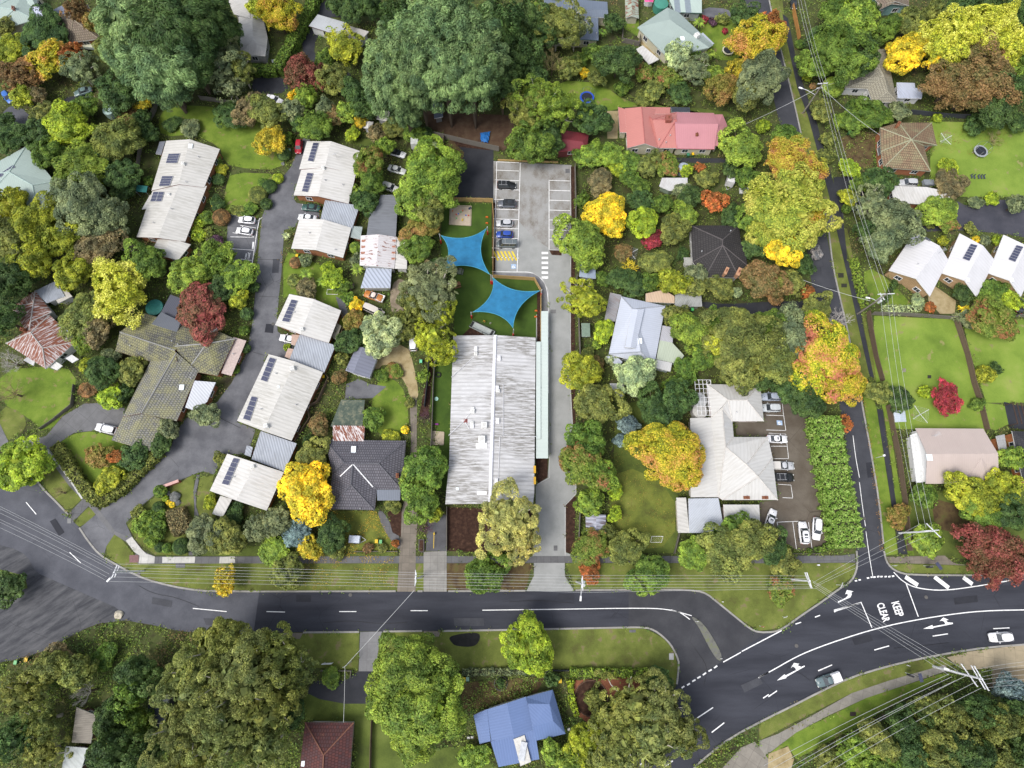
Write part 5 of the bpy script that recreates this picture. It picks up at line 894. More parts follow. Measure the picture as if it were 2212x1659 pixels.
def hedge(s, wd, h, col, label, size=.22, sm=1, dens=1.0, name='clipped_hedge'):
    pts = [px(*p, h*.6) for p in smooth(P(s), sm, False)]; g = np.random.default_rng(len(label)); A = []; N = []
    for a, b in zip(pts, pts[1:]):
        d = b-a; d.z = 0; L_ = d.length; d.normalize(); nr = Vector((-d.y, d.x, 0)); n = int(L_*(wd+2*h)*38*dens*(.22/size)**2)
        t = g.random(n)*L_; u = g.random(n)*(wd+2*h); bu = (.14*np.sin(t*1.7+a.x)+.1*np.sin(t*4.1+a.y)+.12*np.sin(t*7.3)*np.sin(u*3.1+a.y))*(1.0 if wd < 4 else 2.4)
        off = np.where(u < h, -wd/2-bu, np.where(u > h+wd, wd/2+bu, u-h-wd/2)); z = np.where(u < h, u, np.where(u > h+wd, wd+2*h-u, h+bu))
        nx = np.where(u < h, -1., np.where(u > h+wd, 1., 0.)); nz = np.where((u >= h) & (u <= h+wd), 1., .25)
        A.append(np.array([a.x, a.y, 0])+t[:, None]*np.array(d)+off[:, None]*np.array(nr)+np.stack([0*z, 0*z, z], 1)+g.normal(0, .07, (n, 3))); N.append(nx[:, None]*np.array(nr)+np.stack([0*z, 0*z, nz], 1))
        HARD.append(np.array([(p.x, p.y) for p in (a+nr*wd/2, b+nr*wd/2, b-nr*wd/2, a-nr*wd/2)]))
    for e, o_ in ((pts[0], pts[1]), (pts[-1], pts[-2])):
        d = (e-o_); d.z = 0; d.normalize(); nr = Vector((-d.y, d.x, 0)); n = int(wd*h*38*dens*(.22/size)**2); u = (g.random(n)-.5)*wd; z = g.random(n)*h
        A.append(np.array([e.x, e.y, 0])+u[:, None]*np.array(nr)+np.stack([0*z, 0*z, z], 1)+g.normal(0, .06, (n, 3))); N.append(np.tile(np.array(d), (n, 1)))
    A = np.concatenate(A); V = cards(A, np.concatenate(N), size, .55, g, None, .6); o0 = px(*P(s)[0])
    V -= np.array([o0.x, o0.y, 0]); t = empty(name, (o0.x, o0.y, 0)); f = link('foliage', npmesh('foliage', V, len(V)//4, leafmat(tuple(MULTI[col])) if col in MULTI else LM), t)
    rgb = PAL[col][0] if col in PAL else (.1, .1, .1); f.color = (*rgb, 1)
    L, Rr = strip_pts([p-Vector((o0.x, o0.y, p.z)) for p in pts], wd*.82); n = len(L); mb = MB(); zt = h*.9
    mb.add([(p.x, p.y, 0) for p in L]+[(p.x, p.y, zt) for p in L]+[(p.x, p.y, zt) for p in Rr]+[(p.x, p.y, 0) for p in Rr], [(k*n+i, k*n+i+1, (k+1)*n+i+1, (k+1)*n+i) for i in range(n-1) for k in range(3)]+[(0, n, 2*n, 3*n), (n-1, 4*n-1, 3*n-1, 2*n-1)])
    mb.build('inner_branches', plain((.03, .03, .015), .9), t); tag(t, label, 'hedge'); return t
T = '''98 75 56 7 b dg rounded beside the teal corner house
18 110 38 6 b yg at the far left edge below the teal corner house
8 60 24 5 b ol peeping at the left edge beside the teal corner roof
40 165 46 8 a ob thin-leaved above the blue car at the left edge
110 128 46 8 a m1 broad crown left of the brown tiled roof
150 120 26 7 a or small crown in front of the brown tiled roof
52 205 26 6 b yg low crown beside the blue car
168 22 26 8 a ob leaning over the brown tiled roof ridge
205 52 24 8 a m7 between the brown tiled roof and the giant cypress
170 148 40 9 g gg pale-branched above the green car
295 40 78 24 c cy tallest crown of the upper left cypress group
375 55 85 24 c dg middle crown of the upper left cypress group
440 40 62 22 c dg right crown of the upper left cypress group
285 120 58 19 c cy lower left crown of the upper left cypress group
345 150 76 20 c cy central lower crown of the upper left cypress group
410 130 62 18 c dg lower right crown of the upper left cypress group
370 195 42 12 c cy lowest crown of the upper left cypress group
235 105 26 9 w ol narrow beside the boat cover
490 70 36 12 c dg slim beside the long grey roof
482 92 34 12 g gg rounded beside the long grey roof
470 140 48 12 g gg broad left of the clipped hedge corner
520 150 30 10 g ol small right of the broad grey gum
500 190 28 9 g gg above the fenced long lawn
258 200 50 9 b dg above the water tanks
312 222 21 5 a oy small bright crown beside the round tank roof
285 255 26 4 b ob low below the round tank roof
268 282 24 4 r bz spindly below the green water tank
150 270 50 8 b lm bright top above the weeping trees
180 232 28 5 b mg above the lime topped tree
83 288 34 6 b dg left of the lime topped tree
28 300 34 6 b dg at the left edge above the angular teal roof
80 205 22 5 b br beside the gravel bend
100 250 32 5 b ol thin beside the gravel drive
14 262 24 4 s dg on the island of the gravel bend
102 332 33 7 b mg touching the angular teal roof
178 358 50 8 w lg drooping below the dark tree row
150 385 28 6 w lg drooping lower neighbour touching the teal roof
255 300 50 9 w ol wide left of the long lawn
305 262 24 5 b dg left of the lawn's fence
320 290 24 4 b dg against the west fence of the long lawn
215 345 26 6 b dg dark gap filler between the weeping trees
262 380 42 6 b dg left of the long brick unit
291 377 11 2.4 t dg beside the fence left of the long unit
322 392 12 2.2 s mg against the west wall of the long unit
204 405 24 4 b lm low above the big grey-green dome
262 415 24 4 b dg left of the green awning
372 268 21 1.4 s dg flat ivy mound on the long lawn
412 276 24 2.2 s gg flat bush on the long lawn
500 250 34 5 b dg glossy at the top right of the long lawn
545 232 34 7 b br twiggy beside the upper black drive
578 240 36 8 b ol tangled right of the upper black drive
585 300 34 6 a oy white-trunked beside the red car's hedge
613 333 15 2.2 t dg beside the yellow bin
466 345 14 2 s mg at the east wall of the long unit
478 366 14 1.8 s yg beside the curved path by the long unit
470 388 16 1.8 s dg below the curved path by the long unit
568 395 12 1.8 t mg upper left of the drive's shrub cluster
600 385 12 1.8 t lm yellow-green in the drive's shrub cluster
582 402 16 2.4 t dg middle of the drive's shrub cluster
556 420 20 2.6 t ol largest of the drive's shrub cluster
575 440 13 2 t dg lowest of the drive's shrub cluster
540 452 18 1.6 s mg edging the small round lawn
515 455 16 1.6 s ol flowering left of the two white cars
478 469 19 3 t ob round left of the two white cars
470 440 18 2 s dg beside the yellow bin path
431 478 13 2.2 s lm upper piece of the bright clipped row
428 506 14 2.4 s lm lower piece of the bright clipped row
448 470 18 2.4 s mg between the bright row and the round shrub
467 522 17 2 s pu flowering below the round orange shrub
448 505 14 1.8 s ol between the bright row and the purple shrub
598 28 50 10 a m1 spreading over the clipped hedge near the top
560 15 26 7 b yg at the top edge by the long grey roof
650 152 42 8 a m4 wide crown right of the hedge corner
690 168 26 7 a rb smaller neighbour of the russet maple
745 105 42 7 a yg twiggy beside the pale grey shed
700 130 22 4 b mg low beside the pale grey shed
713 70 13 3.4 f lg against the pale grey shed
765 20 32 8 b dg at the top edge left of the cypress grove
800 10 28 9 w dg drooping at the top edge left of the cypress grove
730 10 26 7 b dg at the top edge behind the pale grey shed
723 172 36 8 b ol beside the black path to the shed
768 205 30 9 b dg at the left foot of the cypress grove
805 222 30 8 b dg right at the left foot of the cypress grove
640 208 15 5 a ye small beside the rusty gate
660 210 24 8 c lg slim beside the small yellow tree
632 240 24 7 b gg behind the red car's hedge
680 272 36 8 c mg bright cone-topped above the two-bay unit
702 232 22 6 b gg above the bright cone-topped cypress
645 262 20 5 b dg behind the bright cone-topped cypress
725 252 22 5 b m6 behind the small dark lawn
752 243 26 6 b lg behind the small white pitched shed
775 262 18 4 a oy beside the small white pitched shed
762 288 17 3.4 b lm at the edge of the small dark lawn
803 245 11 3 b gg grey dome above the small white pitched shed
812 288 20 5 a br twiggy trunked beside the small white pitched shed
850 275 30 4 b ol low against the cypress fence
890 285 24 3.6 b mg low beneath the cypress fence
925 292 16 3 b dg beneath the paling fence
940 318 11 2 s cr straw tussock beside the black tarmac corner
832 318 20 6 b lg beside the white convertible
803 348 34 8 b m2 beside the two-bay unit east wall
806 392 30 7 b mg below the two-bay unit
778 375 17 3.4 f lg between the two-bay unit and green trees
790 435 27 6 b dg above the long flat dark shed
770 415 14 3 b lg at the east corner of the two-bay unit
846 190 62 24 c cy leftmost crown of the cypress grove
862 130 66 24 c cy left upper crown of the cypress grove
905 172 60 26 c cy second lower crown of the cypress grove
920 95 74 27 c cy centre upper crown of the cypress grove
962 160 66 28 c cy central crown of the cypress grove
1010 90 70 27 c cy upper right crown of the cypress grove
1020 168 58 27 c cy lower right crown of the cypress grove
955 30 72 26 c cy topmost crown of the cypress grove
1040 140 60 25 c cy right crown of the cypress grove
870 50 44 22 c dg upper left shoulder of the cypress grove
1075 60 50 22 c dg dark upper right crown behind the cypress grove
1085 175 40 18 c dg dark right flank of the cypress grove
880 240 34 16 c cy lowest left crown of the cypress grove
1118 120 38 14 b dg between the cypress grove and the slate house
1140 40 40 13 b dg beside the slate house at the top
1205 50 56 14 g ol wide spreading over the slate house
1245 60 34 12 g gg east half spreading over the slate house
1170 70 34 12 g dg west side of the slate house
1195 130 42 9 r br leafless beneath the spreading gum
1150 165 34 9 b dg dark above the tall yellow gum
1225 145 26 5 b ol scrubby below the slate house
1345 120 1 1 s dg tiny
1335 132 46 9 b dg large dense above the blue trampoline lawn
1325 50 20 5 b dg between slate house and green shed
1300 75 12 3 f mg beside the slate house corner
1290 120 26 4 b mg bright left of the large dense tree
1262 158 11 2.4 s ye small yellow on the trampoline lawn edge
1288 168 20 4 b ol rounded right of the blue trampoline
1250 130 18 3.4 b mg left of the bright low tree
1393 160 20 3.6 b m2 red-flowered below the patio awning
1461 122 30 7 b cr ornamental covering the gabled house corner
1496 112 17 4 b mg dark round at the gabled house end
1500 150 36 7 g gg soft behind the cream ornamental tree
1440 168 26 5 b m2 mixed flowering below the cream ornamental tree
1541 160 22 4 b lg right of the soft grey tree
1530 122 16 3.4 f lg palm-like at the gabled house end
1470 200 26 4 b dg low above the pink-red roof
1415 195 24 3.4 b ol mounded above the long red roof
1390 215 20 2.4 s ol spreading above the red roof's left wing
1345 190 20 3 s mg left of the mounded bush
1563 190 36 8 a m7 rusty beside the broad dark crowns
1608 205 34 9 b ol beneath the yellow roadside crown
1643 168 54 12 b gg dark roadside crown above the street lamp
1640 95 60 12 a m1 tall roadside crown with yellow top
1668 60 30 9 a or orange top of the roadside row
1600 150 28 8 a oy left shoulder of the yellow roadside crown
1608 40 32 7 b dg round beside the top street
1508 55 15 3.6 f lg beside the pale green garage
1521 42 9 1.8 s rd between palm and driveway flowers
1540 47 10 1.8 s pu beside the driveway edge
1560 42 13 2.6 b ol beside the magenta flowers
1566 67 7 1.4 s rd on the black trampoline lawn
1603 85 17 3.4 b yg below the round street tree
1168 215 56 15 g lg upper crown of the tall yellow gum
1205 235 46 13 g lg right crown of the tall yellow gum
1135 240 42 13 g ol left crown of the tall yellow gum
1145 305 48 10 b mg at the carpark's top edge
1190 300 30 9 b dg covering the dark red shed's left end
1283 262 36 8 b dg left of the sandy red-house yard
1318 332 32 5 a lg fern-leaved left below the red house
1356 350 26 4 b mg below the red house bay windows
1280 335 28 5 b lg above the carpark boundary fence
1256 340 18 4 b mg at the carpark's top right corner
1400 355 28 4 b ol below the red house's steps
1443 360 26 4 b m2 red-berried behind the water tank
1298 390 30 5 b br twiggy beside the boundary fence
1331 362 20 3.6 b lm beside the fern-leaved tree
1360 385 22 4 b mg left of the white flaking shed
1601 322 46 8 b lg round at the red house's right end
1613 385 26 6 b mg below the round light green tree
1481 368 15 3 a lm beside the upright water tank
1511 362 10 3 a or small flame-shaped by the tank
1526 388 22 4 b ol above the parked caravan
1478 412 20 4 b gg covering the corner of the flaking shed
1383 405 20 4 b mg below the twiggy garden tree
1648 272 15 3 b lm alone beside the street wires
1580 365 18 4 b dg between water tank and roadside maple
1800 30 34 10 b mg at the top edge beside the wires
1842 45 48 13 b lg large upright near the teal gable
1815 110 60 14 b mg large dark roadside crown left of the cream house
1855 120 40 12 b dg overhanging the cream house roof
1768 140 34 8 b mg beside the street below the wires
1775 80 26 8 b dg beneath the power wires near the top
1876 28 17 11 c dg dark spire beside the teal gable
1915 62 30 9 b mg beside the teal weatherboard wall
1965 52 34 9 b ol broken crown right of the teal gable
2016 25 18 8 b ol on the top right lawn
1960 112 42 9 b ye vivid at the left end of the golden group
1995 88 34 9 b m5 shoulder of the golden group
2040 100 46 12 b m5 front of the golden group
2085 70 52 13 b m5 middle of the golden group
2140 55 50 13 b m5 top of the golden group
2182 100 44 13 b m5 right end of the golden group
2030 135 24 8 b ye lower left of the golden group
2060 180 60 11 a m6 left half of the wide russet tree
2118 162 74 12 a m6 right half of the wide russet tree
2090 205 42 9 a m6 lower part of the wide russet tree
2184 200 34 11 b dg dark right of the wide russet tree
2150 235 40 9 b dg above the green mesh fence
2071 28 36 10 b dg dark behind the golden group
2130 5 34 12 c dg behind the golden group at the top edge
2195 30 32 13 c dg at the top right corner
2205 145 24 11 b mg at the right edge beside the golden group
1799 188 22 4 t lg round below the lamp pole
1884 248 40 5 b mg wide above the lichen-tiled house
1840 262 24 4 b mg left of the wide green garden tree
1845 232 18 3 t dg below the cream house window
1944 242 22 4.4 b gg white-flowered beside the cream carport
1819 262 18 3 b lg beside the bare front garden
1775 240 22 4 b ol below the lamp pole wires
1744 167 10 1.8 s lm beside the footpath near the lamp
1756 186 7 1.4 t ob tiny by the lamp pole
1728 95 11 1.6 t mg beside the orange fence
2024 255 10 2 s lm beside the green mesh fence
2109 270 24 3 b dg on the right lawn's top edge
2150 300 24 2.4 r br on the right lawn
2198 265 22 4 b dg at the right end of the mesh fence
1699 296 28 6 b mg above the coral maple
1698 345 54 10 a m8 coral-tipped beside the street
1740 372 40 9 a m8 orange neighbour overhanging the street
1722 400 50 10 b m9 pale overhanging the street
1698 455 80 12 b m9 wide pale crown along the street
1752 460 34 9 b m1 street side of the wide pale crown
1655 440 34 9 b yg garden side of the wide pale crown
1690 540 36 8 b ye vivid below the wide pale crown
1655 500 42 8 b m9 right of the charcoal roof
1700 610 30 6 b ol leafy beside the black driveway
1645 600 42 8 b m6 rusty right of the charcoal house
1737 570 20 5 b dg small beside the street
1764 548 14 3 s bz flowering beside the street
1745 632 16 4 a or small beside the black driveway mouth
1670 640 20 4 b ob above the black driveway
1782 338 18 3 b ol beside the right footpath
1834 362 22 3.4 b lm scrubby in the front garden
1788 300 16 3 b ol beneath the wires by the bare garden
1899 390 32 6 b dg dark left of the silver car
1862 400 22 4 b mg at the black driveway's mouth
2049 358 20 4 a lm fine-leaved on the right lawn
2049 400 38 4 b br low right of the white garage
1884 438 38 9 g gg upper of the dense dark gums by the drive
1935 480 46 11 b gg dense largest of the dark gums by the drive
1906 528 36 10 b gg lowest of the dark gums by the drive
1870 500 24 7 b dg streetward of the dark gums
2030 455 36 6 b lg yellowish below the white garage
2048 482 22 4 b m2 lower neighbour of the yellowish tree
2005 480 16 2 s ol flowering bank above the first white unit
1836 428 19 4 b yg round beneath the wires at the drive
1829 452 11 2.4 s mg below the round tree at the drive
2106 438 16 2.4 s gg mounded beside the right black drive
2144 431 14 2.6 b lm round beside the right oval lawn
2096 494 13 2 s ol between the drive and white units
2036 521 12 2 s yg between the first and second white units
2126 520 13 2 s gg between the second and third white units
2108 518 9 1.6 s ye small between the second and third white units
2156 521 13 2.2 s lm beside the third white unit's ridge
2195 440 22 5 b gg at the right edge above the oval lawn
2080 632 21 3.6 b dg round between the first two tan courts
2150 628 27 4 b mg round before the third white unit
2180 645 22 4 b lm before the third white unit
1981 650 15 2 s cr silver leafed corner bush
2009 664 13 1.6 s or red-orange bush beside the tan court
2079 668 14 2 f ye spiky beside the paling fence corner
2092 688 24 2.8 s gg white-flowered by the fence corner
2146 695 52 6 b m2 huge rounded bush right of the fence corner
2128 808 20 3 b yg on the far right lawn
2150 796 13 2.4 s dg on the far right lawn
1810 690 50 7 r bz leafless silver beside the street pole
1760 672 34 7 b ol left of the leafless silver tree
1708 720 50 9 b gg soft above the crimson maple
1665 700 34 8 b mg beneath the black driveway
1788 768 74 11 b m3 huge multicoloured street crown
1745 815 50 9 b m3 lower left of the multicoloured crown
1820 830 42 8 b m1 lower right of the multicoloured crown
1740 862 46 8 b dg shading the carpark's top corner
1700 845 28 7 b dg beside the silver parked cars
1674 785 46 9 b ol left of the multicoloured crown
1593 730 74 12 b ol great dome above the white building
1600 785 52 10 b ol lower half of the great dome
1550 745 30 9 b yg left side of the great dome
1496 715 42 8 b lg fresh right of the silver house
1520 770 32 7 b mg fresh lower below the silver house annexe
1480 795 26 5 b mg beside the silver house corner
1456 680 24 5 b ol left of the fresh green tree
1540 690 28 6 b mg along the black driveway
1642 815 28 6 b dg behind the white building's top corner
1826 917 19 4 a or bare-branched beside the hedge top
1896 850 26 4 b ol above the paling fence
1945 862 27 4 b dg glossy left of the clothes hoist
2000 848 14 3 b lm pair beside the red maple
2044 862 34 5 a rd bright maple on the right lawn
2114 872 15 2.4 b mg beside the low paling fence
1996 1068 27 4 b mg below the beige house corner
1940 1112 24 4 a m7 overhanging the footpath by the fence
2002 1168 33 5 b lg bright beneath the power pole
2105 1075 46 8 b yg wide right below the beige house
2160 1060 38 7 b yg at the right edge below the dark house
2125 1110 36 7 b mg lower edge of the wide yellow-green tree
2175 1110 40 8 b dg dark above the russet corner tree
2070 1060 20 4 b mg against the beige house wall
2120 1175 50 8 a m4 upper left of the russet corner trees
2175 1195 50 9 a m4 right of the russet corner trees
2140 1225 38 8 a m4 lowest of the russet corner trees
2185 992 27 5 b lg before the orange brick wall
1686 1272 30 3.6 b m2 on the triangular corner lawn
2180 1490 30 9 b bl blue-grey at the lower right edge
2005 1535 34 9 b ol first dark crown behind the lower right fence
1950 1565 38 10 b dg second dark crown along the lower right wires
2050 1560 42 11 b ol third dark crown of the lower right wood
2105 1535 38 11 b dg fourth dark crown of the lower right wood
2150 1560 42 12 b ol fifth dark crown of the lower right wood
2195 1545 36 11 b dg right edge crown of the lower right wood
1900 1600 38 9 b ol front crown of the lower right wood
1960 1620 42 10 b dg bottom crown of the lower right wood
2020 1610 42 12 b ol centre crown of the lower right wood
2080 1620 46 13 b dg deep crown of the lower right wood
2140 1630 44 12 b ol lowest crown near the lower right corner
2195 1615 42 12 b dg lower right corner crown
1850 1625 34 7 b lg bright crown at the bottom right
1790 1640 26 4 b ol low crown beneath the bottom wires
1910 1650 38 8 b mg bottom edge crown beneath the wires
25 447 44 9 b yg left edge crown below the angular teal roof
80 490 58 11 b yg wide left woodland crown
30 520 52 11 b ol left edge crown of the woodland
70 555 46 10 b yg lower left woodland crown
130 520 40 9 b yg right shoulder of the woodland
20 610 44 10 b dg dark left edge crown above the rusty cottage
50 585 30 8 b dg dark gap crown above the rusty cottage
8 690 36 9 b dg dark crown left of the rusty cottage
155 590 38 7 b yg low golden-green above the tin roof
185 450 62 12 b gg large dome left of the long unit
235 470 42 10 b gg right part of the large grey dome
150 430 40 9 b gg left part of the large grey dome
215 530 48 7 b br brownish below the large grey dome
262 622 66 10 a m5 airy lemon crown behind the mossy house
240 660 32 8 a m5 lower airy lemon crown behind the mossy house
316 570 44 8 b mg dense between lemon tree and long unit
405 596 42 7 b lg bright dome above the crimson maple
470 560 42 7 a lg feathery beside the unit car park
515 600 36 6 b lg feathery beside the drive bend
480 620 34 6 b dg dark right of the bright dome
435 662 56 7 b m4 dense crimson maple crown beside the mossy house
515 645 21 4 b yg right of the crimson maple
533 678 14 2.6 t dg beside the unit driveway wall
548 620 14 2.6 s dg along the unit driveway verge
528 715 12 2 s mg beneath the driveway wall
530 752 11 2 t dg beside the brick deck
506 797 13 2 s mg at the foot of the brick deck
500 770 10 1.6 s lm beside the brick deck end
180 680 48 7 b ol wide between the cottage and the mossy house
210 715 32 6 b br lower between the cottage and the mossy house
184 735 27 5 w lg ferny right of the rusty cottage
222 800 34 6 b dg left of the mossy house wing
190 792 19 4 b yg above the orange-brown shrub
283 800 32 5 b ol yellowed beside the mossy house wing
240 770 20 3 s gg beneath the mossy house gable
237 858 29 3.6 b lm beside the concrete drive
265 850 20 3 b dg right of the lime bush by the drive
188 842 20 1.6 s ob low round litter bush by the drive
20 780 38 6 r bz leafless grey below the rusty cottage
15 845 46 7 r br leafless dark at the left edge
45 1005 54 7 b lm vivid crown over the left footpath
125 1062 20 4 r br small sapling on the left verge
447 895 27 5 b gg beside the parking apron
365 930 24 4 b gg below the mossy house end
348 958 24 4 b dg second below the mossy house end
290 985 30 4 b dg left of the mossy house end bushes
215 990 32 4 a m7 feathery inside the hedged lawn
255 985 20 4 a or feathery upper inside the hedged lawn
235 1035 28 4 b yg spotted inside the hedged lawn
346 1061 14 2.4 t mg beside the brick sign wall
357 1077 7 1.2 t lm first small ball by the boulders
364 1085 5.5 1 t ye second small ball by the boulders
372 1090 7 1.1 t ye third small ball by the boulders
342 1096 13 2 t dg below the boulders
342 1114 16 2.2 s mg left of the kidney hedge
300 1108 16 2.2 s ol at the drive corner
308 1135 24 2.8 b lg left mass of the entrance garden
338 1140 22 2.6 b mg right mass of the entrance garden
328 1165 18 2.4 s lg front of the entrance garden
345 1182 11 1.8 t dg left of the front balls
361 1184 11 1.8 t mg middle of the front balls
391 1180 18 2.8 t dg large front ball beside the path
455 1085 17 2.6 s yg beside the corner unit porch
478 992 17 2.4 s ol at the corner unit's north wall
445 1150 40 6 b gg wide left beside the main footpath
490 1165 38 6 b ol wide right beside the main footpath
505 1110 26 2.4 s dg shaded below the corner unit
560 1140 28 6 c gg bluish conifer above the footpath
598 1125 30 6 c gg bluish conifer beside the golden tree
660 1062 62 9 b ye largest rounded crown between the units and slate house
672 986 34 5 b ol behind the golden tree
688 918 23 4 b m6 behind the units' east fence
668 952 14 2.6 s dg between the units and the mossy shed
640 1152 29 4.4 c bl spruce below the golden tree
715 1150 36 6 b dg dark right of the blue spruce
670 1186 27 4.5 a oy small open crown beside the footpath
592 1190 30 2.6 c lg spreading low beside the footpath
722 1182 22 3 b ol front of the slate house lawn
623 1238 34 5 b ol on the main road verge
484 1255 28 5 a oy sparse on the main road verge
805 903 25 4 b mg white-flowered beside the mossy shed
843 945 20 2 s yg variegated behind the slate house
875 928 9 1.8 t ye ball at the slate house drive
850 800 20 1.6 s m2 flower bed top of the small lawn
885 870 12 1.6 s ol bed edge beside the small lawn
918 898 20 4 r pu twiggy beside the childcare lawn
918 1140 26 4 r pu leafless beside the gated drive
922 1012 54 9 b mg dense glossy left of the childcare roof
900 1040 34 7 b lg lower left of the dense glossy tree
915 1085 36 7 b mg lower crown beneath the dense glossy tree
938 1112 15 4 b yg beside the childcare garden bed
848 1090 19 2 s ol beside the slate house veranda
854 1174 9 1.8 s or flaming at the slate house path
795 1184 12 1.2 s ob front bed of the slate house lawn
825 1184 12 1.2 s ol front bed beside the flaming shrub
1098 1125 66 13 g po white-limbed before the childcare roof
1118 1168 48 11 g po lower crown of the white-limbed gum
1046 1238 50 8 b mg dense before the childcare garden bed
1288 870 48 10 b ol knobbly dome beside the long driveway
1265 955 40 9 b mg upper part of the long hedge-like row
1255 1000 48 10 b m2 red-flecked crown beside the long driveway
1290 1020 38 9 b lg right side of the red-flecked crown
1276 1085 32 6 b lg bright below the red-flecked crown
1331 1062 17 3 a lm upper small sapling on the back lawn
1328 1112 17 3 a lm lower small sapling on the back lawn
1358 917 23 4 b bl misty on the shaded lawn
1345 950 16 3 b bl lower misty on the shaded lawn
1256 805 40 8 b yg above the knobbly dome
1290 790 18 3 b m6 below the silver house
1323 775 16 3 s cr white-blossomed at the silver house corner
1371 812 39 8 b cr knobbly pale crown above the dark domes
1412 880 38 8 b dg left dark dome behind the tank pergola
1460 862 38 9 b dg right dark dome behind the tank pergola
1435 905 32 8 b dg lower dark dome behind the tank pergola
1455 840 26 7 b mg topmost dark dome behind the tank pergola
1448 975 74 11 b m1 great round crown beside the white building
1415 950 36 9 b m1 left shoulder of the great round crown
1480 1020 40 9 b m1 lower shoulder of the great round crown
1275 1180 38 5 b m2 berried beside the driveway entrance
1350 1185 40 6 b ol knobbly behind the goal
1275 1232 24 3 a or low flame bush on the verge
1408 1240 46 6 b mg wide crown on the verge below the goal
1315 1150 20 3 b ol beside the striped shed
1498 1195 36 6 b lg yellowish below the pale blue shed
1560 1190 50 8 b ol left crown below the white garage
1615 1175 54 9 b ol middle crown below the white garage
1590 1150 34 7 b mg upper crown below the white garage
1665 1185 38 7 b dg right crown below the car park
1690 1215 28 5 b ol verge crown below the car park
1256 522 50 10 b lg domed cauliflower crown beside the zebra crossing
1270 560 26 7 b lg lower lobe of the cauliflower crown
1261 645 46 9 g yg willowy crown beside the long driveway
1306 455 40 8 b ye feathery golden crown in the gardens
1325 490 26 6 b ye lower feathery golden crown
1391 480 34 6 b lm glowing crown right of the feathery golden tree
1413 518 24 4 a rd plum coloured in the gardens
1453 497 32 6 b ol white-flowering left of the charcoal roof
1541 435 27 6 a or fiery above the charcoal roof
1481 462 27 5 b lg above the charcoal roof corner
1381 432 26 5 b dg behind the glowing crown
1431 440 22 5 b mg beside the glowing crown
1488 425 28 5 b dg below the flaking shed
1580 470 24 5 b dg right above the charcoal roof
1361 572 24 4 r ye yellow-tipped in the garden lawn
1340 600 26 4 b dg beneath the yellow-tipped sapling
1372 615 26 4 b dg glossy garden mass above the silver house
1453 607 30 6 b yg glowing over the peach carport
1418 565 30 5 b ol central garden crown
1400 610 22 4 b mg beside the glowing crown over the carport
1503 592 24 5 b gg at the charcoal house's left corner
1503 620 22 5 b ol above the grey carport
1306 602 17 3 b mg beside the arched shed
1553 622 28 4 b ol pink-dotted below the charcoal house
1590 632 13 2.4 s cr pale beside the black driveway
1630 535 26 5 b dg beside the charcoal roof's right side
1625 480 32 7 b mg behind the charcoal roof's right side
1306 716 24 4 b lm bright left of the silver house
1288 745 11 2 s lg below the bright shrub tree
1268 765 16 2.4 s ol along the boundary fence
1256 432 16 3 b mg along the carpark boundary fence
1345 545 20 3.4 b m6 left of the garden lawn hoist
1475 548 14 2.4 s dg at the charcoal house's back steps
925 372 62 12 b lg great soft crown beside the black tarmac
903 430 46 10 b lg lower left of the great soft crown
955 410 42 10 b lg right shoulder of the great soft crown
925 455 34 9 b ol lowest part of the great soft crown
915 490 36 5 b m7 rusty-tipped above the play lawn
905 537 34 6 b mg glossy beside the workshop's white annexe
950 577 20 4 b dg beside the first shade sail
925 590 26 5 b br beneath the tangled gum
925 622 66 13 g gg tangled twiggy gum beside the play lawn
895 655 40 11 g ol left of the tangled twiggy gum
950 670 36 11 g yg right pale crown above the ramp
930 725 40 11 g yg pale crown above the childcare corner
955 765 30 10 g yg lowest pale crown at the childcare corner
868 690 24 8 g ol over the parked white van
885 715 24 7 g ol beside the parked white van
823 725 42 8 b cr knobbly ornamental beside the parked van
800 700 20 6 b cr small shoulder of the knobbly ornamental
723 600 24 4 b lm vivid behind the unit garden
708 582 16 3.4 b lm smaller vivid behind the unit garden
738 618 18 3 b mg lower vivid behind the unit garden
700 612 15 3 f lg behind the unit's clipped lawn
663 597 16 3 f lg wide on the unit garden lawn
773 585 16 3 f lg beside the blue-striped carport
768 535 13 2.8 t lg round beside the square unit
770 562 14 2.6 b gg below the round bush by the square unit
638 567 13 2 t ob dark round on the unit garden lawn
661 562 14 2.4 s gg silver in the unit garden
635 605 15 2 t ol in the unit garden's left bed
662 625 24 3.4 b br wide low in the unit garden
620 512 10 2 f cr spiky at the square unit corner
770 658 16 3 b ye bright beside the rusty van
758 620 9 1.8 f pu strappy behind the unit garden
752 645 14 2.6 b mg beside the rusty van's garden
765 690 24 5 b m7 yellow-dotted left of the pale ornamental
758 735 28 5 b dg dotted above the grey studio
738 775 14 2.6 b ol behind the carport pergola
733 815 18 2.6 s m6 beside the grey studio corner
915 812 14 2.4 b lg beside the gravel drive fence
825 812 16 2 s mg bed below the grey studio
620 750 8 1.2 s lm beside the white sedan apron
110 1440 38 7 b ol left of the lower left clearing
170 1450 34 7 b ol knobbly lower left crown
130 1415 26 4 b br scrubby below the muddy bend
295 1455 42 9 b dg dark left of the giant gum
285 1505 34 9 b mg second dark left of the giant gum
245 1550 40 9 b dg glossy beside the weathered roof
250 1620 50 12 b dg glossy at the bottom left
320 1620 34 9 b dg dark beneath the giant gum
300 1560 30 8 b mg gap crown beside the giant gum
40 1500 44 9 g ol pale-branched at the left bottom edge
90 1560 42 9 g ol white-limbed left of the weathered roof
30 1590 42 10 g dg dark at the bottom left corner
90 1630 42 8 g ol lowest at the bottom left
175 1500 30 8 r bz leafless above the weathered roof
20 1266 34 5 b dg on the muddy island at the left edge
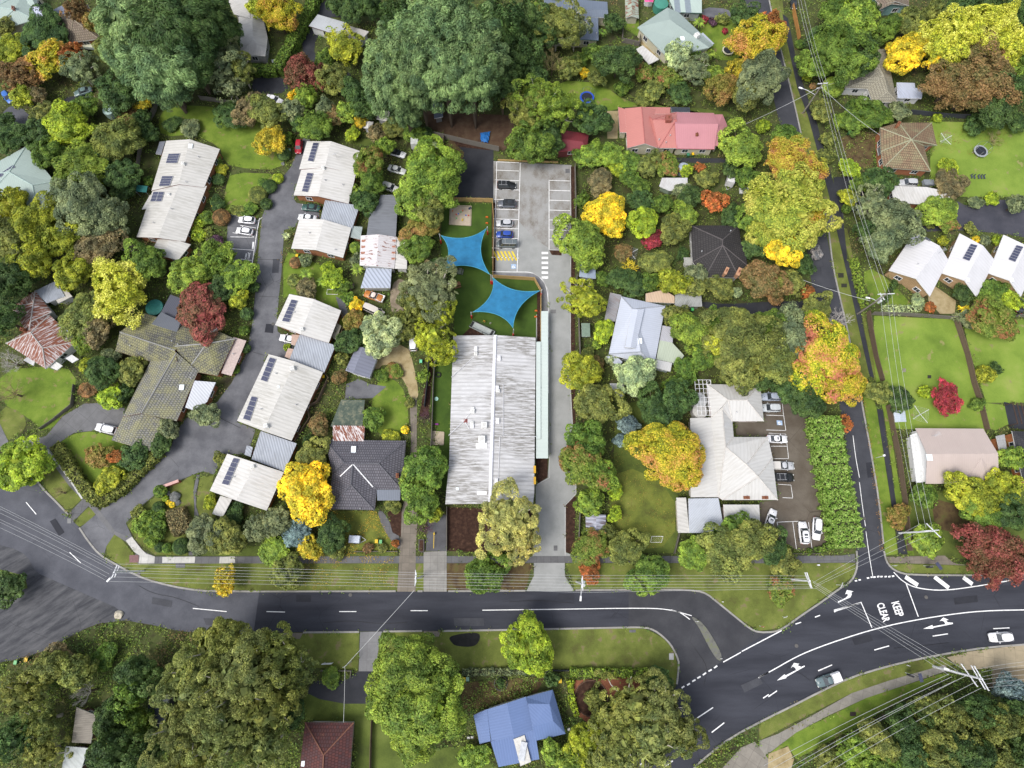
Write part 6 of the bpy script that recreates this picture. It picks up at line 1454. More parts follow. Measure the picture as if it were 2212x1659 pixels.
225 1420 30 3 s mg grassy bank below the muddy bend
480 1405 72 17 g ol top crown of the giant gum
420 1470 72 18 g gm left crown of the giant gum
520 1470 82 20 g gm central crown of the giant gum
600 1420 56 15 g ol right upper crown of the giant gum
400 1570 74 18 g gm lower left crown of the giant gum
490 1580 76 19 g gm lower central crown of the giant gum
580 1530 66 17 g ol lower right crown of the giant gum
640 1455 34 11 g gm easternmost crown of the giant gum
570 1620 56 16 g gm bottom right crown of the giant gum
430 1640 60 16 g ol bottom crown of the giant gum
635 1536 24 5 b dg dark beneath the giant gum by the red roof
715 1462 22 1.8 s mg hedge clump beside the black forecourt
885 1440 76 13 b lg top of the great street oak
905 1530 80 13 b lg lower body of the great street oak
850 1500 52 11 b lg left side of the great street oak
940 1480 50 11 b lg right side of the great street oak
900 1590 50 9 b lg bottom of the great street oak
1022 1634 27 4 b lg beside the blue roof's lower corner
1142 1400 56 8 b lm round on the lower verge
1191 1468 16 4 b dg slim below the round verge tree
1082 1476 11 1.6 s dg ring bed below the verge hedge
1421 1468 26 5 b dg dark behind the corner verge
1286 1514 22 3 b ol inside the circular brick bed
1360 1530 62 12 g ol upper crown of the corner gum
1430 1530 56 12 g gm right crown of the corner gum
1330 1590 62 12 g ol left crown of the corner gum
1410 1600 68 13 g gm lower crown of the corner gum
1260 1610 46 9 g yg beside the blue roof's right end
1230 1650 36 7 b lg bottom crown below the blue roof
1480 1590 40 10 g ol road side crown of the corner gum
1330 1640 50 11 g gm bottom crown of the corner gum
1195 1628 24 5 b lg against the blue roof's lower edge
745 1225 1 1 s mg tiny'''
for ln in T.split('\n'):
    p = ln.split(' ', 6); x, y, rp, h = map(float, p[:4])
    if rp < 2: continue
    ry = 1.5 if 'clipped row' in ln else 1.0
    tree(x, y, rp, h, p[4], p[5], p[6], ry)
hedge('685 -20, 668 30, 640 80, 615 125, 600 152', 2.6, 2.8, 'mg', 'tall clipped green hedge running diagonally from the top edge')
hedge('598 153, 553 152, 545 148', 2.2, 2.2, 'mg', 'low clipped green hedge joining the foot of the diagonal hedge')
hedge('1778 902, 1785 950, 1796 1010, 1806 1060, 1816 1110, 1824 1160, 1828 1182', 6.0, 4.2, 'mh', 'huge shaggy light green hedge between the brown car park and the side street', .2, 1, 1.1)
hedge('122 962, 150 1005, 180 1050, 205 1076, 216 1084', 2.2, 1.9, 'ol', 'dark clipped boxy hedge above the left footpath')
hedge('216 1086, 250 1066, 290 1030, 330 990, 345 975', 2.0, 1.9, 'ol', 'olive clipped hedge along the estate driveway')
hedge('381 1100, 384 1118, 392 1135, 397 1150', 3.6, 1.8, 'br', 'kidney-shaped brown-green clipped hedge beside the estate entrance path', .18, 2)
hedge('624 290, 622 312', 1.8, 2.0, 'mg', 'small boxy hedge beside the red hatchback')
hedge('1232 1452, 1420 1454', 1.3, 1.4, 'lg', 'bright light green hedge behind the dark fence of the lower verge')
hedge('1232 1470, 1234 1510, 1246 1545', .9, 1.1, 'lm', 'narrow lime hedge beside the red gravel garden')
hedge('1000 1452, 1120 1450, 1180 1450', 1.1, 1.0, 'gg', 'grey-green hedge above the brown front garden on the lower road')
hedge('1908 668, 1950 670, 1985 666, 1984 645', 1.8, 1.2, 'cr', 'pale silver-green hedge inside the paling fence corner')
hedge('1845 560, 1856 620, 1868 662', 1.4, 1.2, 'lg', 'rough green hedge between footpath and the corner lawn')
hedge('1745 1192, 1780 1186, 1795 1172', .9, .9, 'mg', 'thin clipped edging hedge below the brown car park')
hedge('1905 660, 1940 600, 1925 590', 1, .6, 'dg', 'low shrub border below the first white unit')
# ------------------------------------------------------------------ undergrowth filling the gardens
def inside(pt, poly):
    x, y = pt[:, 0], pt[:, 1]; c = np.zeros(len(pt), bool); n = len(poly); mn, mx = poly.min(0), poly.max(0); m = (x > mn[0]) & (x < mx[0]) & (y > mn[1]) & (y < mx[1])
    if not m.any(): return c
    xs, ys = x[m], y[m]; r = np.zeros(len(xs), bool)
    for i in range(n):
        (x1, y1), (x2, y2) = poly[i], poly[i-1]
        if y1 == y2: continue
        r ^= ((y1 > ys) != (y2 > ys)) & (xs < (x2-x1)*(ys-y1)/(y2-y1)+x1)
    c[m] = r; return c
g = np.random.default_rng(5); N0 = 110000
uu = g.random((N0, 2))*[2280, 1720]-[34, 30]
d = (np.stack([uu[:, 0]-W0/2, -(uu[:, 1]-H0/2), np.full(N0, -F)], 1)) @ np.array(RM).T
XY = d[:, :2]/-d[:, 2:]*H; ok = np.ones(N0, bool)
for poly in HARD: ok &= ~inside(XY, poly)
XY = XY[ok]
def vn(xy, s, k): return np.sin(xy[:, 0]*s+k)*np.cos(xy[:, 1]*s*1.1-k*2)+.6*np.sin(xy[:, 0]*s*2.3-xy[:, 1]*s*1.7+k)+.4*np.cos(xy[:, 1]*s*3.9+xy[:, 0]*s*1.3)
dens = vn(XY, .35, 1.3); XY = XY[g.random(len(XY)) < np.clip(.68+.3*dens, .2, 1)]; n1 = len(XY)
hh = np.clip(.5+.7*vn(XY, .6, .4)+.45*vn(XY, 1.7, 2.), .08, 2.6)
groups = (vn(XY, .22, 4.)*1.4+g.normal(0, .7, n1)); cols = [(.09, .15, .035), (.14, .21, .04), (.16, .21, .045), (.17, .16, .06), (.2, .15, .06)]
qs = np.digitize(groups, [-1.2, 0.0, 1.5, 2.2])
for k in range(5):
    m = qs == k
    if not m.any(): continue
    q = XY[m]; hk = hh[m]; rep = 6; Pq = np.repeat(q, rep, 0)+g.normal(0, .33, (len(q)*rep, 2)); z = np.repeat(hk, rep)*g.random(len(q)*rep)
    Pt = np.concatenate([Pq, z[:, None]], 1); V = cards(Pt, np.tile([0, 0, 1.], (len(Pt), 1)), .2, .5, g, None, .7)
    o = link('undergrowth', npmesh('undergrowth', V, len(V)//4, LM)); o.color = (*cols[k], 1)
    tag(o, ['dark green', 'mid green', 'light green', 'brown-green', 'rusty'][k]+' low plants and ground cover filling the garden beds', 'undergrowth', kind='stuff')
def litter(label, s, n, cs, size=.09):
    poly = np.array([tuple(px(*p))[:2] for p in P(s)]); mn, mx = poly.min(0), poly.max(0); q = g.random((n, 2))*(mx-mn)+mn; q = q[inside(q, poly)]
    dn = vn(q, .5, 2.1)+g.normal(0, .5, len(q)); q = q[dn > .1]; Pt = np.concatenate([q, np.full((len(q), 1), .13)], 1); V = cards(Pt, np.tile([0, 0, 1.], (len(Pt), 1)), size, .7, g, None, .15)
    o = link('fallen_leaves', npmesh('fallen_leaves', V, len(V)//4, leafmat(tuple(cs)))); tag(o, label, 'leaves', kind='stuff')
litter('fallen yellow leaves on the lawn before the slate-tiled house', '700 1100, 812 1103, 858 1190, 850 1215, 640 1216, 650 1180, 700 1160', 5200, [(.3, .2, .03), (.5, .36, .05)])
litter('fallen yellow leaves scattered over the slate-tiled roof edge lawn', '600 1215, 860 1218, 858 1270, 640 1274', 1600, [(.25, .18, .03), (.4, .3, .05)])
litter('fallen orange leaves along the side street gutter', '1860 850, 1868 850, 1905 1100, 1908 1190, 1900 1190, 1890 1090', 1500, [(.2, .1, .03), (.35, .2, .05)])
litter('fallen brown and gold leaves on the shaded back lawn', '1320 880, 1460 900, 1465 1180, 1310 1190', 5200, [(.12, .08, .03), (.3, .24, .05)], .08)
litter('fallen leaves over the lawn beside the white building', '1985 270, 2180 270, 2180 340, 1990 330', 1800, [(.16, .08, .03), (.25, .16, .04)])
# ================================================================== VEHICLES
TYRE = plain((.015, .015, .015), .8); RIM = plain((.35, .35, .37), .35, .6); LAMP = plain((.75, .75, .72), .15, 0, .05); TAIL = plain((.35, .02, .02), .3, 0, .1); BLKP = plain((.02, .02, .022), .5)
CARS = {'sedan': dict(L=4.7, W=1.8, bz=.92, belt=(-1.55, 1.05), roof=(-.9, .3), h=1.44, bn=.86, bt=.92), 'hatch': dict(L=4.2, W=1.76, bz=.95, belt=(-1.95, 1.0), roof=(-1.45, .3), h=1.5, bn=.88, bt=.95),
 'suv': dict(L=4.7, W=1.88, bz=1.08, belt=(-2.15, 1.0), roof=(-1.9, .35), h=1.75, bn=1.02, bt=1.08), 'wagon': dict(L=4.85, W=1.84, bz=.98, belt=(-2.3, 1.1), roof=(-2.0, .35), h=1.52, bn=.9, bt=.98),
 'ute': dict(L=5.1, W=1.86, bz=1.02, belt=(-.65, 1.15), roof=(-.45, .45), h=1.72, bn=1.0, bt=.8), 'van': dict(L=5.0, W=1.9, bz=1.15, belt=(-2.45, 1.9), roof=(-2.4, 1.15), h=2.05, bn=1.05, bt=1.2)}
def vehicle(kind, name, label, cat, x, y, hx, hy, col, rails=None, roofcol=None, group=None, trim=None, sunroof=False):
    """centre at photo (x, y); nose points towards photo direction (hx, hy)"""
    c = CARS[kind]; p = px(x, y, .8); q = px(x+hx*10, y+hy*10, .8); rz = math.atan2(q.y-p.y, q.x-p.x)
    t = empty(name, (p.x, p.y, .04), rz); tag(t, label, cat, group); L, W = c['L'], c['W']/2; bz = c['bz']; pm = carpaint(col)
    st = [(-L/2, .72, .5, c['bt']*.8), (-L/2+.12, .9, .3, c['bt']), (-L*.33, 1, .26, max(bz, c['bt'])), (-L*.1, 1, .24, bz), (L*.12, 1, .24, bz), (L*.24, .99, .24, c['bn']*1.02), (L*.4, .95, .26, c['bn']*.93), (L/2-.1, .84, .32, c['bn']*.82), (L/2, .64, .42, c['bn']*.68)]
    mb = MB(); vs = []
    for sx, w_, zb, zt in st:
        w_ *= W
        for yy, zz in ((-w_*.9, zb), (-w_, zb+.18), (-w_, zt-.16), (-w_*.86, zt), (w_*.86, zt), (w_, zt-.16), (w_, zb+.18), (w_*.9, zb)): vs.append((sx, yy, zz))
    n = 8; k = len(st); mb.add(vs, [(i*n+j, (i+1)*n+j, (i+1)*n+(j+1) % n, i*n+(j+1) % n) for i in range(k-1) for j in range(n)]+[tuple(range(n)), tuple((k-1)*n+j for j in range(n-1, -1, -1))])
    body = mb.build('body', pm, t, True); bev = body.data
    if kind == 'ute':
        m = MB(); tc = trim or (.6, .6, .6); x0, x1 = -L/2+.02, -.72; m.box(((x0+x1)/2, 0, .85), (x1-x0, W*1.96, .08)); 
        for yy in (-W*.96, W*.96): m.box(((x0+x1)/2, yy, 1.02), (x1-x0, .06, .38))
        for xx in (x0, x1): m.box((xx, 0, 1.02), (.06, W*1.9, .38))
        if trim: m.box(((x0+x1)/2, 0, 1.3), (x1-x0, W*1.9, .55), top=.92)
        m.build('tray', carpaint(tc), t)
    b0, b1 = c['belt']; r0, r1 = c['roof']; h = c['h']; wb, wr = W*.87, W*.68; z0 = bz-.05
    if kind in ('suv', 'van', 'wagon'): wr = W*.74
    g_ = MB(); g_.add([(b0, -wb, z0), (b1, -wb, z0), (b1, wb, z0), (b0, wb, z0), (r0, -wr, h-.03), (r1, -wr, h-.03), (r1, wr, h-.03), (r0, wr, h-.03)], [(0, 1, 5, 4), (1, 2, 6, 5), (2, 3, 7, 6), (3, 0, 4, 7), (4, 5, 6, 7)]); cab = g_.build('windows', glass(), t)
    m = MB(); vs = []; e = .05
    for sx, w_, z in ((r0-e, wr*.9, h-.05), (r0+.15, wr+.02, h-.015), ((r0+r1)/2, wr+.03, h+.03), (r1-.15, wr+.02, h-.01), (r1+e, wr*.9, h-.06)):
        vs += [(sx, -w_, z-.04), (sx, -w_*.6, z+.02), (sx, w_*.6, z+.02), (sx, w_, z-.04)]
    m.add(vs, [(i*4+j, (i+1)*4+j, (i+1)*4+j+1, i*4+j+1) for i in range(4) for j in range(3)])
    for a in ((b0, -wb, r0, -wr), (b0, wb, r0, wr), (b1, -wb, r1, -wr), (b1, wb, r1, wr)): m.tube([(a[0], a[1], z0+.02), (a[2], a[3], h-.02)], .045, 4)
    xm = (r0+r1)/2
    for sg in (-1, 1): m.tube([(xm, sg*(wb+.0), z0+.02), (xm, sg*wr, h-.02)], .04, 4)
    rf = m.build('roof', carpaint(roofcol) if roofcol else pm, t, False)
    if sunroof: s2 = MB(); s2.box(((r0+r1)/2+.1, 0, h+.035), ((r1-r0)*.38, wr*1.1, .02)); s2.build('sunroof', glass(), rf)
    if rails:
        s2 = MB()
        for sg in (-1, 1): s2.tube([(r0+.1, sg*wr*.92, h+.1), (r1-.1, sg*wr*.92, h+.1)], .03, 5)
        for xx in ((r0*.7+r1*.3), (r0*.2+r1*.8)): s2.tube([(xx, -wr*.92, h+.12), (xx, wr*.92, h+.12)], .03, 5)
        s2.build('roof_rails', STEEL, t)
    for sx in (-L*.31, L*.3):
        for sg in (-1, 1):
            w_ = MB(); w_.tube([(sx, sg*(W-.2), .33), (sx, sg*(W+.015), .33)], .33, 14); wh = w_.build('wheel', TYRE, t); r_ = MB(); r_.tube([(sx, sg*(W), .33), (sx, sg*(W+.03), .33)], .2, 10); r_.build('rim', RIM, wh)
    for sg in (-1, 1):
        m = MB(); m.box((L/2-.13, sg*W*.62, c['bn']*.74), (.22, .32, .14)); m.build('headlight', LAMP, t); m = MB(); m.box((-L/2+.07, sg*W*.72, c['bt']*.82), (.12, .26, .16)); m.build('tail_light', TAIL, t)
        m = MB(); m.box((b1-.35, sg*(W+.1), z0+.08), (.16, .2, .13)); m.build('mirror', pm, t)
    m = MB(); m.box((b1+(L/2-b1)*.5, 0, c['bn']*.97+.01), ((L/2-b1)*.1, W*.2, .01)); m.box((L/2-.02, 0, .5), (.05, W*.9, .12)); m.build('grille', BLKP, t)
    return t
WH_, SI, BK, NV, BL_, GY = (.72, .72, .74), (.4, .41, .43), (.015, .016, .018), (.03, .035, .06), (.02, .06, .3), (.1, .12, .13)
CP = 'cars parked in the concrete car park'; CQ = 'cars parked behind the white building'; CU = 'cars in the unit estate'
vehicle('suv', 'parked_car', 'black canopied four-wheel drive, topmost car of the concrete car park', 'car', 1094, 400, 1, .03, BK, True, group=CP)
vehicle('suv', 'parked_car', 'dark navy wagon with black roof second from the top of the concrete car park', 'car', 1095, 440, -1, -.02, (.1, .11, .13), None, BK, CP, sunroof=True)
vehicle('hatch', 'parked_car', 'silver hatchback directly above the blue car', 'car', 1090, 482, -1, -.02, SI, group=CP)
vehicle('hatch', 'parked_car', 'bright blue hatchback in the concrete car park', 'car', 1090, 506, -1, -.02, BL_, group=CP)
vehicle('van', 'parked_car', 'dark grey people mover beside the yellow hatched bay', 'car', 1095, 527, -1, -.02, GY, True, group=CP)
vehicle('hatch', 'parked_car', 'upper of two white hatchbacks in the marked estate bays', 'car', 533, 475, -1, -.08, WH_, group=CU)
vehicle('hatch', 'parked_car', 'lower of two white hatchbacks in the marked estate bays', 'car', 528, 499, -1, -.16, WH_, group=CU)
vehicle('sedan', 'parked_car', 'dark green sedan beside the silver carport', 'car', 672, 448, -1, -.08, (.03, .08, .07), group=CU)
vehicle('sedan', 'parked_car', 'pale silver sedan with its tail under the square unit roof', 'car', 664, 470, -1, -.12, (.6, .62, .64), group=CU)
vehicle('sedan', 'parked_car', 'white sedan half under the lower silver carport', 'car', 625, 732, -1, -.2, WH_, group=CU)
vehicle('hatch', 'parked_car', 'red hatchback beside the two-bay unit', 'car', 645, 316, -.1, 1, (.35, .015, .03), group=CU)
vehicle('wagon', 'parked_car', 'white station wagon with roof bars on the concrete drive of the mossy house', 'car', 229, 926, -1, -.22, WH_, True)
vehicle('sedan', 'parked_car', 'grey-green sedan under the pale-branched gum tree', 'car', 179, 197, -.95, .3, (.12, .18, .18))
vehicle('hatch', 'parked_car', 'blue hatchback at the left edge of the photo', 'car', 16, 209, .6, .8, (.03, .12, .4))
vehicle('sedan', 'parked_car', 'white sedan at the end of the upper black drive', 'car', 592, 214, .95, .35, WH_)
vehicle('sedan', 'parked_car', 'white car with black soft top in the backyard', 'car', 857, 330, 1, .3, WH_, None, BK)
vehicle('sedan', 'parked_car', 'white sedan below the black-topped car', 'car', 857, 366, 1, .3, (.6, .62, .6))
vehicle('suv', 'parked_car', 'white boxy four-wheel drive at the edge of the great soft tree', 'car', 843, 405, 1, .35, (.6, .6, .58))
vehicle('ute', 'parked_ute', 'rusty orange utility with white roof below the striped carport', 'ute', 808, 640, -1, -.35, (.42, .16, .04), None, (.6, .5, .45), trim=None)
vehicle('van', 'parked_van', 'derelict white van streaked with rust below the orange utility', 'van', 808, 671, 1, .45, (.5, .46, .42))
vehicle('van', 'parked_van', 'white van with dark rear window at the top of the gravel drive', 'van', 893, 736, 0, -1, WH_)
vehicle('suv', 'parked_car', 'silver four-wheel drive highest in the brown car park', 'car', 1666, 857, -1, 0, (.3, .34, .42), True, group=CQ)
vehicle('suv', 'parked_car', 'pale silver wagon directly below the highest car', 'car', 1664, 881, -1, 0, (.45, .48, .5), True, group=CQ)
vehicle('sedan', 'parked_car', 'white sedan with sunroof in the brown car park', 'car', 1679, 948, 1, .03, WH_, group=CQ, sunroof=True)
vehicle('ute', 'parked_ute', 'silver utility with white tray in the brown car park', 'ute', 1691, 1006, 1, .02, SI, trim=(.5, .48, .45), group=CQ)
vehicle('suv', 'parked_car', 'black four-wheel drive beside the silver utility', 'car', 1692, 1031, 1, .03, BK, True, group=CQ)
vehicle('sedan', 'parked_car', 'white sedan with dark roof opening, angled beside the white garage', 'car', 1665, 1122, .35, -1, WH_, sunroof=True, group=CQ)
vehicle('suv', 'parked_car', 'white people mover with sunroof at the bottom of the brown car park', 'car', 1736, 1151, -.12, -1, WH_, True, group=CQ, sunroof=True)
vehicle('wagon', 'parked_car', 'white station wagon with ladder rack beside the shaggy hedge', 'car', 1765, 1142, -.05, 1, WH_, True, group=CQ)
vehicle('suv', 'moving_car', 'white four-wheel drive driving on the main road at the right', 'car', 2161, 1376, -1, .06, WH_)
vehicle('ute', 'moving_ute', 'dark teal utility with white canopy tray driving on the main road', 'ute', 1789, 1468, -1, .36, (.1, .14, .15), trim=(.72, .72, .74))
vehicle('suv', 'parked_car', 'silver four-wheel drive behind the long white garage', 'car', 1961, 395, -1, -.02, (.4, .41, .42))
vehicle('hatch', 'parked_car', 'dark car cut by the right edge beside the third unit', 'car', 2205, 660, .3, -1, BK)
vehicle('hatch', 'parked_car', 'dark car among trees at the top of the street', 'car', 1714, 6, .2, 1, BK)
# ------------------------------------------------------------------ towed things
def trailer(x, y, hx, hy, label, col, L=2.4, W=1.6, h=.9, name='box_trailer', roof=None, cat='trailer'):
    p = px(x, y, .6); q = px(x+hx*10, y+hy*10, .6); rz = math.atan2(q.y-p.y, q.x-p.x); t = empty(name, (p.x, p.y, .04), rz); tag(t, label, cat); m = MB(); m.box((0, 0, .45+h/2), (L, W, h), top=.96); b = m.build('body', plain(col, .5), t)
    m = MB(); m.tube([(L/2, -W*.4, .5), (L/2+1.1, 0, .5)], .05, 5); m.tube([(L/2, W*.4, .5), (L/2+1.1, 0, .5)], .05, 5); m.build('drawbar', STEEL, t)
    for sg in (-1, 1): m = MB(); m.tube([(0, sg*(W/2+.02), .32), (0, sg*(W/2+.2), .32)], .32, 12); m.build('wheel', TYRE, t)
    if roof: m = MB(); m.box((0, 0, .47+h), (L*.9, W*.86, .08)); m.build('cover', plain(roof, .6), t)
trailer(767, 1165, 1, .05, 'trailer covered with a pale blue tarpaulin on the leafy front lawn', (.4, .43, .5), roof=(.5, .54, .62))
trailer(1577, 390, -.3, 1, 'white pop-top caravan among the gardens', (.55, .55, .55), 3.6, 2, 1.9, 'caravan', (.62, .62, .62), 'caravan')
trailer(897, 309, 0, 1, 'small white caravan beside the cypress fence', (.55, .56, .54), 3.2, 2, 1.8, 'caravan', (.5, .52, .5), 'caravan')
trailer(1614, 413, 1, .1, 'white flat trailer loaded with a yellow canoe', (.6, .6, .6), 4.0, 1.8, .5)
m = MB(); c = px(1625, 403, 1.2); m.tube([(c.x-2.6, c.y+.5, 1.0), (c.x-1.5, c.y+.3, 1.1), (c.x+1.5, c.y-.1, 1.1), (c.x+2.6, c.y-.3, 1.0)], [.05, .35, .35, .05], 8); tag(m.build('canoe', plain((.5, .3, .03), .4)), 'yellow and red canoe beside the white trailer', 'canoe')
trailer(2003, 397, 1, 0, 'grey box trailer beside the silver four-wheel drive', (.2, .22, .24), 2.6)
trailer(190, 100, 1, .05, 'boat with cream cover on its trailer below the brown tiled roof', (.35, .4, .36), 4.4, 1.9, .7, 'covered_boat', (.55, .55, .42), 'boat')
# ================================================================== POLES AND CABLES
TIMB = plain((.2, .18, .16), .9); GALV = plain((.62, .63, .66), .4)
def pole(name, label, x, y, h, arms, shaft=GALV, trans=None, lamp=None, rr=.17):
    """(x, y): photo point of the pole's top, h metres above ground"""
    p = px(x, y, h); t = empty(name, (p.x, p.y, 0)); tag(t, label, 'power pole'); m = MB(); m.tube([(0, 0, 0), (0, 0, h*.5), (0, 0, h)], [rr*1.2, rr, rr*.8], 10); m.build('shaft', shaft, t)
    for z, (dx, dy), L_ in arms:
        d = Vector((dx, dy, 0)).normalized(); m = MB(); m.box((0, .12, z), (L_, .14, .16), math.atan2(dy, dx)); a = m.build('crossarm', GALV, t); n = 4
        for i in range(n): q = d*L_*(i/(n-1)-.5)*.94; s_ = MB(); s_.tube([(q.x, q.y+.12, z+.06), (q.x, q.y+.12, z+.2), (q.x, q.y+.12, z+.3)], [.05, .09, .04], 7); s_.build('insulator', plain((.6, .6, .6), .3), a)
    if trans:
        for k in range(2): m = MB(); m.tube([(.45, -.3+.6*k, trans), (.45, -.3+.6*k, trans+1.1)], .28, 10); m.build('transformer', plain((.5, .52, .53), .4), t)
    if lamp:
        lx, ly, lz = lamp; m = MB(); m.tube([(0, 0, lz-.6), (lx*.6, ly*.6, lz), (lx, ly, lz+.1)], .06, 6); m.build('lamp_arm', GALV, t); m = MB(); u = Vector((lx, ly, 0)).normalized(); m.box((lx+u.x*.3, ly+u.y*.3, lz+.1), (1.0, .36, .16), math.atan2(ly, lx), top=.8); m.build('lamp_head', plain((.8, .8, .8), .4), t)
    return t
E_, N_ = (1, 0), (0, 1)
pole('power_pole', 'power pole with double crossarm at the left bend of the main road', 246, 1236, 10, [(9.8, (.25, .97), 2.8), (9.8-.8, (.25, .97), 2.4)], lamp=(-1.0, -1.2, 9.2))
pole('power_pole', 'power pole with white crossarm beside the concrete crossover', 897, 1250, 10, [(9.9, N_, 3.0), (8.8, N_, 2.0)])
pole('power_pole', 'power pole with transformers beside the long driveway mouth', 1259, 1262, 10.5, [(10.2, N_, 2.8), (9.0, N_, 1.8)], trans=7.6, lamp=(-.3, -2.4, 9))
pole('power_pole', 'power pole with twin crossarms on the triangular corner lawn', 1750, 1255, 10.5, [(10.2, (.2, -.98), 3.0), (9.6, (.25, -.97), 3.0)])
pole('power_pole', 'white leaning-looking pole with crossed arms beside the side street corner', 2018, 1147, 11, [(10.8, (.65, -.76), 3.6), (10.2, (1, .05), 3.0)])
pole('power_pole', 'tall timber power pole with transformers beside the leafless silver tree', 1916, 635, 11.5, [(11.2, (1, .05), 3.8), (9.8, (.4, -.9), 1.8)], TIMB, trans=7.5, lamp=(-2.0, .4, 8.3))
pole('power_pole', 'timber power pole with street lamp near the top of the side street', 1778, 180, 10.5, [(10.3, (1, .1), 2.6), (8.8, (1, .2), 1.6)], TIMB, lamp=(-3.6, 1.4, 7.2))
pole('power_pole', 'large steel power pole with four crossarms at the lower right', 2122, 1467, 13, [(12.8, (.4, -.92), 4.6), (12.0, (.4, -.92), 4.4), (9.8, (.5, -.87), 4.6)], lamp=(-3.0, .9, 8.6), rr=.22)
pole('service_pole', 'slim service pole on the lower verge beside the black forecourt', 741, 1442, 6.5, [], GALV, rr=.08)
CAB = plain((.42, .43, .43), .5, 0, .05); CABD = plain((.12, .12, .12), .5); ORD = ['northernmost', 'second', 'third', 'fourth', 'fifth', 'sixth', 'seventh']
def cable(a, b, za, zb, label, sag=.5, r=.02, m=None):
    A, B_ = px(*a, za), px(*b, zb); pts = []
    for i in range(13): t = i/12; q = A.lerp(B_, t); q.z -= sag*4*t*(1-t); pts.append(q)
    mb = MB(); mb.tube(pts, r, 5); tag(mb.build('power_cable', m or CAB), label, 'cable', 'overhead power cables')
def span(pa, pb, za, zb, name, sag=.5, r=.02, words=ORD):
    for i, (a, b) in enumerate(zip(P(pa), P(pb))): cable(a, b, za, zb, '%s thin pale overhead cable %s' % (words[i], name), sag, r)
span('0 1094, 0 1099, 0 1108, 0 1122, 0 1128, 0 1140', '243 1220, 244 1226, 242 1231, 236 1240, 230 1246, 226 1252', 9.5, 9.7, 'from the left edge to the bend pole')
span('246 1218, 248 1226, 248 1232, 243 1237, 238 1246, 234 1256', '897 1237, 897 1242, 896 1250, 896 1256, 896 1262, 895 1268', 9.7, 9.7, 'from the bend pole to the crossover pole')
span('898 1238, 898 1243, 898 1250, 898 1256, 897 1262, 897 1269', '1259 1243, 1259 1249, 1259 1256, 1258 1263, 1258 1270, 1261 1280', 9.7, 10, 'from the crossover pole to the driveway pole')
span('1261 1243, 1261 1249, 1262 1256, 1262 1263, 1261 1270, 1262 1280', '1745 1244, 1746 1250, 1748 1256, 1748 1262, 1750 1268, 1762 1271', 10, 10, 'from the driveway pole to the corner lawn pole')
span('1754 1254, 1756 1258, 1758 1264, 1762 1270', '2078 1444, 2070 1450, 2060 1452, 2050 1458', 10, 11, 'crossing the road junction diagonally')
span('1757 1258, 1765 1262, 1760 1268', '1986 1133, 1995 1145, 2003 1158', 10, 10.5, 'from the corner lawn to the side street pole')
span('1985 1133, 2000 1140, 2015 1146', '1901 632, 1916 634, 1926 634', 10.5, 11.2, 'running up the side street along the fence', 1.0, .024, ['west', 'middle', 'east'])
span('1898 632, 1913 632, 1922 634', '1774 182, 1779 180, 1785 179', 11.2, 10.2, 'up the side street from the transformer pole', 1.0, .024, ['west', 'middle', 'east'])
span('1774 181, 1779 179, 1786 178', '1722 -10, 1728 -10, 1736 -10', 10.2, 10.2, 'from the lamp pole to the top edge', .6, .024, ['west', 'middle', 'east'])
span('2118 1444, 2120 1452, 2122 1462, 2125 1468, 2127 1478, 2128 1486', '2240 1427, 2240 1434, 2240 1443, 2240 1456, 2240 1466, 2240 1478', 12, 11, 'from the steel pole to the right edge')
span('2050 1456, 2056 1462, 2064 1470, 2090 1458, 2110 1472, 2120 1486', '1650 1654, 1665 1662, 1685 1670, 1700 1672, 1735 1680, 1770 1680', 11, 9.5, 'sweeping from the steel pole to the bottom edge', .8, .026)
cable((895, 1275), (744, 1441), 9.5, 6.3, 'single service cable slanting across the main road', .5, .04); cable((745, 1441), (742, 1560), 6.3, 3.2, 'short service cable dropping to the dark red tiled roof', .2, .04)
cable((1880, 650), (1735, 605), 9, 5, 'service cable reaching west over the side street into the trees', .4, .04); cable((1772, 186), (1901, 292), 9.5, 3.2, 'service cable from the lamp pole to the lichen-tiled house', .5, .04); cable((1768, 190), (1572, 284), 9, 3.4, 'long service cable from the lamp pole to the red-roofed house', .8, .04); cable((1780, 186), (1822, 172), 9.5, 3.4, 'short service cable from the lamp pole to the cream house', .1, .04)
# ================================================================== SHADE SAILS
SAILM = ground_mix('sail_cloth', ((.012, .1, .2), (.016, .135, .27), (.022, .17, .33)), .5, 14, .7)
def sail(label, cs, zs, pull=.3):
    C_ = [px(*p, z) for p, z in zip(P(cs), zs)]; o = sum(C_, Vector())/4; o.z = 0; n = 16; V = []
    for i in range(n+1):
        for j in range(n+1):
            u, v = i/n, j/n; uu = u+pull*4*v*(1-v)*(.5-u)*1.0; vv = v+pull*4*u*(1-u)*(.5-v)*1.0
            q = C_[0]*(1-uu)*(1-vv)+C_[1]*uu*(1-vv)+C_[2]*uu*vv+C_[3]*(1-uu)*vv; V.append(q-o)
    t = empty('shade_sail', (o.x, o.y, 0)); tag(t, label, 'shade sail'); mb = MB(); mb.add(V, [(i*(n+1)+j, (i+1)*(n+1)+j, (i+1)*(n+1)+j+1, i*(n+1)+j+1) for i in range(n) for j in range(n)]); mb.build('cloth', SAILM, t, True)
    e = MB(); EDG = plain((.06, .3, .42), .6)
    for idx in ([i*(n+1) for i in range(n+1)], [i*(n+1)+n for i in range(n+1)], list(range(n+1)), [n*(n+1)+j for j in range(n+1)]): e.tube([V[k]+Vector((0, 0, .01)) for k in idx], .07, 5)
    e.build('edge_webbing', EDG, t); return C_, o
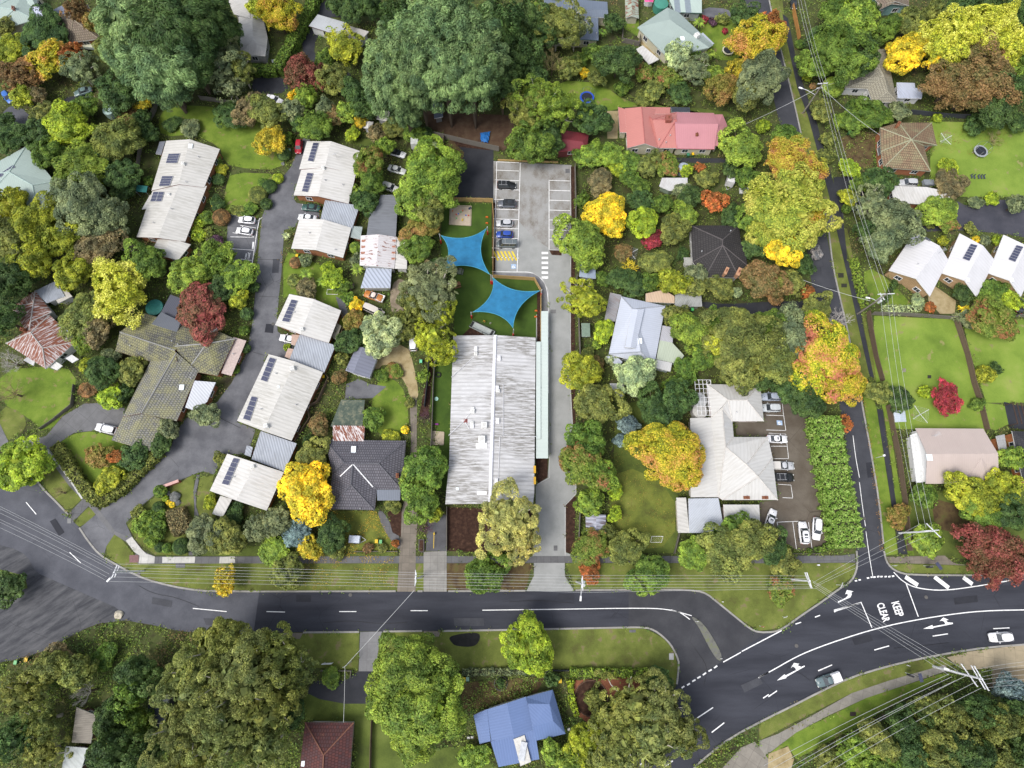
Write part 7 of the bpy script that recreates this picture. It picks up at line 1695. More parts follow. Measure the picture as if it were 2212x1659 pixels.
S1 = sail('four-pointed blue shade sail nearest the sandpit', '953 509, 1050 494, 1057 592, 955 581', (4.2, 3.4, 4.4, 3.2)); S2 = sail('four-pointed blue shade sail nearest the childcare ramp', '1065 600, 1166 628, 1108 708, 1022 674', (4.3, 3.4, 4.2, 3.3))
REDP = plain((.5, .02, .02), .5)
for (C_, o), nm, dirs in ((S1, 'sandpit sail', ('north-west', 'north-east', 'south-east', 'south-west')), (S2, 'ramp sail', ('north-west', 'north-east', 'south-east', 'south-west'))):
    for q, w_ in zip(C_, dirs):
        d = (q-o); d.z = 0; d.normalize(); b = q+d*.5; t = empty('sail_post', (b.x, b.y, 0)); tag(t, 'grey steel post with red pad at the %s point of the %s' % (w_, nm), 'post', 'posts of the shade sails')
        m = MB(); m.tube([(0, 0, 0), (0, 0, q.z+.3)], .09, 8); m.tube([(0, 0, q.z+.15), (-d.x*.5, -d.y*.5, 0+q.z)], .03, 5); m.build('shaft', STEEL, t); m = MB(); m.tube([(0, 0, .05), (0, 0, 1.6)], .2, 10); m.build('pad', REDP, t)
# ================================================================== FENCES
FK = {'grey': (.17, .155, .135), 'brown': (.14, .1, .07), 'tan': (.42, .29, .12), 'dark': (.05, .055, .065), 'green': (.1, .2, .14), 'orange': (.4, .2, .06), 'teal': (.1, .22, .17), 'white': (.55, .55, .53)}
def fence(s, h, kind, label, cat='fence', thick=.06, gap=5.0, name='paling_fence'):
    pts = [px(*p) for p in P(s)]; o = pts[0].copy(); t = empty(name, (o.x, o.y, 0)); tag(t, label, cat); c = FK[kind]; bm_ = boards(c, .16, 0, .45); pm = plain(mul(c, .8), .9)
    for a, b in zip(pts, pts[1:]):
        d = b-a; L_ = d.length; k = max(1, round(L_/gap)); rz = math.atan2(d.y, d.x); nr = Vector((-d.y, d.x, 0)).normalized()
        for i in range(k):
            q0, q1 = a.lerp(b, i/k), a.lerp(b, (i+1)/k); c_ = (q0+q1)/2-o; hh = h+.04*math.sin(i*2.3+a.x); m = MB(); m.box((c_.x, c_.y, hh/2), (L_/k-.04, thick, hh), rz); p = m.build('panel', bm_, t)
            r_ = MB()
            for z in (hh*.2, hh*.8): r_.box((c_.x-nr.x*.07, c_.y-nr.y*.07, z), (L_/k-.02, .05, .09), rz)
            r_.build('rail', pm, p); m = MB(); q = q0-o; m.box((q.x, q.y, (hh+.06)/2), (.12, .14, hh+.06), rz); m.build('post', pm, t)
fence('955 434, 1064 437, 1066 470, 1065 600, 1108 603, 1154 606, 1168 631, 1168 742', 1.7, 'tan', 'new tan timber fence wrapped around the childcare play yard')
fence('895 285, 960 300, 1010 312, 1078 327', 2.0, 'grey', 'weathered grey paling fence below the cypress trunks'); fence('960 300, 957 330, 955 366', 1.8, 'brown', 'brown fence beside the bare soil corner')
fence('1871 676, 1878 720, 1887 770, 1902 826', 1.8, 'brown', 'brown paling fence beside the bright lawn and footpath'); fence('1913 877, 1936 985, 1948 1070, 1960 1190', 1.8, 'brown', 'long brown paling fence west of the beige house')
fence('1880 680, 1950 682, 2060 690', 1.8, 'grey', 'grey paling fence along the top of the bright lawn'); fence('2059 690, 2084 765, 2099 830, 2108 857, 2117 890, 2127 930', 1.7, 'brown', 'brown paling fence dividing the two bright lawns'); fence('2190 684, 2240 686', 1.7, 'grey', 'short grey fence at the right edge')
fence('1709 18, 1716 50, 1724 90', 1.7, 'orange', 'orange-brown timber fence at the top of the side street'); fence('1962 246, 2040 254, 2120 258, 2240 268', 1.6, 'dark', 'dark mesh fence behind the lichen-tiled house', name='mesh_fence')
fence('1241 362, 1243 450, 1242 560', 1.8, 'grey', 'grey fence along the upper east side of the concrete car park'); fence('1245 600, 1249 690, 1252 770, 1250 850', 1.8, 'grey', 'grey fence along the long driveway beside the silver house'); fence('1252 1100, 1248 1200', 1.6, 'grey', 'fence behind the driveway mulch bed')
fence('1000 1449, 1080 1448, 1190 1448', .9, 'dark', 'low blue-grey fence behind the lower verge'); fence('1195 1447, 1300 1446, 1425 1447, 1427 1454', 1.2, 'dark', 'dark fence with light hedge behind it on the corner verge')
fence('91 927, 125 903, 158 876, 164 832', 1.1, 'grey', 'low weathered fence curving beside the estate concrete drive', gap=3); fence('434 216, 465 220, 498 226', 1.6, 'grey', 'grey fence at the top of the long lawn'); fence('346 205, 338 240, 326 262, 312 320', 1.7, 'grey', 'fence running down the west side of the long lawn')
fence('928 780, 924 830, 918 880', 1.7, 'dark', 'dark fence at the west side of the childcare strip lawn'); fence('940 786, 937 830, 934 930, 930 1000', 1.5, 'grey', 'grey fence directly beside the childcare strip lawn'); fence('966 1096, 966 1190', 1.3, 'grey', 'pale fence beside the gated asphalt bay')
fence('806 1530, 803 1600, 801 1690', 1.6, 'brown', 'timber boundary fence left of the street oak'); fence('768 1191, 860 1191', .6, 'grey', 'low garden fence before the leafy front lawn'); fence('695 1448, 760 1448, 758 1462', .7, 'grey', 'low fence around the forecourt hedge')
fence('1702 1196, 1766 1196, 1794 1180', .7, 'grey', 'low wall fence below the brown car park', 'fence'); fence('1345 60, 1343 92, 1380 100, 1382 70', 1.6, 'grey', 'grey fence corner behind the patio awning'); fence('1455 1195, 1466 1150, 1464 1075', 1.3, 'grey', 'fence at the east side of the back lawn'); fence('1325 1196, 1365 1196', 1.0, 'grey', 'short fence behind the goal')
fence('640 600, 620 560', .5, 'grey', 'tiny border fence in the unit garden') if 0 else None
fence('700 805, 712 818, 688 870, 666 880, 672 905, 640 955, 622 1010', 1.5, 'brown', 'zigzag courtyard fence on the east side of the longest unit', gap=3); fence('737 671, 748 700, 732 745, 712 760', 1.4, 'brown', 'courtyard fence east of the palm garden unit', gap=3); fence('457 300, 485 320, 500 345', 0.1, 'grey', 'x') if 0 else None
fence('327 250, 305 330, 297 400', 1.5, 'grey', 'fence west of the long brick unit'); fence('1780 30, 1780 30.1', 1, 'grey', 'x') if 0 else None
fence('105 972, 150 1028, 182 1078', .7, 'white', 'low pale wall beneath the dark clipped hedge', name='garden_wall', thick=.35)
fence('1205 352, 1075 347', .5, 'tan', 'low timber edge wall at the top of the concrete car park', name='garden_wall', thick=.2)
# ================================================================== SMALL THINGS
def bin_(x, y, lid, label, body=(.03, .09, .04), rz=0):
    p = px(x, y, 1.0); t = empty('wheelie_bin', (p.x, p.y, 0), rz); tag(t, label, 'bin', 'household wheelie bins'); m = MB(); m.box((0, 0, .5), (.56, .66, .95), top=1.12); m.build('body', plain(body, .5), t)
    m = MB(); m.box((0, 0, 1.02), (.66, .8, .09), top=.9); m.build('lid', plain(lid, .45, 0, .08), t)
    for sg in (-1, 1): m = MB(); m.tube([(sg*.25, -.38, .12), (sg*.31, -.38, .12)], .12, 10); m.build('wheel', TYRE, t)
YL, GL_, DG_ = (.65, .42, .02), (.12, .35, .14), (.2, .33, .24)
for x, y, l, w_ in ((614, 320, YL, 'yellow-lidded bin beside the red hatchback'), (625, 324, DG_, 'green-lidded bin beside the red hatchback'), (641, 552, YL, 'yellow-lidded bin before the square unit'), (648, 557, GL_, 'green-lidded bin before the square unit'), (698, 813, YL, 'yellow-lidded bin behind the longest unit'), (711, 738, YL, 'yellow-lidded bin behind the palm garden unit'), (460, 443, YL, 'yellow-lidded bin beside the long unit path'), (467, 446, GL_, 'green-lidded bin beside the long unit path'),
    (813, 1169, YL, 'yellow-lidded bin on the leafy front lawn'), (822, 1170, GL_, 'green-lidded bin on the leafy front lawn'), (1002, 1468, YL, 'yellow-lidded bin at the lower street garden'), (1010, 1467, DG_, 'grey-green bin at the lower street garden'), (991, 1477, (.1, .5, .2), 'bright green bin left of the others at the lower street garden'), (1210, 1471, YL, 'yellow-lidded bin beside the lime hedge'), (56, 1425, YL, 'yellow-lidded bin at the lower left roadside'), (33, 1431, GL_, 'green-lidded bin at the lower left roadside'), (1497, 332, YL, 'yellow-lidded bin below the red-roofed house'), (1487, 333, (.05, .2, .12), 'green bin below the red-roofed house'), (1496, 668, (.1, .5, .15), 'bright green bin below the grey carport'), (909, 780, (.15, .5, .3), 'pale green bin beside the gravel drive'), (1836, 285, (.1, .6, .25), 'bright green tub in the bare front garden'), (1988, 604, GL_, 'green bin at the first white unit wall')):
    bin_(x, y, l, w_)
def trampoline(x, y, r, rim, label, net=True):
    p = px(x, y, .8); t = empty('trampoline', (p.x, p.y, 0)); tag(t, label, 'trampoline'); n = 24; c = [(math.cos(i*2*math.pi/n), math.sin(i*2*math.pi/n)) for i in range(n)]
    m = MB(); m.add([(a*r*.78, b*r*.78, .8) for a, b in c], [tuple(range(n))]); m.build('jumping_mat', plain((.02, .022, .03), .8), t); m = MB(); m.add([(a*r*.78, b*r*.78, .82) for a, b in c]+[(a*r, b*r, .8) for a, b in c]+[(a*r, b*r, .72) for a, b in c], [(i, n+i, n+(i+1) % n, (i+1) % n) for i in range(n)]+[(n+i, 2*n+i, 2*n+(i+1) % n, n+(i+1) % n) for i in range(n)]); m.build('rim_pad', plain(rim, .5), t)
    for i in range(0, n, 4): m = MB(); a, b = c[i]; m.tube([(a*r, b*r, 0), (a*r, b*r, .75)] if not net else [(a*r, b*r, 0), (a*r, b*r, 2.4)], .03, 6); m.build('leg', STEEL, t)
    if net: m = MB(); m.tube([(a*r, b*r, 2.4) for a, b in c]+[(c[0][0]*r, c[0][1]*r, 2.4)], .025, 5); m.build('top_ring', STEEL if rim[2] < .3 else plain((.03, .06, .1)), t)
trampoline(1268, 210, 1.9, (.02, .08, .5), 'bright blue rimmed netted trampoline on the garden lawn'); trampoline(1573, 108, 1.6, (.5, .48, .36), 'cream rimmed black trampoline without net near the street', False); trampoline(2119, 326, 1.8, (.3, .32, .34), 'netted grey trampoline on the right lawn')
def hoist(x, y, label, r=2.0):
    p = px(x, y, 2); t = empty('clothes_hoist', (p.x, p.y, 0)); tag(t, label, 'clothes hoist'); m = MB(); m.tube([(0, 0, 0), (0, 0, 2.2)], .05, 8); m.build('mast', STEEL, t)
    for i in range(4): a = i*math.pi/2+.5; m = MB(); m.tube([(0, 0, 1.9), (r*math.cos(a), r*math.sin(a), 2.1)], .045, 5); m.build('arm', GALV, t)
    m = MB()
    for k in (.4, .6, .8, 1.0): m.tube([(r*k*math.cos(i*math.pi/2+.5), r*k*math.sin(i*math.pi/2+.5), 2.08) for i in range(5)], .012, 4)
    m.build('lines', GALV, t)
hoist(1363, 546, 'rotary clothes hoist in the middle gardens'); hoist(2043, 300, 'rotary clothes hoist on the top right lawn'); hoist(1989, 895, 'rotary clothes hoist beside the small lawn shed', 2.3)
def sandpit(q, label):
    pts = [px(*p) for p in P(q)]; o = sum(pts, Vector())/4; t = empty('sandpit', (o.x, o.y, 0)); tag(t, label, 'sandpit'); ins = [p.lerp(o, .06) for p in pts]
    m = MB(); m.add([(p.x-o.x, p.y-o.y, .12) for p in reversed(ins)] if (pts[1]-pts[0]).cross(pts[2]-pts[1]).z < 0 else [(p.x-o.x, p.y-o.y, .12) for p in ins], [(0, 1, 2, 3)]); m.build('sand', ground_mix('sand', ((.32, .26, .19), (.42, .36, .28)), 1, 8), t)
    for a, b in zip(pts, pts[1:]+pts[:1]): c_ = (a+b)/2-o; m = MB(); m.box((c_.x, c_.y, .13), ((b-a).length, .18, .26), math.atan2((b-a).y, (b-a).x)); m.build('edge_board', plain((.4, .34, .25), .8), t)
    return o
o = sandpit('973 445, 1018 446, 1017 488, 971 485', 'square sandpit dotted with coloured toys in the childcare yard'); rg = random.Random(3)
TW = ['red', 'blue', 'yellow', 'orange', 'green']; TC = [(.5, .03, .03), (.03, .12, .5), (.6, .45, .03), (.5, .15, .03), (.05, .35, .1)]
for i in range(10):
    k = i % 5; xx, yy = o.x+rg.uniform(-2, 2), o.y+rg.uniform(-1.7, 1.7); m = MB(); m.tube([(0, 0, 0), (0, 0, .26)], [.13, .18], 8); q = m.build('toy_bucket', plain(TC[k], .4), None, loc=(xx, yy, .13)); tag(q, 'small %s toy bucket in the square sandpit, %s of its colour' % (TW[k], 'first' if i < 5 else 'second'), 'toy', 'toys in the sandpit')
sandpit('933 932, 959 934, 958 961, 932 960', 'small sandpit on the childcare strip lawn')
# tanks
def tank(x, y, r, h, col, label):
    p = px(x, y, h); t = empty('water_tank', (p.x, p.y, 0)); tag(t, label, 'water tank'); m = MB(); m.tube([(0, 0, 0), (0, 0, h*.9)], r, 20, cap=False); m.build('tank_body', corr(col, .1), t); m = MB(); m.tube([(0, 0, h*.9), (0, 0, h*.96), (0, 0, h)], [r, r*.6, r*.1], 20); m.build('tank_lid', plain(mul(col, 1.1), .5), t)
tank(321, 206, 1.9, 2.2, (.16, .27, .25), 'dark green domed water tank beside the lawn fence'); tank(233, 236, 1.5, 2.0, (.28, .38, .36), 'pale green water tank under dark trees'); tank(1512, 864, 1.7, 2.2, (.42, .43, .43), 'upper pale round tank beneath the white pergola'); tank(1513, 887, 1.7, 2.2, (.43, .42, .4), 'lower pale round tank beneath the white pergola'); tank(1478, 360, 1.4, 2.2, (.28, .32, .38), 'blue-grey upright tank below the red-roofed house'); tank(1429, 5, 2.0, 2.4, (.05, .2, .15), 'dark green tank beside the pale green garage'); tank(332, 663, 2.0, 1.8, (.03, .16, .14), 'dark teal round tank behind the mossy house')
p = px(1512, 866); t = empty('pergola', (p.x, p.y, 0)); tag(t, 'white grid pergola over the two round tanks', 'pergola'); W_, L_ = 3.6, 8.2
for i in range(5): m = MB(); m.box((-W_/2+i*W_/4, 0, 3.0), (.1, L_, .12)); m.build('beam', WHITE, t)
for i in range(9): m = MB(); m.box((0, -L_/2+i*L_/8, 3.12), (W_, .08, .1)); m.build('rafter', WHITE, t)
for sx in (-1, 1):
    for sy in (-1, 1): m = MB(); m.box((sx*W_/2, sy*L_/2, 1.5), (.12, .12, 3)); m.build('post', WHITE, t)
p = px(2195, 898); t = empty('pergola', (p.x, p.y, 0)); tag(t, 'dark timber pergola frame at the right edge', 'pergola')
for i in range(6): m = MB(); m.box((-2.4+i*.95, 0, 2.6), (.12, 5, .16)); m.build('beam', plain((.07, .04, .03)), t)
for sx in (-1, 1):
    for sy in (-1, 1): m = MB(); m.box((sx*2.4, sy*2.4, 1.3), (.14, .14, 2.6)); m.build('post', plain((.07, .04, .03)), t)
# goal, brick sign, boulders, ramp, mulch gate
p = px(1419, 1164, 1); t = empty('football_goal', (p.x, p.y, 0)); tag(t, 'small white football goal on the back lawn', 'goal'); m = MB(); m.tube([(-1.2, -.7, 0), (-1.2, .5, 1.6), (1.2, .5, 1.6), (1.2, -.7, 0)], .05, 6); m.tube([(-1.2, .5, 1.6), (-1.2, .5, 0)], .05, 6); m.tube([(1.2, .5, 1.6), (1.2, .5, 0)], .05, 6); m.tube([(-1.2, -.7, .02), (1.2, -.7, .02)], .04, 6); m.build('frame', WHITE, t); m = MB()
for i in range(13): m.tube([(-1.2+i*.2, -.7, .05), (-1.2+i*.2, .5, 1.6)], .008, 3)
m.build('net', WHITE, t)
for lab, c_, sz in (('white wire frame trolley on the unit garden path', (719, 633), 1.1), ):
    p = px(*c_); t = empty('wire_trolley', (p.x, p.y, 0)); tag(t, lab, 'frame'); m = MB()
    m.tube([(-1.3, -.5, .5), (1.3, -.6, .5), (1.2, .6, .6), (-1.2, .7, .6), (-1.3, -.5, .5)], .05, 5); m.build('top_frame', WHITE, t)
    for a, b in ((-1.3, -.5), (1.3, -.6), (1.2, .6), (-1.2, .7)): m = MB(); m.tube([(a, b, 0), (a, b, .5)], .04, 5); m.build('leg', WHITE, t)
p0, p1 = px(354, 1054), px(392, 1040); d = p1-p0; t = empty('brick_sign_wall', ((p0+p1)/2)[:]); tag(t, 'low brick entrance sign wall with pink coping beside the estate driveway', 'wall'); rz = math.atan2(d.y, d.x); m = MB(); m.box((0, 0, .65), (d.length, .45, 1.3), rz); m.build('brickwork', brick((.26, .1, .05)), t); m = MB(); m.box((0, 0, 1.34), (d.length+.1, .6, .1), rz); m.build('coping', plain((.5, .3, .27), .7), t)
def rock(x, y, r, label, col=(.12, .125, .12)):
    g2 = random.Random(int(x*7+y)); p = px(x, y); import bmesh as bmx; b = bmx.new(); bmx.ops.create_icosphere(b, subdivisions=3, radius=r)
    from mathutils import noise as mn
    for v in b.verts: v.co *= 1+.3*mn.noise(v.co*1.1/r+Vector((x, y, 0))); v.co.z = v.co.z*.6+r*.2
    me = bpy.data.meshes.new('boulder'); b.to_mesh(me); b.free(); me.materials.append(ground_mix('rock', (mul(col, .5), col, mul(col, 1.8)), 1.5, 6)); me.update(); tag(link('boulder', me, None, (p.x, p.y, 0)), label, 'boulder')
rock(379, 1074, 1.15, 'largest grey boulder beside the brick sign wall'); rock(384, 1086, .75, 'dark smaller boulder below the largest boulder'); rock(363, 1066, .55, 'small dark boulder left of the largest boulder'); rock(258, 1328, .9, 'pale rounded boulder at the edge of the muddy road', (.42, .38, .3)); rock(612, 354, .5, 'small grey stone on the long lawn edge')
# ramp
a, b = px(1017, 698, .5), px(1066, 722, .9); d = b-a; L_ = d.length; rz = math.atan2(d.y, d.x); t = empty('access_ramp', ((a+b)/2).xy.to_3d()[:], rz); tag(t, 'pale concrete access ramp with black handrails beside the childcare building', 'ramp'); m = MB(); m.add([(-L_/2, -.85, 0), (L_/2, -.85, 0), (L_/2, .85, 0), (-L_/2, .85, 0), (-L_/2, -.85, .15), (L_/2, -.85, .8), (L_/2, .85, .8), (-L_/2, .85, .15)], [(3, 2, 1, 0), (4, 5, 6, 7), (0, 1, 5, 4), (1, 2, 6, 5), (2, 3, 7, 6), (3, 0, 4, 7)]); m.build('deck', plain((.34, .37, .36), .8), t)
for sx in (-L_/2+.35, L_/2-.5): m = MB(); zz = .17+.65*(sx+L_/2)/L_; m.box((sx, 0, zz+.02), (.6, 1.5, .03)); m.build('tactile_mat', BLKP, t)
for sy in (-.85, .85): m = MB(); m.tube([(-L_/2, sy, 1.1), (L_/2, sy, 1.75)], .045, 6); m.tube([(-L_/2, sy, .6), (L_/2, sy, 1.25)], .03, 6); [m.tube([(-L_/2+i*L_/5, sy, .1), (-L_/2+i*L_/5, sy, 1.1+.65*i/5)], .04, 5) for i in range(6)]; m.build('handrail', BLKP, t)
# people
def person(x, y, hgt, rz, label, shirt, trous, hair, bend=.0):
    s = hgt/1.75; p = px(x, y); J = {'pelvis': (0, 0, .93), 'waist': (0, .02, 1.1), 'chest': (0, .03+bend, 1.32), 'neck': (0, .04+bend*1.3, 1.47), 'head': (0, .05+bend*1.5, 1.58), 'top': (0, .05+bend*1.5, 1.68)}
    for sg, n in ((-1, 'l'), (1, 'r')): J.update({'hip'+n: (sg*.1, 0, .9), 'knee'+n: (sg*.12, .1*sg+.04, .5), 'ankle'+n: (sg*.12, .12*sg-.04, .09), 'toe'+n: (sg*.14, .12*sg+.12, .04), 'sh'+n: (sg*.18, .03+bend, 1.4), 'el'+n: (sg*.27, .08+bend, 1.14), 'wr'+n: (sg*.24, .28+bend, 1.0), 'hand'+n: (sg*.23, .36+bend, .98)})
    E = [('pelvis', 'waist'), ('waist', 'chest'), ('chest', 'neck'), ('neck', 'head'), ('head', 'top')]+[e for n in 'lr' for e in (('pelvis', 'hip'+n), ('hip'+n, 'knee'+n), ('knee'+n, 'ankle'+n), ('ankle'+n, 'toe'+n), ('chest', 'sh'+n), ('sh'+n, 'el'+n), ('el'+n, 'wr'+n), ('wr'+n, 'hand'+n))]
    RD = {'pelvis': .13, 'waist': .12, 'chest': .14, 'neck': .05, 'head': .1, 'top': .08}; RD.update({k+n: v for n in 'lr' for k, v in (('hip', .09), ('knee', .06), ('ankle', .04), ('toe', .035), ('sh', .06), ('el', .042), ('wr', .03), ('hand', .03))})
    names = list(J); me = bpy.data.meshes.new('person'); me.from_pydata([tuple(c*s for c in J[k]) for k in names], [(names.index(a), names.index(b)) for a, b in E], []); ob = bpy.data.objects.new('person', me); COL.objects.link(ob); md = ob.modifiers.new('skin', 'SKIN')
    for i, k in enumerate(names): me.skin_vertices[0].data[i].radius = (RD[k]*s, RD[k]*s*.85)
    me.skin_vertices[0].data[0].use_root = True; sb = ob.modifiers.new('sub', 'SUBSURF'); sb.levels = 1; sb.render_levels = 1
    dg = bpy.context.evaluated_depsgraph_get(); m2 = bpy.data.meshes.new_from_object(ob.evaluated_get(dg)); bpy.data.objects.remove(ob)
    SK = plain((.45, .28, .2), .6, 0, .05); m2.materials.clear(); [m2.materials.append(q) for q in (SK, plain(shirt, .8, 0, .1), plain(trous, .8, 0, .1), plain(hair, .8, 0, .1))]
    for f in m2.polygons: z = f.center.z/s; ax = abs(f.center.x/s); f.material_index = 3 if z > 1.6 else 0 if z > 1.46 or (f.center.y/s > .22+bend and z > .8) else 1 if z > .92 else 2 if z > .1 else 3
    m2.update(); ob = link('person', m2, None, (p.x, p.y, .06), rz); tag(ob, label, 'person'); ob['label'] = label
person(1047, 696, 1.5, 2.6, 'person in a bright yellow top standing beside the ramp handrail', (.75, .45, .02), (.45, .06, .03), (.12, .06, .03), .1); person(1059, 700, 1.4, 3.6, 'person in a pale grey top with dark hair beside the yellow-clad one', (.42, .44, .42), (.5, .48, .42), (.03, .03, .06), .1)
# street furniture
def sign(x, y, h, label, col, sz=(.6, .04, .6), rz=0, name='road_sign', solar=False):
    p = px(x, y); t = empty(name, (p.x, p.y, 0), rz); tag(t, label, 'sign' if not solar else 'sign unit'); m = MB(); m.tube([(0, 0, 0), (0, 0, h)], .05, 6); m.build('post', GALV, t); m = MB(); m.box((0, .05, h-.3), sz); m.build('sign_plate', plain(col, .5), t)
    if solar: m = MB(); m.box((.9, 0, h+.25), (.7, 1.6, .06), .5); m.build('solar_panel', SOLAR, t); m = MB(); m.box((0, -.25, h*.55), (1.0, .35, .9)); m.build('cabinet', DARK, t)
sign(1995, 1222, 3.2, 'solar powered sign cabinet on the upper right verge', (.05, .05, .05), (1.1, .1, .9), 0, 'solar_sign', True); sign(1955, 1453, 3.2, 'solar powered sign cabinet on the lower right verge', (.05, .05, .05), (1.1, .1, .9), -.4, 'solar_sign', True)
sign(1640, 1352, 2.2, 'small red and white stop sign at the slip lane tip', (.5, .05, .05)); sign(1691, 1332, 1.6, 'low white sign on the corner lawn tip', (.7, .7, .7), (.9, .05, .35), .4); sign(1503, 1342, 1.2, 'white keep-left sign on the traffic island', (.7, .7, .72)); sign(1556, 1422, .9, 'small white marker at the end of the traffic island', (.7, .7, .7), (.4, .05, .3)); sign(1559, 1300, 1.0, 'small white post on the triangular lawn', (.75, .75, .75), (.3, .1, .3)); sign(1806, 1263, 2.6, 'white street name sign at the corner kerb', (.75, .75, .75), (1.2, .05, .25), 1.0)
sign(1892, 989, 3.4, 'slim white lamp standard beside the side street footpath', (.75, .75, .75), (.5, .4, .12), .3, 'lamp_post'); sign(1765, 1221, 1.0, 'white marker post on the verge below the car park', (.7, .7, .72), (.5, .3, .1)); sign(1926, 1222, 1.6, 'small sign at the side street mouth', (.4, .45, .5), (.9, .05, .2), .1); sign(1958, 1437, 1.0, 'white marker on the lower right verge', (.75, .75, .75), (.6, .05, .2), -.4); sign(802, 920, 1, 'x', (.1, .1, .1)) if 0 else None
p = px(706, 1434, 1.8); t = empty('notice_board', (p.x, p.y, 0)); tag(t, 'white notice board on the lower verge beside the black forecourt', 'sign'); m = MB(); m.box((0, 0, 1.5), (2.0, .12, 1.1), .05); m.build('board', plain((.55, .57, .6), .4), t); [MB().box((s_, 0, .75), (.1, .1, 1.5)).build('post', STEEL, t) for s_ in (-.8, .8)]
# tarp, awning, playhouse, chairs, benches
def draped(pts, z, name, label, cat, mat, seed=1):
    g2 = random.Random(seed); P3 = [px(*p, z) for p in P(pts)]; o = sum(P3, Vector())/4; n = 8; V = []
    for i in range(n+1):
        for j in range(n+1): u, v = i/n, j/n; q = P3[0].lerp(P3[1], u).lerp(P3[3].lerp(P3[2], u), v)-o; q.z = z*(.5+.5*math.sin(u*3.1)*math.sin(v*3.1))+g2.uniform(-.12, .12); q += Vector((g2.uniform(-.1, .1), g2.uniform(-.1, .1), 0)); V.append(q)
    mb = MB(); mb.add(V, [(i*(n+1)+j, (i+1)*(n+1)+j, (i+1)*(n+1)+j+1, i*(n+1)+j+1) for i in range(n) for j in range(n)]); tag(mb.build(name, mat, None, loc=(o.x, o.y, 0)), label, cat)
draped('1037 284, 1059 281, 1054 306, 1039 303', .9, 'tarpaulin', 'crumpled blue tarpaulin beneath the cypress grove', 'tarpaulin', plain((.02, .14, .42), .5)); draped('583 126, 592 124, 601 140, 594 142', 1.0, 'tarpaulin', 'grey boat cover beside the clipped hedge corner', 'tarpaulin', plain((.3, .34, .34), .5), 2); draped('1286 588, 1297 586, 1300 600, 1290 604', .6, 'plastic_sheet', 'crumpled white plastic sheet beside the arched shed', 'sheeting', plain((.55, .55, .57), .4), 3)
H2 = House('play_cubby', 'pink and white toy cubby house on the top lawn', 'cubby house', plain((.5, .5, .5))); H2.gable('1392 -2, 1412 -2, 1411 5, 1393 4', '1402 -2, 1402 4', 1.3, 1.7, plain((.6, .08, .25)), win=False, over=.1)
for q, lab, col in (('296 399, 319 402, 316 416, 293 413', 'green fabric shade awning beside the long brick unit', (.02, .13, .12)), ('1413 812, 1430 813, 1430 822, 1414 820', 'x', None), ('1296 770, 1309 766, 1312 782, 1300 786', 'x', None)):
    if col is None: continue
    P3 = [px(*p, 2.2) for p in P(q)]; o = sum(P3, Vector())/4; o.z = 0; t = empty('awning', o[:]); tag(t, lab, 'awning'); m = MB(); m.add([p-o for p in P3]+[p-o-Vector((0, 0, .05)) for p in P3], [(0, 1, 2, 3), (7, 6, 5, 4), (0, 4, 5, 1), (1, 5, 6, 2), (2, 6, 7, 3), (3, 7, 4, 0)]); m.build('canopy', plain(col, .7), t)
    for p_ in P3: m = MB(); m.tube([(p_.x-o.x, p_.y-o.y, 0), (p_.x-o.x, p_.y-o.y, 2.2)], .04, 5); m.build('post', STEEL, t)
def chair(x, y, rz, label, col=(.2, .22, .26)):
    p = px(x, y); t = empty('garden_chair', (p.x, p.y, 0), rz); tag(t, label, 'chair', 'outdoor chairs'); m = MB(); m.box((0, 0, .44), (.5, .5, .05)); m.build('seat', plain(col, .6), t); m = MB(); m.box((0, .24, .72), (.5, .05, .5)); m.build('backrest', plain(col, .6), t)
    for a in (-.2, .2):
        for b in (-.2, .2): m = MB(); m.box((a, b, .22), (.05, .05, .44)); m.build('leg', plain(col, .6), t)
for x, y, r_, w_ in ((762, 881, .5, 'uppermost grey chair on the paved patio behind the longest unit'), (759, 890, 1.2, 'middle grey chair on the paved patio behind the longest unit'), (763, 899, 2.6, 'lowest grey chair on the paved patio behind the longest unit')): chair(x, y, r_, w_)
for x, y, r_, w_ in ((1012, 1592, 0, 'left white chair beside the blue roof'), (1020, 1591, 0, 'right white chair beside the blue roof'), (1228, 1574, .4, 'white chair in the dark side yard of the blue-roofed house')): chair(x, y, r_, w_, (.6, .6, .58))
chair(1176, 722, 0, 'x') if 0 else None
for x, y, w_ in ((1067, 524, 'x'),): pass
def bench(x, y, rz, label, col=(.1, .12, .1)):
    p = px(x, y); t = empty('picnic_table', (p.x, p.y, 0), rz); tag(t, label, 'picnic table'); m = MB(); m.box((0, 0, .72), (1.6, .7, .05)); m.build('tabletop', plain(col, .7), t)
    for s_ in (-.65, .65): m = MB(); m.box((0, s_, .42), (1.6, .28, .05)); m.build('seat', plain(col, .7), t)
    for s_ in (-.6, .6): m = MB(); m.box((s_, 0, .36), (.08, 1.4, .72)); m.build('leg', plain(mul(col, .7), .7), t)
bench(974, 584, 0, 'dark green picnic table at the lower edge of the sandpit sail'); bench(994, 588, 1.4, 'second dark picnic table with a plank beside the sandpit sail'); bench(988, 617, .3, 'small brown play table on the artificial turf', (.2, .1, .05))
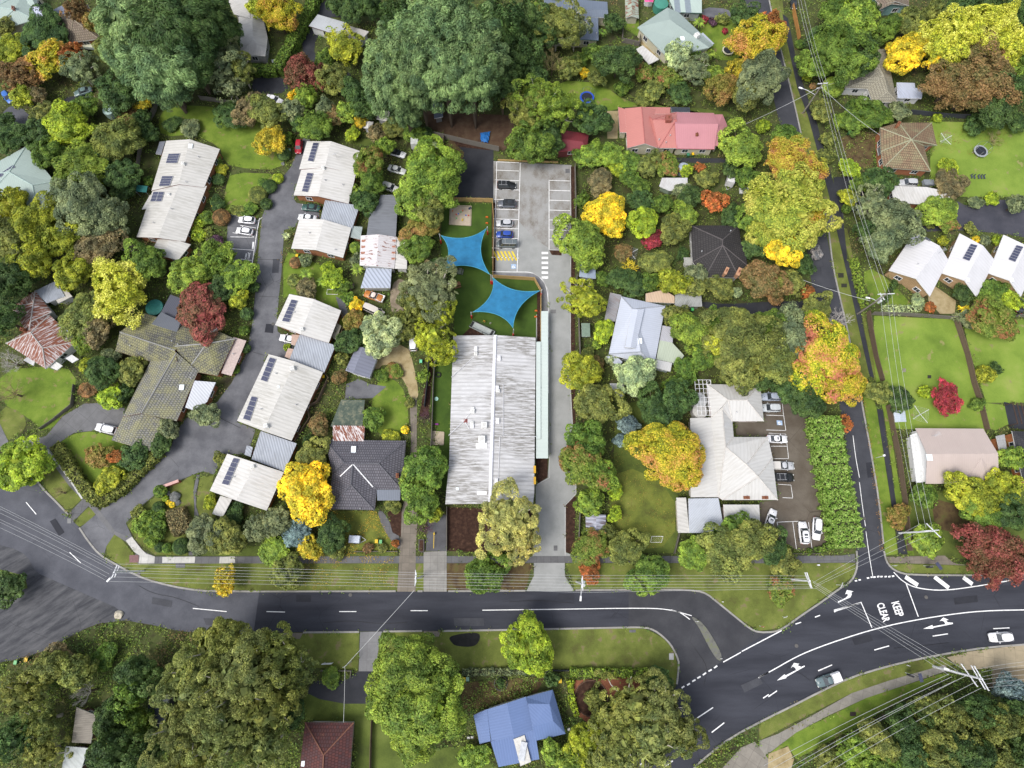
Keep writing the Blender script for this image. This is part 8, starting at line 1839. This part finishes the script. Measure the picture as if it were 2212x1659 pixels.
for x, y, w_ in ((1158, 672, 'upper orange toy ride-on at the turf edge'), (1157, 685, 'lower orange toy ride-on at the turf edge'), (1052, 470, 'first orange garden toy near the timber fence'), (1052, 483, 'second orange garden toy near the timber fence')):
    p = px(x, y); m = MB(); m.box((0, 0, .25), (.5, .3, .22)); m.tube([(.15, 0, .3), (.22, 0, .6)], .04, 5); m.tube([(.2, -.18, .15), (.2, .18, .15)], .14, 8); m.tube([(-.2, -.18, .15), (-.2, .18, .15)], .14, 8); tag(m.build('ride_on_toy', plain((.5, .12, .02), .4), None, loc=(p.x, p.y, .06)), w_, 'toy')
p = px(1014, 452); m = MB(); m.tube([(0, 0, 0), (0, 0, .5), (.25, 0, .8), (.5, 0, .4)], [.25, .22, .16, .1], 8); tag(m.build('water_pump', plain((.03, .05, .1)), None, loc=(p.x, p.y, .06)), 'dark blue water pump toy at the sandpit corner', 'toy')
p = px(943, 862); m = MB(); n = 20; m.tube([(0, 0, 0), (0, 0, .25)], .45, 16); tag(m.build('water_table', plain((.3, .5, .42), .4), None, loc=(p.x, p.y, .06)), 'pale mint round water table on the childcare strip lawn', 'toy'); p = px(947, 810); m = MB(); m.tube([(.55*math.cos(i*.4), .55*math.sin(i*.4), .15) for i in range(17)], .15, 7); tag(m.build('tyre_ring', TYRE, None, loc=(p.x, p.y, .06)), 'black tyre lying on the childcare strip lawn', 'tyre')
p = px(944, 917); m = MB(); m.box((0, 0, .3), (.7, .3, .3)); m.tube([(-.4, 0, .3), (-.7, 0, .7)], .05, 5); m.tube([(.2, -.2, .18), (.2, .2, .18)], .17, 8); tag(m.build('toy_cart', plain((.2, .03, .2), .4), None, loc=(p.x, p.y, .06)), 'purple and pink toy cart on the childcare strip lawn', 'toy')
for i, (x, y) in enumerate(((2097, 383), (2103, 384), (2112, 384), (2118, 384), (2124, 384))):
    p = px(x, y); m = MB(); m.box((0, 0, .35), (.35, 1.0, .05)); m.box((0, .45, .6), (.35, .05, .5)); [m.box((a, b, .17), (.04, .04, .34)) for a in (-.15, .15) for b in (-.4, .4)]; tag(m.build('folding_chair', plain((.05, .06, .09)), None, loc=(p.x, p.y, .03)), '%s dark folding chair in the row on the top right lawn' % ['first', 'second', 'third', 'fourth', 'fifth'][i], 'chair', 'row of folding chairs')
p = px(938, 1168); t = empty('boom_gate', (p.x, p.y, 0)); tag(t, 'yellow boom gate post across the gated asphalt bay', 'gate'); m = MB(); m.tube([(0, -1.6, .7), (0, 1.8, .8)], .07, 6); m.build('boom', plain((.6, .4, .03), .5), t); m = MB(); m.box((0, 1.4, .4), (.3, .3, .8)); m.build('pillar', plain((.6, .4, .03), .5), t)
# brick planter at gate
pl = [px(*p) for p in P('905 1165, 917 1165, 917 1190, 912 1194, 904 1190')]; o = pl[0]; m = MB(); pp = [(q.x-o.x, q.y-o.y) for q in pl]; pp = pp[::-1] if sum(pp[i][0]*pp[(i+1) % 5][1]-pp[(i+1) % 5][0]*pp[i][1] for i in range(5)) < 0 else pp; t = empty('brick_planter', (o.x, o.y, 0)); tag(t, 'dark brick planter box beside the gated asphalt bay', 'planter'); m.prism(pp, 0, .5); m.build('planter_wall', plain((.07, .06, .055)), t); m = MB(); m.prism(inset(pp, .2), .45, .53); m.build('soil', MULCH, t)
# round garden beds (structure of the garden)
for x, y, r, lab, c_ in ((1277, 1508, 3.3, 'circular dark mulch bed on the red gravel', MULCH), (1082, 1476, 1.3, 'round tyre-edged plant ring in the brown front garden', MULCH)):
    p = px(x, y); t = empty('round_bed', (p.x, p.y, 0)); tag(t, lab, 'garden bed'); m = MB(); m.tube([(0, 0, 0), (0, 0, .16)], r, 28); m.build('soil', c_, t); m = MB(); m.tube([(r*math.cos(i*.2244), r*math.sin(i*.2244), .15) for i in range(29)], .12, 5); m.build('edging', plain((.12, .07, .05) if r > 2 else (.09, .1, .08)), t)
